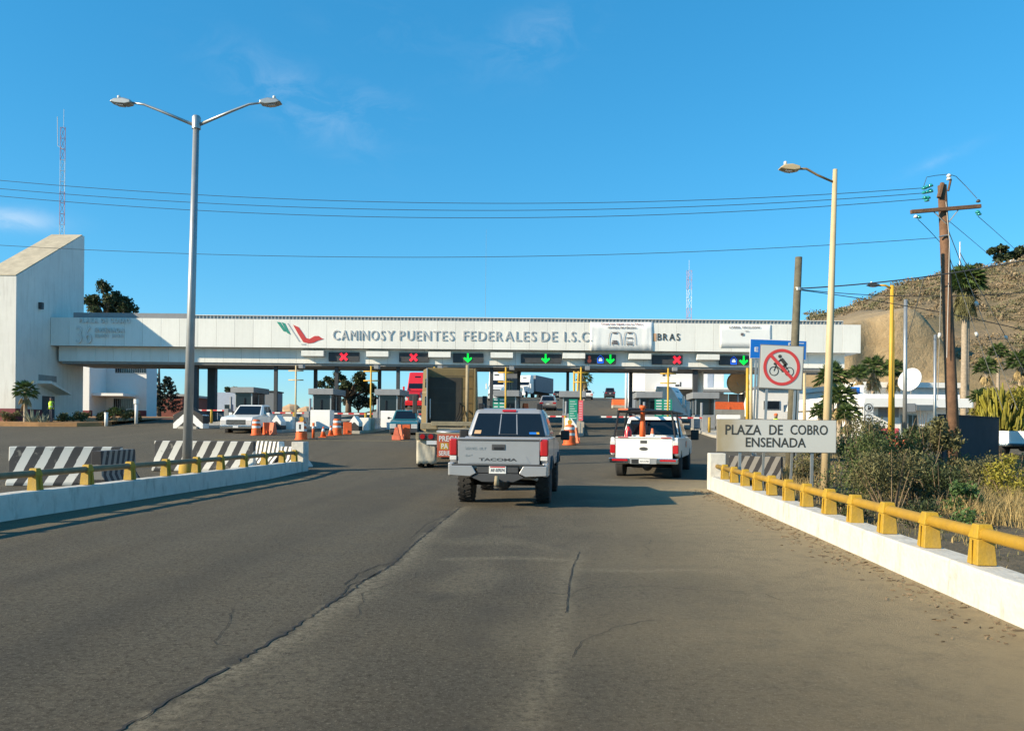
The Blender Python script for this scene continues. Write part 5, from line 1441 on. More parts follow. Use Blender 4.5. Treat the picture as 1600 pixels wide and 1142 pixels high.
# ================================================================ road signs
yS = 20.9
a, b = P(1120, 706, yS), P(1306.5, 656, yS)
w, z0, z1 = b.x - a.x, P(1213, 706, yS).z, P(1213, 656, yS).z
zb = land(a.x + w / 2, yS)
t = thing('plaza_name_sign', 'wide grey sign reading PLAZA DE COBRO ENSENADA beside the right parapet', 'sign', (a.x, yS, zb), 0)
t.rotation_euler.y = ROLL * .2
pn = bx('panel', 'sign_stained', t, 0, w, 0, .03, z0 - zb, z1 - zb, .02) if 'sign_stained' in MATS else None
def sign_stained():
    m, n, l, b_ = new_mat('sign_stained'); MATS['sign_stained'] = m
    b_.inputs['Roughness'].default_value = .5
    co = n.new('ShaderNodeTexCoord'); sp = n.new('ShaderNodeSeparateXYZ'); l.new(co.outputs['Object'], sp.inputs[0])
    nz = n.new('ShaderNodeTexNoise'); nz.inputs['Scale'].default_value = 2.2; nz.inputs['Detail'].default_value = 5; l.new(co.outputs['Object'], nz.inputs['Vector'])
    ad = n.new('ShaderNodeMath'); ad.operation = 'MULTIPLY_ADD'; ad.inputs[1].default_value = .7; l.new(nz.outputs['Fac'], ad.inputs[0]); l.new(sp.outputs[0], ad.inputs[2])
    mr = n.new('ShaderNodeMapRange'); mr.inputs['From Min'].default_value = .45; mr.inputs['From Max'].default_value = 1.35; mr.inputs['To Min'].default_value = .85; mr.inputs['To Max'].default_value = 0
    l.new(ad.outputs[0], mr.inputs['Value'])
    mx_ = n.new('ShaderNodeMix'); mx_.data_type = 'RGBA'; l.new(mr.outputs[0], mx_.inputs[0]); mx_.inputs[6].default_value = (.60, .59, .54, 1); mx_.inputs[7].default_value = (.36, .27, .13, 1)
    l.new(mx_.outputs[2], b_.inputs['Base Color'])
sign_stained()
hS = z1 - z0; zo = z0 - zb
bx('border', 'sign_edge', t, -.015, w + .015, .004, .028, zo - .015, zo + hS + .015, .01)
pn = bx('panel', 'sign_stained', t, 0, w, 0, .03, zo, zo + hS, .008)
def sx(px): return P(px, 680, yS).x - a.x
for wd, x0, x1, pt, pb_ in (('PLAZA', 1133, 1189, 663.5, 679), ('DE', 1201.5, 1222.5, 663.5, 679), ('COBRO', 1234.5, 1293, 663.5, 679), ('ENSENADA', 1165, 1259, 683.5, 698.5)):
    mid = (x0 + x1) / 2
    lettering(wd, 'sign_ink', pn, sx(x0), sx(x1), P(mid, pb_, yS).z - zb, P(mid, pt, yS).z - zb, -.004, .002, .012)
for px in (1157, 1270): bx('post', 'galv', t, sx(px) - .035, sx(px) + .035, .032, .09, -.2, zo + hS - .05)
# no cycling sign
yN = 22.0
a, b = P(1178, 606, yN), P(1250, 540, yN); c = P(1213.5, 573.5, yN); zb = land(c.x, yN)
t = thing('no_cycling_sign', 'square sign with red ring and struck out cyclist above the name sign', 'sign', (c.x, yN, zb)); t.rotation_euler.y = R(2.2)
s2 = 34.5 * yN / F; zo = c.z - zb
bx('border', 'sign_edge', t, -s2, s2, .004, .026, zo - s2, zo + s2, .02)
pn = bx('panel', 'sign_grey', t, -s2 + .02, s2 - .02, 0, .03, zo - s2 + .02, zo + s2 - .02, .015)
def ring(name, m, r0, r1, cx, cz, y, parent, n=40, th=.004):
    vs = []
    for k in range(n):
        a_ = 2 * math.pi * k / n
        for r_ in (r0, r1):
            for yy in (y, y + th): vs.append((cx + r_ * math.cos(a_), yy, cz + r_ * math.sin(a_)))
    fs = []
    for k in range(n):
        i, j = 4 * k, 4 * ((k + 1) % n)
        fs += [(i, i + 2, j + 2, j), (i + 1, j + 1, j + 3, i + 3), (i + 2, i + 3, j + 3, j + 2), (i, j, j + 1, i + 1)]
    return MB().add(vs, fs).build(name, m, parent)
ro = s2 * .83
bike = 'sign_ink'
for cx in (-.205, .215): ring('bicycle_wheel', bike, .108, .130, cx, zo - .115, -.006, pn, 28)
def bar(name, m, x0, z0, x1, z1, w_, y, parent):
    d = Vector((x1 - x0, 0, z1 - z0)); n_ = Vector((-d.z, 0, d.x)).normalized() * w_ / 2
    pts = [Vector((x0, 0, z0)) + n_, Vector((x0, 0, z0)) - n_, Vector((x1, 0, z1)) - n_, Vector((x1, 0, z1)) + n_]
    return MB().prism([(p_.x, p_.z) for p_ in pts], 1, y, y + .004).build(name, m, parent)
for q in ((-.205, -.115, -.15, .06, .028), (-.16, .04, .04, -.12, .028), (.04, -.12, .215, -.115, .028), (.04, -.12, .10, .04, .028), (.10, .04, .215, -.115, .024), (-.15, .06, -.20, .10, .04)): bar('bicycle_frame', bike, q[0], zo + q[1], q[2], zo + q[3], q[4], -.006, pn)
for q in ((-.02, .23, .13, .06, .095), (-.02, .22, -.12, .12, .04), (-.12, .12, -.17, .09, .035), (.12, .07, .0, .0, .06), (.0, .0, .03, -.13, .045)): bar('rider', bike, q[0], zo + q[1], q[2], zo + q[3], q[4], -.0065, pn)
MB().lathe([(.048, -.007), (.048, -.003)], 'y', (-.06, 0, zo + .295), 16).build('rider_head', bike, pn)
MB().lathe([(.035, -.007), (.035, -.003)], 'y', (-.19, 0, zo + .085), 12).build('basket', bike, pn)
ring('red_ring', 'sign_ring', ro * .84, ro, 0, zo, -.010, pn, 48)
bar('red_bar', 'sign_ring', -ro * .64, zo + ro * .64, ro * .64, zo - ro * .64, .085, -.011, pn)
for x in (-.36, .42): bx('post', 'galv', t, x - .03, x + .03, .032, .08, -.2, zo + s2 * .8)
# blue direction sign behind
yB = 27.6
a, b = P(1167, 559, yB), P(1254, 536, yB); zb = land(a.x, yB)
t = thing('blue_road_sign', 'blue road sign with a white letter E half hidden by the no cycling sign', 'sign', (a.x, yB, zb)); t.rotation_euler.y = R(1.6)
w, zo, hS = b.x - a.x, P(1167, 559, yB).z - zb, 29 * yB / F
bx('border', 'plate_white', t, -.02, w + .02, .004, .025, zo - .02, zo + hS + .02, .01); pn = bx('panel', 'sign_blue', t, 0, w, 0, .03, zo, zo + hS, .005)
lettering('E', 'plate_white', pn, .14, .27, zo + .22, zo + .38, -.004, .002, .02)
for q in ((.68 * w, .70 * w, 0, hS * .9), (.70 * w, .96 * w, hS * .86, hS * .9)): bx('frame_line', 'plate_white', pn, q[0], q[1], -.004, -.001, zo + q[2], zo + q[3])
for x in (.12, .17 ): bx('post', 'galv', t, w * x - .03, w * x + .03, .032, .1, -.3, zo + hS * .9)
bx('post', 'galv', t, w * .9 - .03, w * .9 + .03, .032, .1, -.3, zo + hS * .9)
# two small round-symbol signs
yR = 33.0
a = P(1357, 645, yR); zb = land(a.x, yR)
t = thing('stacked_sign', 'small white sign of two stacked squares with ringed symbols above the bushes', 'sign', (a.x, yR, zb))
for k, pc in enumerate((637, 653.5)):
    z = P(1357, pc, yR).z - zb; h2 = 7.8 * yR / F
    pn = bx('panel', 'plate_white', t, -h2, h2, 0, .03, z - h2, z + h2, .01); ring('ring', 'sign_ink', h2 * .68, h2 * .84, 0, z, -.005, pn, 24)
    for q in ((-.08, -.02, .02, .02) if k else (-.02, -.1, .02, .1), (-.02, -.08, .10, .04), (.04, -.1, .09, .0)): bar('symbol', 'sign_ink', q[0], z + q[1], q[2], z + q[3], .04, -.005, pn)
bx('post', 'galv', t, -.03, .03, .032, .09, -.2, P(1357, 630, yR).z - zb)

# ================================================================ barrels, cones and plastic barriers
def barrel(px, py, hpx, label, lamp=False, panel=False, w=1.0):
    p = G(px, py); k = hpx * p.y / F
    t = thing('traffic_barrel', label, 'traffic barrel', (p.x, p.y, gz(p.x, p.y)), 0, 'orange barrels and cones at the lanes')
    r_ = .27 * w
    MB().lathe([(r_ * 1.25, 0), (r_ * 1.25, .06), (r_ * 1.08, .07), (r_ * 1.05, k * .35), (r_ * .98, k * .37), (r_ * .95, k * .63), (r_ * .88, k * .65), (r_ * .82, k * .9), (r_ * .6, k * .95)], 'z', (0, 0, 0), 18).build('drum', 'orange', t, 'edge')
    for z in (.44, .72): MB().lathe([(r_ * (1.06 - .18 * z) , k * z), (r_ * (1.05 - .18 * z), k * (z + .12))], 'z', (0, 0, 0), 18).build('reflective_band', 'sheet_white', t, 'edge')
    if panel: bx('white_panel', 'sheet_white', t, -r_ * .75, r_ * .75, -r_ * 1.18, -r_ * 1.1, k * .45, k * .92); bx('panel_mark', 'sign_ink', t, -.05, .05, -r_ * 1.2, -r_ * 1.185, k * .55, k * .8)
    if lamp:
        MB().lathe([(.12, -.04), (.12, .04)], 'y', (0, 0, k * 1.08), 14).build('warning_lamp', 'pole_yellow', t); bx('lamp_body', 'pole_yellow', t, -.08, .08, -.035, .035, k * .92, k * 1.02)
def cone(px, py, hpx, label, slim_=False):
    p = G(px, py); k = hpx * p.y / F
    t = thing('delineator_post' if slim_ else 'traffic_cone', label, 'delineator' if slim_ else 'cone', (p.x, p.y, gz(p.x, p.y)), 0, 'orange barrels and cones at the lanes')
    bs = .22 if not slim_ else .2
    bx('base', 'charcoal' if slim_ else 'orange', t, -bs, bs, -bs, bs, 0, .04, .01)
    MB().lathe([(.17 if not slim_ else .08, .04), (.035 if not slim_ else .07, k)], 'z', (0, 0, 0), 14).build('cone_body', 'orange', t, True)
    z0, z1 = (.55, .80) if not slim_ else (.62, .78)
    r0 = .17 - .135 * z0 if not slim_ else .078
    MB().lathe([(r0 + .006, k * z0), ((.17 - .135 * z1 if not slim_ else .075) + .006, k * z1)], 'z', (0, 0, 0), 14).build('reflective_band', 'sheet_white', t, True)
def plastic(px, py, hpx, wpx, label, m='orange', rz=0.0, n=1):
    p = G(px, py); k = hpx * p.y / F; w = wpx * p.y / F
    t = thing('plastic_barrier', label, 'plastic barrier', (p.x, p.y, gz(p.x, p.y)), rz, 'orange plastic barriers')
    MB().prism([(-.25, 0), (.25, 0), (.22, .12), (.10, k * .9), (.10, k), (-.10, k), (-.10, k * .9), (-.22, .12)], 0, -w / 2, w / 2).build('shell', m, t, bevel=.02)
    bx('rib', m, t, -.04, .04, -.262, .262, .05, k * .35, .01); bx('foot', m, t, -w * .42, w * .42, -.255, .255, .0, .08)
barrel(400.5, 680, 26, 'leftmost orange and white barrel in front of the white pickup', w=.95)
plastic(416, 679, 19, 9, 'orange plastic barrier close right of the leftmost barrel', rz=.5); plastic(425.5, 679, 19, 9, 'second orange plastic barrier beside the island nose', 'orange_faded', rz=-.3)
barrel(471, 687, 30, 'orange barrel with white panel and amber lamp', True, True, 1.05)
cone(489.5, 685.5, 25, 'thin orange tube right of the barrel with white panel', True)
cone(505, 683.5, 17, 'lone small orange traffic cone'); cone(517, 681, 16, 'small orange cone leaning on the striped barrel')
barrel(526.5, 680, 27, 'orange barrel with two white bands beside a small cone', w=.95); plastic(543, 678.5, 19, 13, 'bright orange plastic barrier beside the second island nose', rz=.2)
plastic(634, 686, 22, 14, 'orange plastic barrier in front of the teal car', rz=.1); plastic(625, 686.5, 23, 5, 'narrow orange plastic barrier left of the one before the teal car', 'orange_faded', rz=1.2); plastic(619.5, 687.5, 20, 3, 'reddish plastic barrier end beside the teal car', 'sign_red', rz=1.3)
barrel(890, 695, 33, 'orange barrel with amber lamp by the tariff boards', True, False, 1.1); plastic(899, 692, 24, 6, 'orange plastic barrier tucked behind the barrel by the tariff boards', 'orange_faded', rz=1.0)
def far_barrier(px, py, y, wpx, hpx, label, m='orange'):
    p = P(px, py, y); k = hpx * y / F; w = wpx * y / F
    t = thing('plastic_barrier', label, 'plastic barrier', (p.x, y, gz(p.x, y)), .2, 'orange plastic barriers')
    kk = max(k, p.z + k - t.location.z)
    lo = max(0, kk - max(k, .5))
    if lo > .1: bx('plinth', 'concrete', t, -w / 2, w / 2, -.3, .3, 0, lo, .02)
    MB().prism([(-.3, lo), (.3, lo), (.12, kk), (-.12, kk)], 0, -w / 2, w / 2).build('shell', m, t, bevel=.03); bx('rib', m, t, -.05, .05, -.305, .305, lo, lo + .2)
far_barrier(967, 633, 95, 22, 9, 'far orange barriers beside the uphill road'); far_barrier(1137, 640, 64, 52, 12, 'long orange barrier under the shelter right of the lanes')
far_barrier(777, 640, 70, 6, 7, 'small orange barrier end by the grey cabin'); far_barrier(821, 638, 60, 8, 8, 'orange cone top seen over the silver pickup roof')
# crumpled orange mesh in the bushes
b = MB(); vs = []
for i in range(13):
    for j in range(8):
        q = P(1388 + 30 * i / 12, 713 - 27 * j / 7, 27.5); vs.append(q + Vector((.05 * noise.noise((i * .7, j * .7, 1)), .16 * noise.noise((i * .5, j * .6, 8)), .06 * noise.noise((i * .6, j * .9, 3)))))
c = vs[0].copy(); vs = [v - c for v in vs]
o = b.add(vs, [(i * 8 + j, (i + 1) * 8 + j, (i + 1) * 8 + j + 1, i * 8 + j + 1) for i in range(12) for j in range(7)]).build('safety_netting', 'orange_faded', None, True); o.location = c
so = o.modifiers.new('s', 'SOLIDIFY'); so.thickness = .02
tag(o, 'crumpled orange netting among the bushes at right', 'netting')

# ================================================================ buildings
def building(label, x0, x1, y0, y1, z1, m='bldg_white', name='office_building'):
    zb = min(land(x0, y0), land(x1, y0)) - .3
    t = thing(name, label, 'building', (x0, y0, 0)); bx('wall', m, t, 0, x1 - x0, 0, y1 - y0, zb, z1, .03)
    return t
def win(t, x0, x1, z0, z1, m='dark_glass', bars=0, y=0.0, frame='galv'):
    w = bx('window', frame, t, x0, x1, y - .06, y + .02, z0, z1)
    if not bars: bx('pane', m, w, x0 + .06, x1 - .06, y - .075, y - .0605, z0 + .06, z1 - .06)
    else:
        st = (x1 - x0) / bars
        for k in range(bars): bx('pane', m, w, x0 + k * st + st * .12, x0 + (k + 1) * st - st * .12, y - .075, y - .0605, z0 + .06, z1 - .06)
# two-storey office behind the left end
yb_ = 76
def bx_px(px): return P(px, 620, yb_).x
t = building('two storey white office behind the tower with barred window strips', bx_px(140), bx_px(229), yb_, yb_ + 2.2, P(180, 560, yb_).z + 2.0)
ox = t.location.x
def bz_(py): return P(180, py, yb_).z
win(t, bx_px(180) - ox, bx_px(228) - ox, bz_(583), bz_(571), 'dark_glass', 14); win(t, bx_px(178) - ox, bx_px(208) - ox, bz_(639), bz_(622), 'dark_glass', 10)
bx('canopy_slab', 'bldg_white', t, bx_px(105) - ox, bx_px(213) - ox, -2.6, 0, bz_(620), bz_(616)); bx('plinth', 'maroon', t, -.02, bx_px(229) - ox, -.05, .02, land(ox, yb_) - .2, bz_(641))
bx('door', 'charcoal', t, bx_px(150) - ox, bx_px(165) - ox, -.04, .01, bz_(662), bz_(628))
t = building('narrow white stair block beside the slab tower', P(118, 600, 73).x, P(140, 600, 73).x, 73, 76, P(130, 556, 73).z, 'bldg_white', 'stair_block'); bx('plinth', 'maroon', t, -.02, P(140, 600, 73).x - P(118, 600, 73).x + .02, -.05, .5, land(-40, 73) - .2, P(130, 641, 73).z)
t = building('brownish brick house beyond the dark conifer', P(243, 640, 105).x, P(285, 640, 105).x, 105, 115, P(260, 619, 105).z, 'brick_red', 'brick_house'); bx('roof', 'soffit', t, -.3, P(285, 640, 105).x - P(243, 640, 105).x + .3, -.3, 10.3, P(260, 619, 105).z, P(260, 619, 105).z + .3)
t = building('long bluish building beyond the left lanes', P(338, 640, 100).x, P(378, 640, 100).x, 100, 112, P(350, 613, 100).z, 'bldg_blue'); win(t, 1, 2, 3.2, 4.3)
t = building('low dark red shed behind the white pickup', P(375, 640, 98).x, P(404, 640, 98).x, 98, 106, P(390, 616, 98).z, 'brick_red', 'shed'); bx('roof', 'soffit', t, -.2, 2.6, -.2, 8.2, P(390, 616, 98).z, P(390, 616, 98).z + .2)
for px0, px1, pt, lab in ((398, 428, 612, 'grey cabin between the third and fourth columns'), (497, 523, 612, 'dark grey cabin left of the round tree trunk'), (594, 620, 611, 'dark grey container behind the teal car'), (790, 812, 582, 'tall blue grey gantry cabinet above the silver pickup'), (992, 1006, 613, 'grey cabin left of the white service building')):
    y = 80 if px0 != 790 else 72
    x0, x1 = P(px0, 640, y).x, P(px1, 640, y).x
    t = building(lab, x0, x1, y, y + 3, P(px0, pt, y).z, 'trailer_grey', 'cabin'); bx('roof', 'charcoal', t, -.1, x1 - x0 + .1, -.1, 3.1, P(px0, pt, y).z, P(px0, pt, y).z + .12)
    win(t, .3, (x1 - x0) * .45, P(px0, pt, y).z - 1.7, P(px0, pt, y).z - .6)
# white service building to the right of the lanes
ys = 84
def wx(px): return P(px, 620, ys).x
def wz(py): return P(1080, py, ys).z
t = building('white service building with small dark emblem beyond the right lanes', wx(1007), wx(1131), ys, ys + 12, wz(566), 'bldg_white', 'service_building'); ox = t.location.x
bx('plinth', 'sign_pink', t, -.02, wx(1023) - ox, -.04, .02, wz(655), wz(628))
bx('recess', 'soffit', t, wx(1024) - ox, wx(1082) - ox, -.03, .01, wz(640), wz(608)); bx('window_band', 'bldg_blue', t, wx(1105) - ox, wx(1114) - ox, -.04, .01, wz(605), wz(570))
bx('ledge', 'bldg_white', t, wx(1024) - ox, wx(1135) - ox, -1.2, .0, wz(609), wz(606))
bx('ledge', 'booth_grey', t, wx(1082) - ox, wx(1161) - ox, -2.6, -1.21, wz(613.5), wz(610))
for px in (1105, 1107.5, 1160): bx('ledge_post', 'galv', t, wx(px) - ox - .06, wx(px) - ox + .06, -2.5, -2.38, wz(656), wz(613.5))
for q in ((1033, 1047, 582.5, 584), (1035, 1039, 585, 588), (1041.5, 1046, 585, 588), (1040.5, 1042.5, 578, 583), (1055, 1061, 601, 604), (1062, 1064, 597, 604)): bx('emblem', 'charcoal', t, wx(q[0]) - ox, wx(q[1]) - ox, -.03, -.004, wz(q[3]), wz(q[2]))
bx('shelter_wall', 'charcoal', t, wx(1133) - ox, wx(1156) - ox, -1.5, -1.4, wz(650), wz(616)); bx('shelter_wall', 'booth_grey', t, wx(1108) - ox, wx(1132) - ox, -1.5, -1.4, wz(650), wz(616))
p = ground_at(1056, 66); t = semi('white lorry cab between the white building and the right lanes', (p.x - .6, p.y + 4, gz(p.x, p.y)), R(-120), 'truck_white', 3.3); t.rotation_euler.x = 0
# low white building at the right with rooftop dish
yr_ = 52
def rx(px): return P(px, 640, yr_).x
def rzv(py): return P(1420, py, yr_).z
t = building('low white flat roofed building at right with maroon plinth', rx(1346), rx(1500), yr_, yr_ + 14, rzv(616), 'bldg_white', 'low_building'); ox = t.location.x
bx('roof_band', 'bldg_white', t, -.25, rx(1500) - ox + .3, -1.0, 14.2, rzv(637), rzv(623), .02)
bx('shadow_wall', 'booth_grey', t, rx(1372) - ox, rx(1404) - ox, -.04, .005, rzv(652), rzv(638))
bx('plinth', 'sign_pink', t, rx(1374) - ox, rx(1404) - ox, -.05, .01, rzv(684), rzv(669))
win(t, rx(1407) - ox, rx(1415) - ox, rzv(674), rzv(647)); win(t, rx(1418) - ox, rx(1433) - ox, rzv(674), rzv(647), bars=2)
bx('grey_fascia', 'booth_grey', t, rx(1403) - ox, rx(1417) - ox, -1.1, -1.02, rzv(644), rzv(631)); bx('louvre', 'booth_grey', t, rx(1418) - ox, rx(1447) - ox, -1.1, -1.02, rzv(642), rzv(633))
for k in range(6): bx('louvre_slat', 'galv', t, rx(1418) - ox, rx(1447) - ox, -1.14, -1.10, rzv(641.3 - k * 1.4), rzv(640.7 - k * 1.4))
bx('roof_tank', 'sign_blue', t, rx(1366) - ox, rx(1374) - ox, 3, 4, rzv(622), rzv(601)); bx('roof_box', 'bldg_white', t, rx(1375) - ox, rx(1381) - ox, 3, 4, rzv(622), rzv(598)); bx('roof_unit', 'charcoal', t, rx(1358) - ox, rx(1364) - ox, 2.5, 3.5, rzv(626), rzv(604))
t = building('second white building behind the utility pole', rx(1430), rx(1620), yr_ + 9, yr_ + 20, rzv(606) + .5, 'bldg_white', 'low_building')
bx('roof_band', 'bldg_white', t, -.2, rx(1620) - rx(1430) + .2, -.5, 11.2, rzv(606) + .51, rzv(606) + .9)
t = building('white wall stub at the right edge behind the cactus tree', rx(1565), rx(1660), yr_ - 4, yr_ + 2, rzv(632), 'bldg_white', 'low_building'); bx('coping', 'concrete', t, -.1, rx(1660) - rx(1565) + .1, -.1, 6.1, rzv(632), rzv(632) + .15)
t = building('white annex glimpsed below the no cycling sign', P(1183, 640, 78).x, P(1262, 640, 78).x, 78, 84, P(1200, 607, 78).z, 'bldg_white', 'service_annex'); bx('roof_band', 'booth_grey', t, -.2, 5.2, -.4, 6.2, P(1200, 607, 78).z, P(1200, 604, 78).z); win(t, .6, 2.2, P(1200, 640, 78).z, P(1200, 626, 78).z)
# dishes
def dish(label, px, py, y, r_, m, yaw, tiltx, zb):
    c = P(px, py, y); t = thing('satellite_dish', label, 'satellite dish', (c.x, y, zb)); h = c.z - zb
    MB().tube([(0, .1, 0), (0, .1, h)], .06, 8).build('mast', 'galv', t, True)
    pr = [(r_ * k / 6, .28 * r_ * (k / 6) ** 2) for k in range(7)]; pr[0] = (.02, 0)
    o = MB().lathe(pr + [(r_ * .98, .30 * r_)] + [(a_, b_ + .03) for a_, b_ in pr[::-1]], 'y', (0, 0, 0), 24).build('reflector', m, t, True, fix=False); o.location = (0, 0, h); o.rotation_euler = (R(tiltx), 0, R(180 + yaw))
    f = MB(); f.tube([(0, 0, -r_ * .2), (0, r_ * .9, 0)], .03, 5); f = f.build('feed_arm', 'galv', t); f.location = (0, 0, h); f.rotation_euler = o.rotation_euler
    return t
dish('white satellite dish on the low building roof', 1424.5, 595, 53.5, .82, 'bldg_white', -58, 18, rzv(616))
dish('tan round dish antenna beneath the right end of the canopy', 1154, 598, 68, .95, 'dish_tan', -25, 0, gz(19, 68))
# dark block wall
y0 = 30
a, b = P(1474, 700, y0), P(1561, 700, y0 + 4.6); zb = -.3
t = thing('block_wall', 'dark grey block wall right of the utility pole', 'wall', (a.x, a.y, 0), math.atan2(b.y - a.y, b.x - a.x)); ln = (Vector((b.x, b.y)) - Vector((a.x, a.y))).length
mat('wall_dark', (.035, .038, .045), .9, var=.25, scale=1.4, dirt=.3, dcol=(.06, .05, .04), bump=.4, bscale=8)
bx('wall', 'wall_dark', t, 0, ln, 0, .2, zb, P(1515, 651, y0 + 2.3).z, .01); bx('coping', 'wall_dark', t, -.03, ln + .03, -.03, .23, P(1515, 651, y0 + 2.3).z, P(1515, 649.5, y0 + 2.3).z)
# kerbed verge in front of the tower
pts = [P(-60, 667, 55.5), P(60, 667, 55.3), P(120, 667, 55.6), P(160, 667, 56.5), P(175, 667, 58)]
vs, fs = [], []
for i, q in enumerate(pts):
    z = gz(q.x, q.y); vs += [(q.x, q.y, z - .1), (q.x, q.y, z + .28), (q.x + .1, q.y + .4, z + .30), (q.x - .3, 74, gz(q.x, 74) + .25)]
for i in range(len(pts) - 1):
    for c in range(3): fs.append((4 * i + c, 4 * i + 4 + c, 4 * i + 5 + c, 4 * i + 1 + c))
o = MB().add(vs, fs).build('verge_kerb', 'kerb_rust', None); struct(o); o.name = 'kerb'
# rubble on the left beyond the lanes
for k, (px, w) in enumerate(((452, 1.6), (463, 1.1), (478, 1.4), (441, .9))):
    q = ground_at(px, 92); b = MB(); bm = bmesh.new(); bmesh.ops.create_icosphere(bm, subdivisions=2, radius=w)
    for v in bm.verts: v.co = v.co * (1 + .35 * noise.noise(v.co * 1.3 + Vector((k * 5, 0, 0)))); v.co.z *= .75
    me = bpy.data.meshes.new('boulder'); bm.to_mesh(me); bm.free(); me.materials.append(M('dish_tan')); o = bpy.data.objects.new('boulder', me); COL.objects.link(o); o.location = (q.x, q.y, q.z + w * .4)
    tag(o, ('tan boulder furthest right of four beyond the left lanes', 'small tan boulder second from left beyond the left lanes', 'tan boulder third in the row beyond the left lanes', 'smallest tan boulder at the left of the row')[{2: 0, 0: 1, 1: 2, 3: 3}[k]], 'boulder', 'boulders beyond the lanes')
# low parapet wall behind the left lanes
q0, q1 = ground_at(340, 86), ground_at(640, 86)
t = thing('boundary_wall', 'low dark wall crossing behind the left lanes', 'wall', (q0.x, 86, q0.z)); bx('wall', 'booth_grey', t, 0, q1.x - q0.x, 0, .3, -.4, .75); bx('coping', 'charcoal', t, -.05, q1.x - q0.x + .05, -.05, .35, .75, .9)

# ================================================================ plants
def rvec(): 
    while True:
        v = Vector((rnd.uniform(-1, 1), rnd.uniform(-1, 1), rnd.uniform(-1, 1)))
        if .05 < v.length < 1: return v.normalized()
def leaf_quads(b, c, rad, n, size, aspect=.5, shell=.55, droop=0.0, lean=None):
    """n leaf-sized faces spread through an ellipsoid, thicker toward its skin"""
    for _ in range(n):
        d = rvec(); k = (rnd.random() ** .45) * (1 - shell * .2)
        k *= 1 + .30 * noise.noise(Vector((d.x * 2.2 + c[0], d.y * 2.2 + c[1], d.z * 2.2 + c[2])))
        p = Vector((c[0] + d.x * rad[0] * k, c[1] + d.y * rad[1] * k, c[2] + d.z * rad[2] * k))
        u = (rvec() + (lean or Vector((0, 0, 0))) - Vector((0, 0, droop))).normalized(); w = u.cross(rvec()).normalized()
        s = size * rnd.uniform(.55, 1.35)
        a, e = u * s * .5, w * s * aspect * .5
        b.add([p - a, p + e, p + a, p - e], [(0, 1, 2, 3)])
def limbs(b, base, tips, r0):
    for tp in tips:
        m_ = base.lerp(tp, .5) + Vector((rnd.uniform(-.2, .2), rnd.uniform(-.2, .2), .15)) * (tp - base).length * .2
        b.tube([base, m_, tp], [r0 * .6, r0 * .4, r0 * .12], 5)
def tree(label, base, blobs, n, size, m, trunk_h, r0=.2, name='leafy_tree', group=None, cat='tree', bark='bark', aspect=.55):
    """blobs: (dx, dy, z, rx, ry, rz) about the base"""
    t = thing(name, label, cat, base, 0, group)
    tr = MB(); tr.tube([(0, 0, -.3), (rnd.uniform(-.1, .1) * trunk_h * .2, 0, trunk_h * .5), (0, 0, trunk_h)], [r0 * 1.25, r0, r0 * .75], 8)
    limbs(tr, Vector((0, 0, trunk_h * .9)), [Vector((q[0], q[1], q[2])) for q in blobs], r0)
    tr.build('trunk', bark, t, True)
    b = MB(); tot = sum(q[3] * q[4] + q[3] * q[5] for q in blobs)
    for q in blobs: leaf_quads(b, q[:3], q[3:], int(n * (q[3] * q[4] + q[3] * q[5]) / tot), size, aspect)
    b.build('crown', m, t, fix=False)
    return t
def clumps(cx, cz, rx, rz, k, r, ry=None):
    out = []
    for _ in range(k):
        a = rnd.uniform(0, 2 * math.pi); d = math.sqrt(rnd.random())
        s = r * rnd.uniform(.7, 1.25)
        out.append((cx + math.cos(a) * d * rx, rnd.uniform(-1, 1) * (ry or rx * .8), cz + math.sin(a) * d * rz, s, s, s * .8))
    return out
def at(px, py, y): return P(px, py, y)
# tree behind the tower
def px_tree(label, y, pxc, pyc, rxp, ryp, k, rp, n, size, m, name='leafy_tree', base_z=None, trunk=None, **kw):
    c = P(pxc, pyc, y); s = y / F; zb = land(c.x, y) if base_z is None else base_z
    h = c.z - zb
    return tree(label, (c.x, y, zb), clumps(0, h, rxp * s, ryp * s, k, rp * s), n, size, m, trunk or max(.5, h - ryp * s * .6), name=name, **kw)
px_tree('dark leafy tree rising behind the canopy beside the tower', 80, 165, 470, 32, 26, 22, 11, 5200, .30, 'leaf_dark', r0=.3)
px_tree('dark leafy lower boughs right of the tree beside the tower', 79, 192, 482, 12, 8, 7, 7, 1300, .26, 'leaf_dark', r0=.15)
# dark conifer
c = ground_at(248, 84); t = thing('conifer_tree', 'very dark pointed conifer left of the lamp post beyond the lanes', 'tree', c)
MB().tube([(0, 0, -.2), (0, 0, 6)], [.3, .06], 8).build('trunk', 'bark', t)
b = MB()
for sx_, hh, rr in ((-.9, 6.4, 1.5), (.9, 4.6, 1.7)):
    for k in range(60):
        z = .6 + (hh - .8) * (k / 60); r_ = rr * (1 - (z / hh) ** 1.3) + .12; a = k * 2.4
        d = Vector((math.cos(a), math.sin(a), .25))
        for j in range(22):
            p = Vector((sx_, 0, z)) + d * r_ * (.3 + .75 * j / 22); leaf_quads(b, p, (.14, .14, .14), 2, .30, .35)
b.build('crown', 'leaf_cypress', t, fix=False)
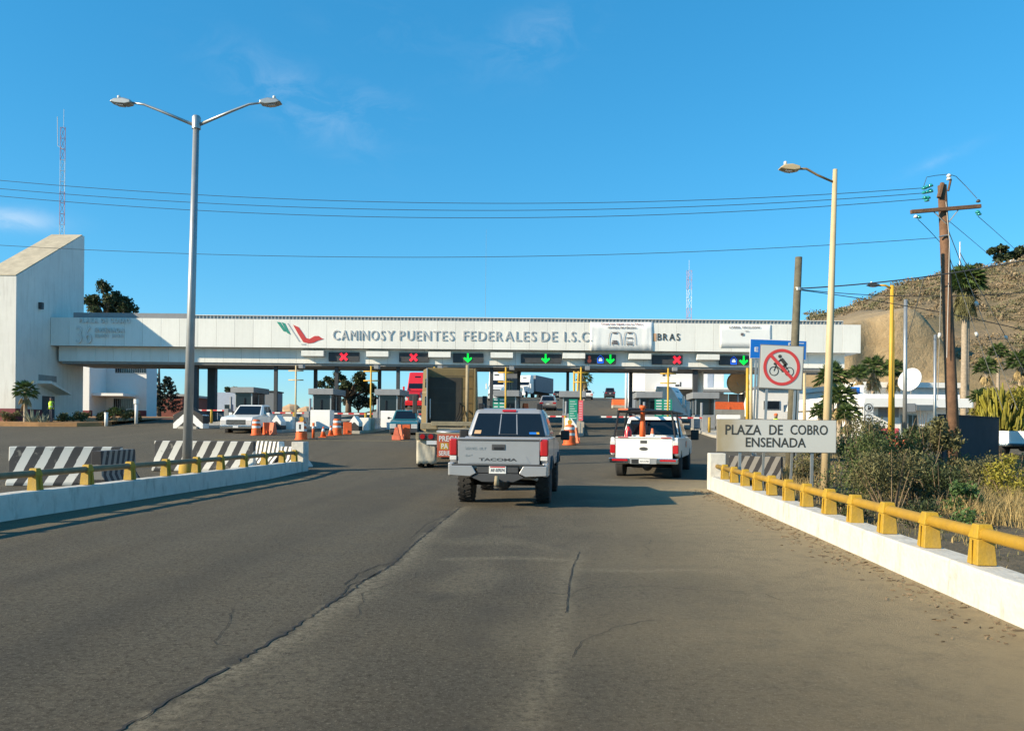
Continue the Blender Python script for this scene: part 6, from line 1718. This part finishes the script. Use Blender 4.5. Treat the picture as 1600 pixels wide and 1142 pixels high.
# round-topped trees far beyond the lanes
px_tree('round dark tree with a flat crown beyond the lanes', 96, 545, 600, 38, 16, 26, 10, 7000, .30, 'leaf_dark', r0=.35, trunk=2.5)
px_tree('lower dark shrubbery under the round tree', 97, 560, 628, 24, 9, 12, 8, 2600, .28, 'leaf_cypress', r0=.12, trunk=.6)
px_tree('dark trees massed behind the annex at right', 92, 1225, 622, 34, 14, 16, 12, 3600, .3, 'leaf_dark', r0=.2)
px_tree('slim dark cypress beneath the right side of the round tree', 90, 583, 624, 3, 10, 7, 4, 900, .22, 'leaf_cypress', r0=.1, trunk=.5)
px_tree('small dark tree behind the bluish building', 120, 362, 607, 12, 5, 6, 5, 800, .3, 'leaf_dark', r0=.15)
px_tree('tiny round tree right of the bluish building', 120, 383, 611, 4, 4, 3, 4, 400, .3, 'leaf_dark', r0=.1)

# fan palms
def frond(b, base, d, ln, fan, droop, seg=11, w=.045):
    d = d.normalized(); side = d.cross(Vector((0, 0, 1)))
    if side.length < .05: side = Vector((1, 0, 0))
    side.normalize(); up = side.cross(d)
    tip = base + d * ln * .45
    b.tube([base, base + d * ln * .24 + up * .02, tip], [.022, .018, .01], 3, False)
    for k in range(seg):
        a = R(-fan + 2 * fan * k / (seg - 1))
        dd = (d * math.cos(a) + side * math.sin(a)).normalized()
        l2 = ln * .55 * (1 - .25 * abs(a) / R(fan))
        e = tip + dd * l2 - Vector((0, 0, droop * l2 * (.6 + .4 * rnd.random())))
        q = dd.cross(up).normalized() * w * ln
        m_ = tip + dd * l2 * .45
        b.add([tip - q * .3, tip + q * .3, m_ + q, e, m_ - q], [(0, 1, 2, 3, 4)])
def palm(label, base, trunk_h, r0, ln, n, leaf='leaf_palm', skirt=0, name='fan_palm', lean=0.0, group='fan palms', dead=.15):
    t = thing(name, label, 'palm', base, 0, group)
    b = MB(); pts = [(lean * trunk_h * (k / 6) ** 2, 0, -.2 + (trunk_h + .2) * k / 6) for k in range(7)]
    b.tube(pts, [r0 * (1.25 if k == 0 else 1 - .2 * k / 6) * rnd.uniform(.94, 1.06) for k in range(7)], 10).build('trunk', 'bark_palm', t, True)
    top = Vector(pts[-1]); b = MB()
    for k in range(n):
        a = k * 2.399963; el = math.asin(max(-1, min(1, 1 - 1.45 * (k + .5) / n)))
        frond(b, top + Vector((0, 0, .02)), Vector((math.cos(a) * math.cos(el), math.sin(a) * math.cos(el), math.sin(el) + .1)), ln * rnd.uniform(.85, 1.15), 62, .25 + .3 * k / n)
    b.build('crown', leaf, t, fix=False)
    if skirt:
        b = MB()
        for k in range(skirt):
            a = k * 2.399963; z = trunk_h * (1 - .02) - rnd.random() * ln * (.5 if skirt < 60 else .75)
            frond(b, Vector((top.x, 0, z)), Vector((math.cos(a), math.sin(a), -1.1 - rnd.random())), ln * rnd.uniform(.7, 1.0), 40, .5, 7, .06)
        b.build('dead_skirt', 'leaf_dead' if skirt < 60 else 'leaf_olive', t, fix=False)
    return t
def px_palm(label, px, pyc, y, ln_px, n, trunk_r=.14, base=None, **kw):
    c = P(px, pyc, y); zb = land(c.x, y) if base is None else base
    return palm(label, (c.x, y, zb), max(.3, c.z - zb), trunk_r, ln_px * y / F, n, **kw)
px_palm('small fan palm in front of the slab tower', 40, 612, 55.5 + .9, 22, 34, .14, skirt=8)
px_palm('small fan palm among shrubs right of the tower', 178, 645, 60, 13, 26, .1, skirt=8)
px_palm('distant fan palm above the uphill road', 913, 590, 116, 15, 30, .3, skirt=20)
px_palm('tall fan palm with a shaggy skirt on the hillside behind the utility pole', 1508, 440, 60, 34, 80, .26, skirt=130)
px_palm('slender palm trunk twin behind the tall shaggy palm', 1512, 462, 60.8, 18, 20, .18, skirt=24)
for px, py, y, ln_, lab in ((1300, 590, 46, 30, 'fan palm close right of the cream lamp pole, upper one'), (1312, 622, 42, 30, 'fan palm close right of the cream lamp pole, lower one'), (1365, 577, 58, 27, 'fan palm left of the yellow street lamp'), (1396, 580, 60, 24, 'fan palm behind the yellow street lamp'), (1325, 648, 39, 24, 'yellowish fan palm above the big bush'), (1282, 645, 40, 20, 'spiky palm behind the cream lamp pole'), (1541, 575, 56, 22, 'fan palm left of the cactus tree top'), (1594, 567, 56, 26, 'fan palm above the cactus tree at the right edge'), (1532, 622, 44, 20, 'small palm in front of the second white building'), (1340, 585, 57, 20, 'small fan palm below the canopy right end'), (1560, 550, 70, 18, 'distant palm on the slope above the cactus tree')):
    px_palm(lab, px, py, y, ln_, 38, .16, skirt=14)
# agaves
def agave(label, px, py, hpx, n=18, y=None, m='agave'):
    p = G(px, py) if y is None else P(px, py, y); p.z = land(p.x, p.y) + .05; h = hpx * p.y / F
    t = thing('agave_plant', label, 'agave', p, 0, 'agaves'); b = MB()
    for k in range(n):
        a = k * 2.4; el = R(35 + 50 * (k / n)); d = Vector((math.cos(a) * math.cos(el), math.sin(a) * math.cos(el), math.sin(el))); s = d.cross(Vector((0, 0, 1))).normalized() * h * .07; q = d.cross(s).normalized() * h * .03
        m_ = d * h * .45; b.add([-s * .7, s * .7, m_ + s, d * h, m_ - s, m_ + q], [(0, 1, 5), (1, 2, 5), (2, 3, 5), (3, 4, 5), (4, 0, 5)])
    b.build('leaves', m, t, fix=False)
agave('large grey agave left of the worker before the tower', 52, 669, 30, y=56.4); agave('smaller agave beside the worker in the yellow vest', 69, 669, 22, y=56.2)
agave('tall spiky agave behind the right lamp pole', 1270, 690, 52, 26, y=34, m='leaf_olive'); agave('spiky agave under the low palms', 1262, 690, 45, 22, y=36, m='leaf_palm')
# shrubs before the tower and office
for k, (px, py, y, r_, lab) in enumerate(((15, 664, 57, .8, 'reddish shrub at the left edge before the tower'), (105, 662, 58, .8, 'dark shrub under the canopy left end'), (128, 660, 59, .9, 'dark shrub before the stair block'), (196, 660, 61, .9, 'low shrub right of the small palm'), (210, 661, 61, .7, 'low sunlit shrub near the office corner'), (160, 662, 60, .7, 'low dark shrub left of the small palm'))):
    c = P(px, py, y); zb = land(c.x, y) + .2
    tree(lab, (c.x, y, zb), clumps(0, r_ * .7, r_ * .7, r_ * .4, 6, r_ * .45), 700, .16, 'leaf_dark' if k in (1, 2, 5) else 'leaf_olive', .3, .05, 'garden_shrub', 'garden shrubs', 'shrub')
for px, lab in ((166, 'short white bollard by the kerb'), (213, 'taller pale bollard near the office corner')):
    c = P(px, 660, 56.5 if px == 166 else 60); zb = gz(c.x, c.y); t = thing('bollard', lab, 'bollard', (c.x, c.y, zb)); MB().tube([(0, 0, 0), (0, 0, .95 if px == 166 else 1.8)], .12, 10).build('post', 'sheet_white', t, True); MB().lathe([(.14, .9), (.14, .98)] if px == 166 else [(.2, 1.5), (.2, 1.85)], 'z', (0, 0, 0), 10).build('cap', 'sheet_white', t)
# candelabra cactus tree
c = P(1566, 690, 37); zb = land(c.x, 37) + .1; t = thing('cactus_tree', 'yellow green candelabra cactus tree at the right edge', 'cactus tree', (c.x, 37, zb))
tr = MB(); tr.tube([(0, 0, -.3), (.05, 0, .9), (0, 0, 1.6)], [.22, .18, .15], 8); b = MB()
for k in range(210):
    a = rnd.uniform(0, 2 * math.pi); d = math.sqrt(rnd.random()); x, y_ = math.cos(a) * d * 1.25, math.sin(a) * d * .9
    z0 = 1.2 + rnd.random() * 1.5 - d * .4; h = rnd.uniform(.35, .75)
    b.tube([(x * .35, y_ * .35, 1.0 + .2 * rnd.random()), (x * .9, y_ * .9, z0), (x, y_, z0 + h * .5), (x * 1.02, y_ * 1.02, z0 + h)], [.04, .048, .055, .025], 5)
for _ in range(16):
    a = rnd.uniform(0, 6.28); d = math.sqrt(rnd.random()); leaf_quads(b, (math.cos(a) * d * 1.2, math.sin(a) * d * .8, 1.5 + rnd.random() * 1.3), (.42, .42, .42), 150, .22, .28, lean=Vector((0, 0, .9)))
tr.build('trunk', 'bark', t, True); b.build('branches', 'leaf_yellow', t, fix=False)
# bushes beside the right parapet
def bush(label, px, y, h, w, n, size, m, aspect=.4, twigs=10, k=9, base_dx=0.0, cat='bush', name='wild_bush'):
    h *= 1.2; w *= 1.1
    c = P(px, 700, y); zb = land(c.x, y)
    t = thing(name, label, cat, (c.x, y, zb), 0, 'bushes beside the right parapet')
    tb_ = MB()
    for _ in range(twigs):
        a = rnd.uniform(0, 6.28); q = Vector((math.cos(a) * w * rnd.uniform(.1, .5), math.sin(a) * w * .5 * rnd.random(), h * rnd.uniform(.6, 1.02)))
        tb_.tube([(q.x * .15, q.y * .15, -.1), (q.x * .6, q.y * .6, q.z * .5), q], [.022, .015, .005], 4)
    tb_.build('stems', 'twig', t, fix=False)
    b = MB()
    for _ in range(k):
        a = rnd.uniform(0, 6.28); d = math.sqrt(rnd.random()); z = h * rnd.uniform(.22, .82); s = w * rnd.uniform(.20, .34) * (1.15 - .5 * z / h)
        leaf_quads(b, (math.cos(a) * d * w * .42 * (1.2 - .6 * z / h), math.sin(a) * d * w * .35, z), (s, s, s * .9), n // k, size, aspect, lean=Vector((0, 0, .5)))
    b.build('foliage', m, t, fix=False)
    return t
for px, y, h, w, n, sz, m, lab in (
    (1366, 21.0, 1.75, 2.0, 5200, .085, 'leaf_mid', 'large dense green bush right of the name sign'), (1395, 19.2, 1.45, 1.9, 4600, .075, 'leaf_olive', 'grey green bush in front of the large dense one'), (1345, 24.5, 2.15, 1.7, 3200, .09, 'leaf_olive', 'bush with yellowish tops close right of the name sign'),
    (1380, 25.0, 2.0, 2.2, 3600, .10, 'leaf_mid', 'green bush behind, left of the orange netting'), (1428, 21.5, 1.5, 1.7, 3200, .085, 'leaf_dark', 'dark bush right of the grey green one'), (1456, 24.8, 2.25, 1.7, 2600, .13, 'leaf_olive', 'tall leafy shrub with reddish leaves beside the utility pole'),
    (1440, 27.5, 2.1, 1.5, 2200, .13, 'leaf_dark', 'dark shrub behind the tall leafy one'), (1500, 25.0, 1.35, 1.9, 2400, .11, 'leaf_olive', 'low brownish shrub before the dark block wall'), (1536, 23.0, 1.0, 1.7, 2000, .09, 'leaf_olive', 'low shrub right of the brownish one before the wall'),
    (1510, 18.0, .85, .8, 700, .12, 'leaf_green', 'bright green broad leaved plant in the middle of the verge'), (1500, 16.6, .40, .8, 500, .11, 'leaf_green', 'bright green low plant nearest the rail'), (1322, 18.6, .62, 1.0, 2000, .07, 'leaf_dark', 'dark bush under the right end of the name sign'),
    (1588, 22.0, 1.3, 1.6, 2000, .10, 'leaf_yellow', 'yellowish shrub at the right edge of the verge'), (1262, 25.0, .95, 1.4, 1600, .09, 'leaf_olive', 'low bush behind the name sign posts'), (1470, 20.5, 1.05, 1.5, 2200, .09, 'leaf_dark', 'low dark bush in the middle of the verge'), (1345, 29.0, 1.8, 2.2, 2400, .11, 'leaf_mid', 'bush behind the stacked symbol sign post'), (1575, 27.5, 1.0, 2.0, 1600, .10, 'leaf_olive', 'low bush in front of the parked white pickup'), (1408, 30.0, 1.1, 2.2, 1800, .10, 'leaf_olive', 'scrubby bush before the low white building'), (1450, 17.3, .6, 1.2, 1500, .08, 'leaf_dark', 'small dark bush close behind the rail')):
    bush(lab, px, y, h, w, n, sz, m)
# grasses, weeds, litter: nobody could count these
def grass_stuff(name, label, m, spots, blade):
    b = MB()
    for (x, y, k, h) in spots:
        z = land(x, y)
        for _ in range(k):
            a = rnd.uniform(0, 6.28); q = Vector((x + rnd.gauss(0, .16), y + rnd.gauss(0, .16), z - .03)); hh = h * rnd.uniform(.5, 1.2)
            d = Vector((math.cos(a) * .45 * rnd.random(), math.sin(a) * .45 * rnd.random(), 1)) * hh; s = Vector((math.sin(a), -math.cos(a), 0)) * blade
            b.add([q - s, q + s, q + d * .6 + s * .8, q + d * .6 - s * .8, q + d + Vector((d.x * .5, d.y * .5, -.1 * hh))], [(0, 1, 2, 3), (3, 2, 4)])
    return tag(b.build(name, m, None, fix=False), label, 'grass', None, 'stuff')
sp = []
for _ in range(520):
    y = rnd.uniform(7, 36); x = right_edge(y) + .5 + rnd.random() ** 1.3 * 14; sp.append((x, y, rnd.randint(14, 34), rnd.uniform(.12, .42)))
grass_stuff('dry_grass', 'dry straw coloured grass on the right verge', 'straw', sp, .006)
sp = []
for px, y, k, h in ((1545, 17.5, 260, .62), (1570, 18.2, 240, .6), (1520, 18.8, 180, .7), (1595, 20, 260, .75), (1245, 24.2, 200, .75), (1262, 23.0, 140, .6), (1535, 20.5, 160, .8)):
    c = P(px, 700, y)
    for _ in range(6): sp.append((c.x + rnd.gauss(0, .35), y + rnd.gauss(0, .35), k // 3, h))
grass_stuff('straw_tufts', 'taller tufts of pale straw grass on the right verge', 'straw', sp, .006)
sp = []
for _ in range(420):
    y = rnd.uniform(6, 34); x = right_edge(y) + .4 + rnd.random() * 10; sp.append((x, y, rnd.randint(12, 28), rnd.uniform(.06, .22)))
grass_stuff('green_weeds', 'short green weeds on the right verge', 'leaf_olive', sp, .008)
b = MB()
for _ in range(620):
    y = rnd.uniform(5.5, 20); e = abs(rnd.gauss(0, .28)); x = right_edge(y) - .24 - e; z = gz(x, y) + .004; a = rnd.uniform(0, 6.28); l_ = rnd.uniform(.006, .028) * (2.5 if rnd.random() < .06 else 1); d = Vector((math.cos(a), math.sin(a), 0)) * l_; s = Vector((-d.y, d.x, 0)).normalized() * rnd.uniform(.002, .007)
    q = Vector((x, y, z)); b.add([q - d - s, q + d - s * .4, q + d + s * .4 + Vector((0, 0, .008)), q - d + s + Vector((0, 0, .012))], [(0, 1, 2, 3)])
tag(b.build('leaf_litter', 'twig', None, fix=False), 'dry leaf litter and twigs along the foot of the right parapet', 'litter', None, 'stuff')
b = MB()
for _ in range(260):
    y = rnd.uniform(7, 26); x = right_edge(y) + .6 + rnd.random() * 9; z = land(x, y); a = rnd.uniform(0, 6.28); l_ = rnd.uniform(.15, .7); d = Vector((math.cos(a), math.sin(a), rnd.uniform(-.1, .35))) * l_
    b.tube([Vector((x, y, z + .03)) - d * .5, Vector((x, y, z + .05)), Vector((x, y, z + .06)) + d * .5], [.012, .010, .004], 3, False)
tag(b.build('dead_twigs', 'twig', None, fix=False), 'dead twigs and branches lying on the right verge', 'twigs', None, 'stuff')
# scrub on the hillside
for nm, m, cnt, lab in (('hill_scrub', 'scrub_brown', 3200, 'brown scrub covering the hillside'), ('green_scrub', 'scrub_green', 2600, 'olive green scrub dotting the hillside')):
    b = MB(); k = 0
    while k < cnt:
        y = rnd.uniform(76, 162); x = rnd.uniform(36 + max(0, y - 100) * .38, 130)
        z, cut = hill_z(x, y)
        if cut > .15 or noise.noise((x * .07, y * .07, 3 if 'green' in nm else 9)) < -.15: continue
        s = rnd.uniform(.3, .6) + 1.3 * rnd.random() ** 4; k += 1
        leaf_quads(b, (x, y, z + s * .15), (s * 1.2, s * 1.2, s * .5), 30 if s < 1 else 70, .17 + s * .13, .6)
    tag(b.build(nm, m, None, fix=False), lab, 'scrub', None, 'stuff')
def hill_tree(px, py, y, rxp, ryp, label, n=2600, m='leaf_dark'):
    c = P(px, py, y); z, _ = hill_z(c.x, y); s = y / F
    tree(label, (c.x, y, z), clumps(0, max(.8, c.z - z), rxp * s, ryp * s, 12, rxp * s * .45), n, .55, m, max(.4, (c.z - z) * .7), .3, 'hill_tree', 'trees on the hill crest')
hill_tree(1562, 396, 152, 16, 14, 'bushy tree on the hill crest left of the larger clump'); hill_tree(1592, 400, 154, 18, 16, 'broad bushy tree on the hill crest at the right edge'); hill_tree(1518, 420, 150, 10, 7, 'low bush on the hill crest beside the tall palm', 1200); hill_tree(1533, 424, 151, 6, 5, 'small bush on the crest left of the bushy tree', 700)
for k, px in enumerate((1528, 1544, 1559, 1582)):
    c = P(px, 424 - k * 1.0, 148); z, _ = hill_z(c.x, 148); o = bx('marker_stone', 'bldg_white', None, -.5, .5, -.4, .4, -1.2, .9, .1); o.location = (c.x, 148, max(z, c.z - .4)); tag(o, 'white marker stone on the hill crest, ' + ('leftmost', 'second from left', 'third from left', 'rightmost')[k] + ' of four', 'marker', 'white markers on the hill')

# ================================================================ people
def person(label, pos, rz, vest='hivis', trousers='cloth_dark', hat='hivis', h=1.72, arm=.0):
    t = thing('person', label, 'person', pos, rz)
    J = [((0, 0, .95), .13), ((0, 0, 1.12), .125), ((0, 0, 1.32), .15), ((0, 0, 1.46), .075), ((0, .01, 1.56), .085), ((0, .01, 1.66), .09),
         ((-.10, 0, .88), .09), ((-.11, .02, .50), .062), ((-.12, -.02, .09), .05), ((-.12, .10, .04), .042), ((.10, 0, .88), .09), ((.12, -.03, .50), .062), ((.14, -.06, .09), .05), ((.14, .06, .04), .042),
         ((-.20, 0, 1.40), .062), ((-.27, -.02, 1.14), .047), ((-.25, .10 + arm, .92 + arm), .036), ((-.25, .14 + arm, .86 + arm), .032), ((.20, 0, 1.40), .062), ((.28, -.02, 1.14), .047), ((.25, .12, .93), .036), ((.25, .16, .87), .032)]
    E = [(0, 1), (1, 2), (2, 3), (3, 4), (4, 5), (0, 6), (6, 7), (7, 8), (8, 9), (0, 10), (10, 11), (11, 12), (12, 13), (2, 14), (14, 15), (15, 16), (16, 17), (2, 18), (18, 19), (19, 20), (20, 21)]
    bm = bmesh.new(); sk = bm.verts.layers.skin.verify(); k = h / 1.75
    vs = []
    for i, (c, r_) in enumerate(J):
        v = bm.verts.new(Vector(c) * k); v[sk].radius = (r_ * k, r_ * k); v[sk].use_root = i == 0; vs.append(v)
    for a_, b_ in E: bm.edges.new((vs[a_], vs[b_]))
    me = bpy.data.meshes.new('body'); bm.to_mesh(me); bm.free(); me.materials.append(M(trousers))
    o = bpy.data.objects.new('body', me); COL.objects.link(o); o.parent = t
    o.modifiers.new('skin', 'SKIN').use_smooth_shade = True; s = o.modifiers.new('sub', 'SUBSURF'); s.levels = s.render_levels = 1
    MB().lathe([(.165 * k, .93 * k), (.17 * k, 1.15 * k), (.19 * k, 1.32 * k), (.15 * k, 1.46 * k), (.07 * k, 1.50 * k)], 'z', (0, 0, 0), 14).build('vest', vest, t, True)
    MB().lathe([(.175 * k, 1.08 * k), (.18 * k, 1.13 * k)], 'z', (0, 0, 0), 14).build('reflective_band', 'sheet_white', t, True)
    MB().lathe([(.02, 1.52 * k), (.085 * k, 1.56 * k), (.098 * k, 1.64 * k), (.09 * k, 1.71 * k), (.04 * k, 1.75 * k)], 'z', (0, .012, 0), 12).build('head', 'skin', t, True)
    MB().lathe([(.13 * k, 1.68 * k), (.11 * k, 1.70 * k), (.10 * k, 1.76 * k), (.04 * k, 1.79 * k)], 'z', (0, .0, 0), 12).build('cap', hat, t, True)
c = P(80, 668, 55.9); person('worker in yellow green vest standing by the agaves before the tower', (c.x, 55.9, gz(c.x, 55.9) + .28), 2.6, hat='cloth_dark')
c = P(1212, 690, 44); person('worker in yellow green vest and orange cap glimpsed above the name sign', (c.x, 44, land(c.x, 44)), 2.9, hat='orange')
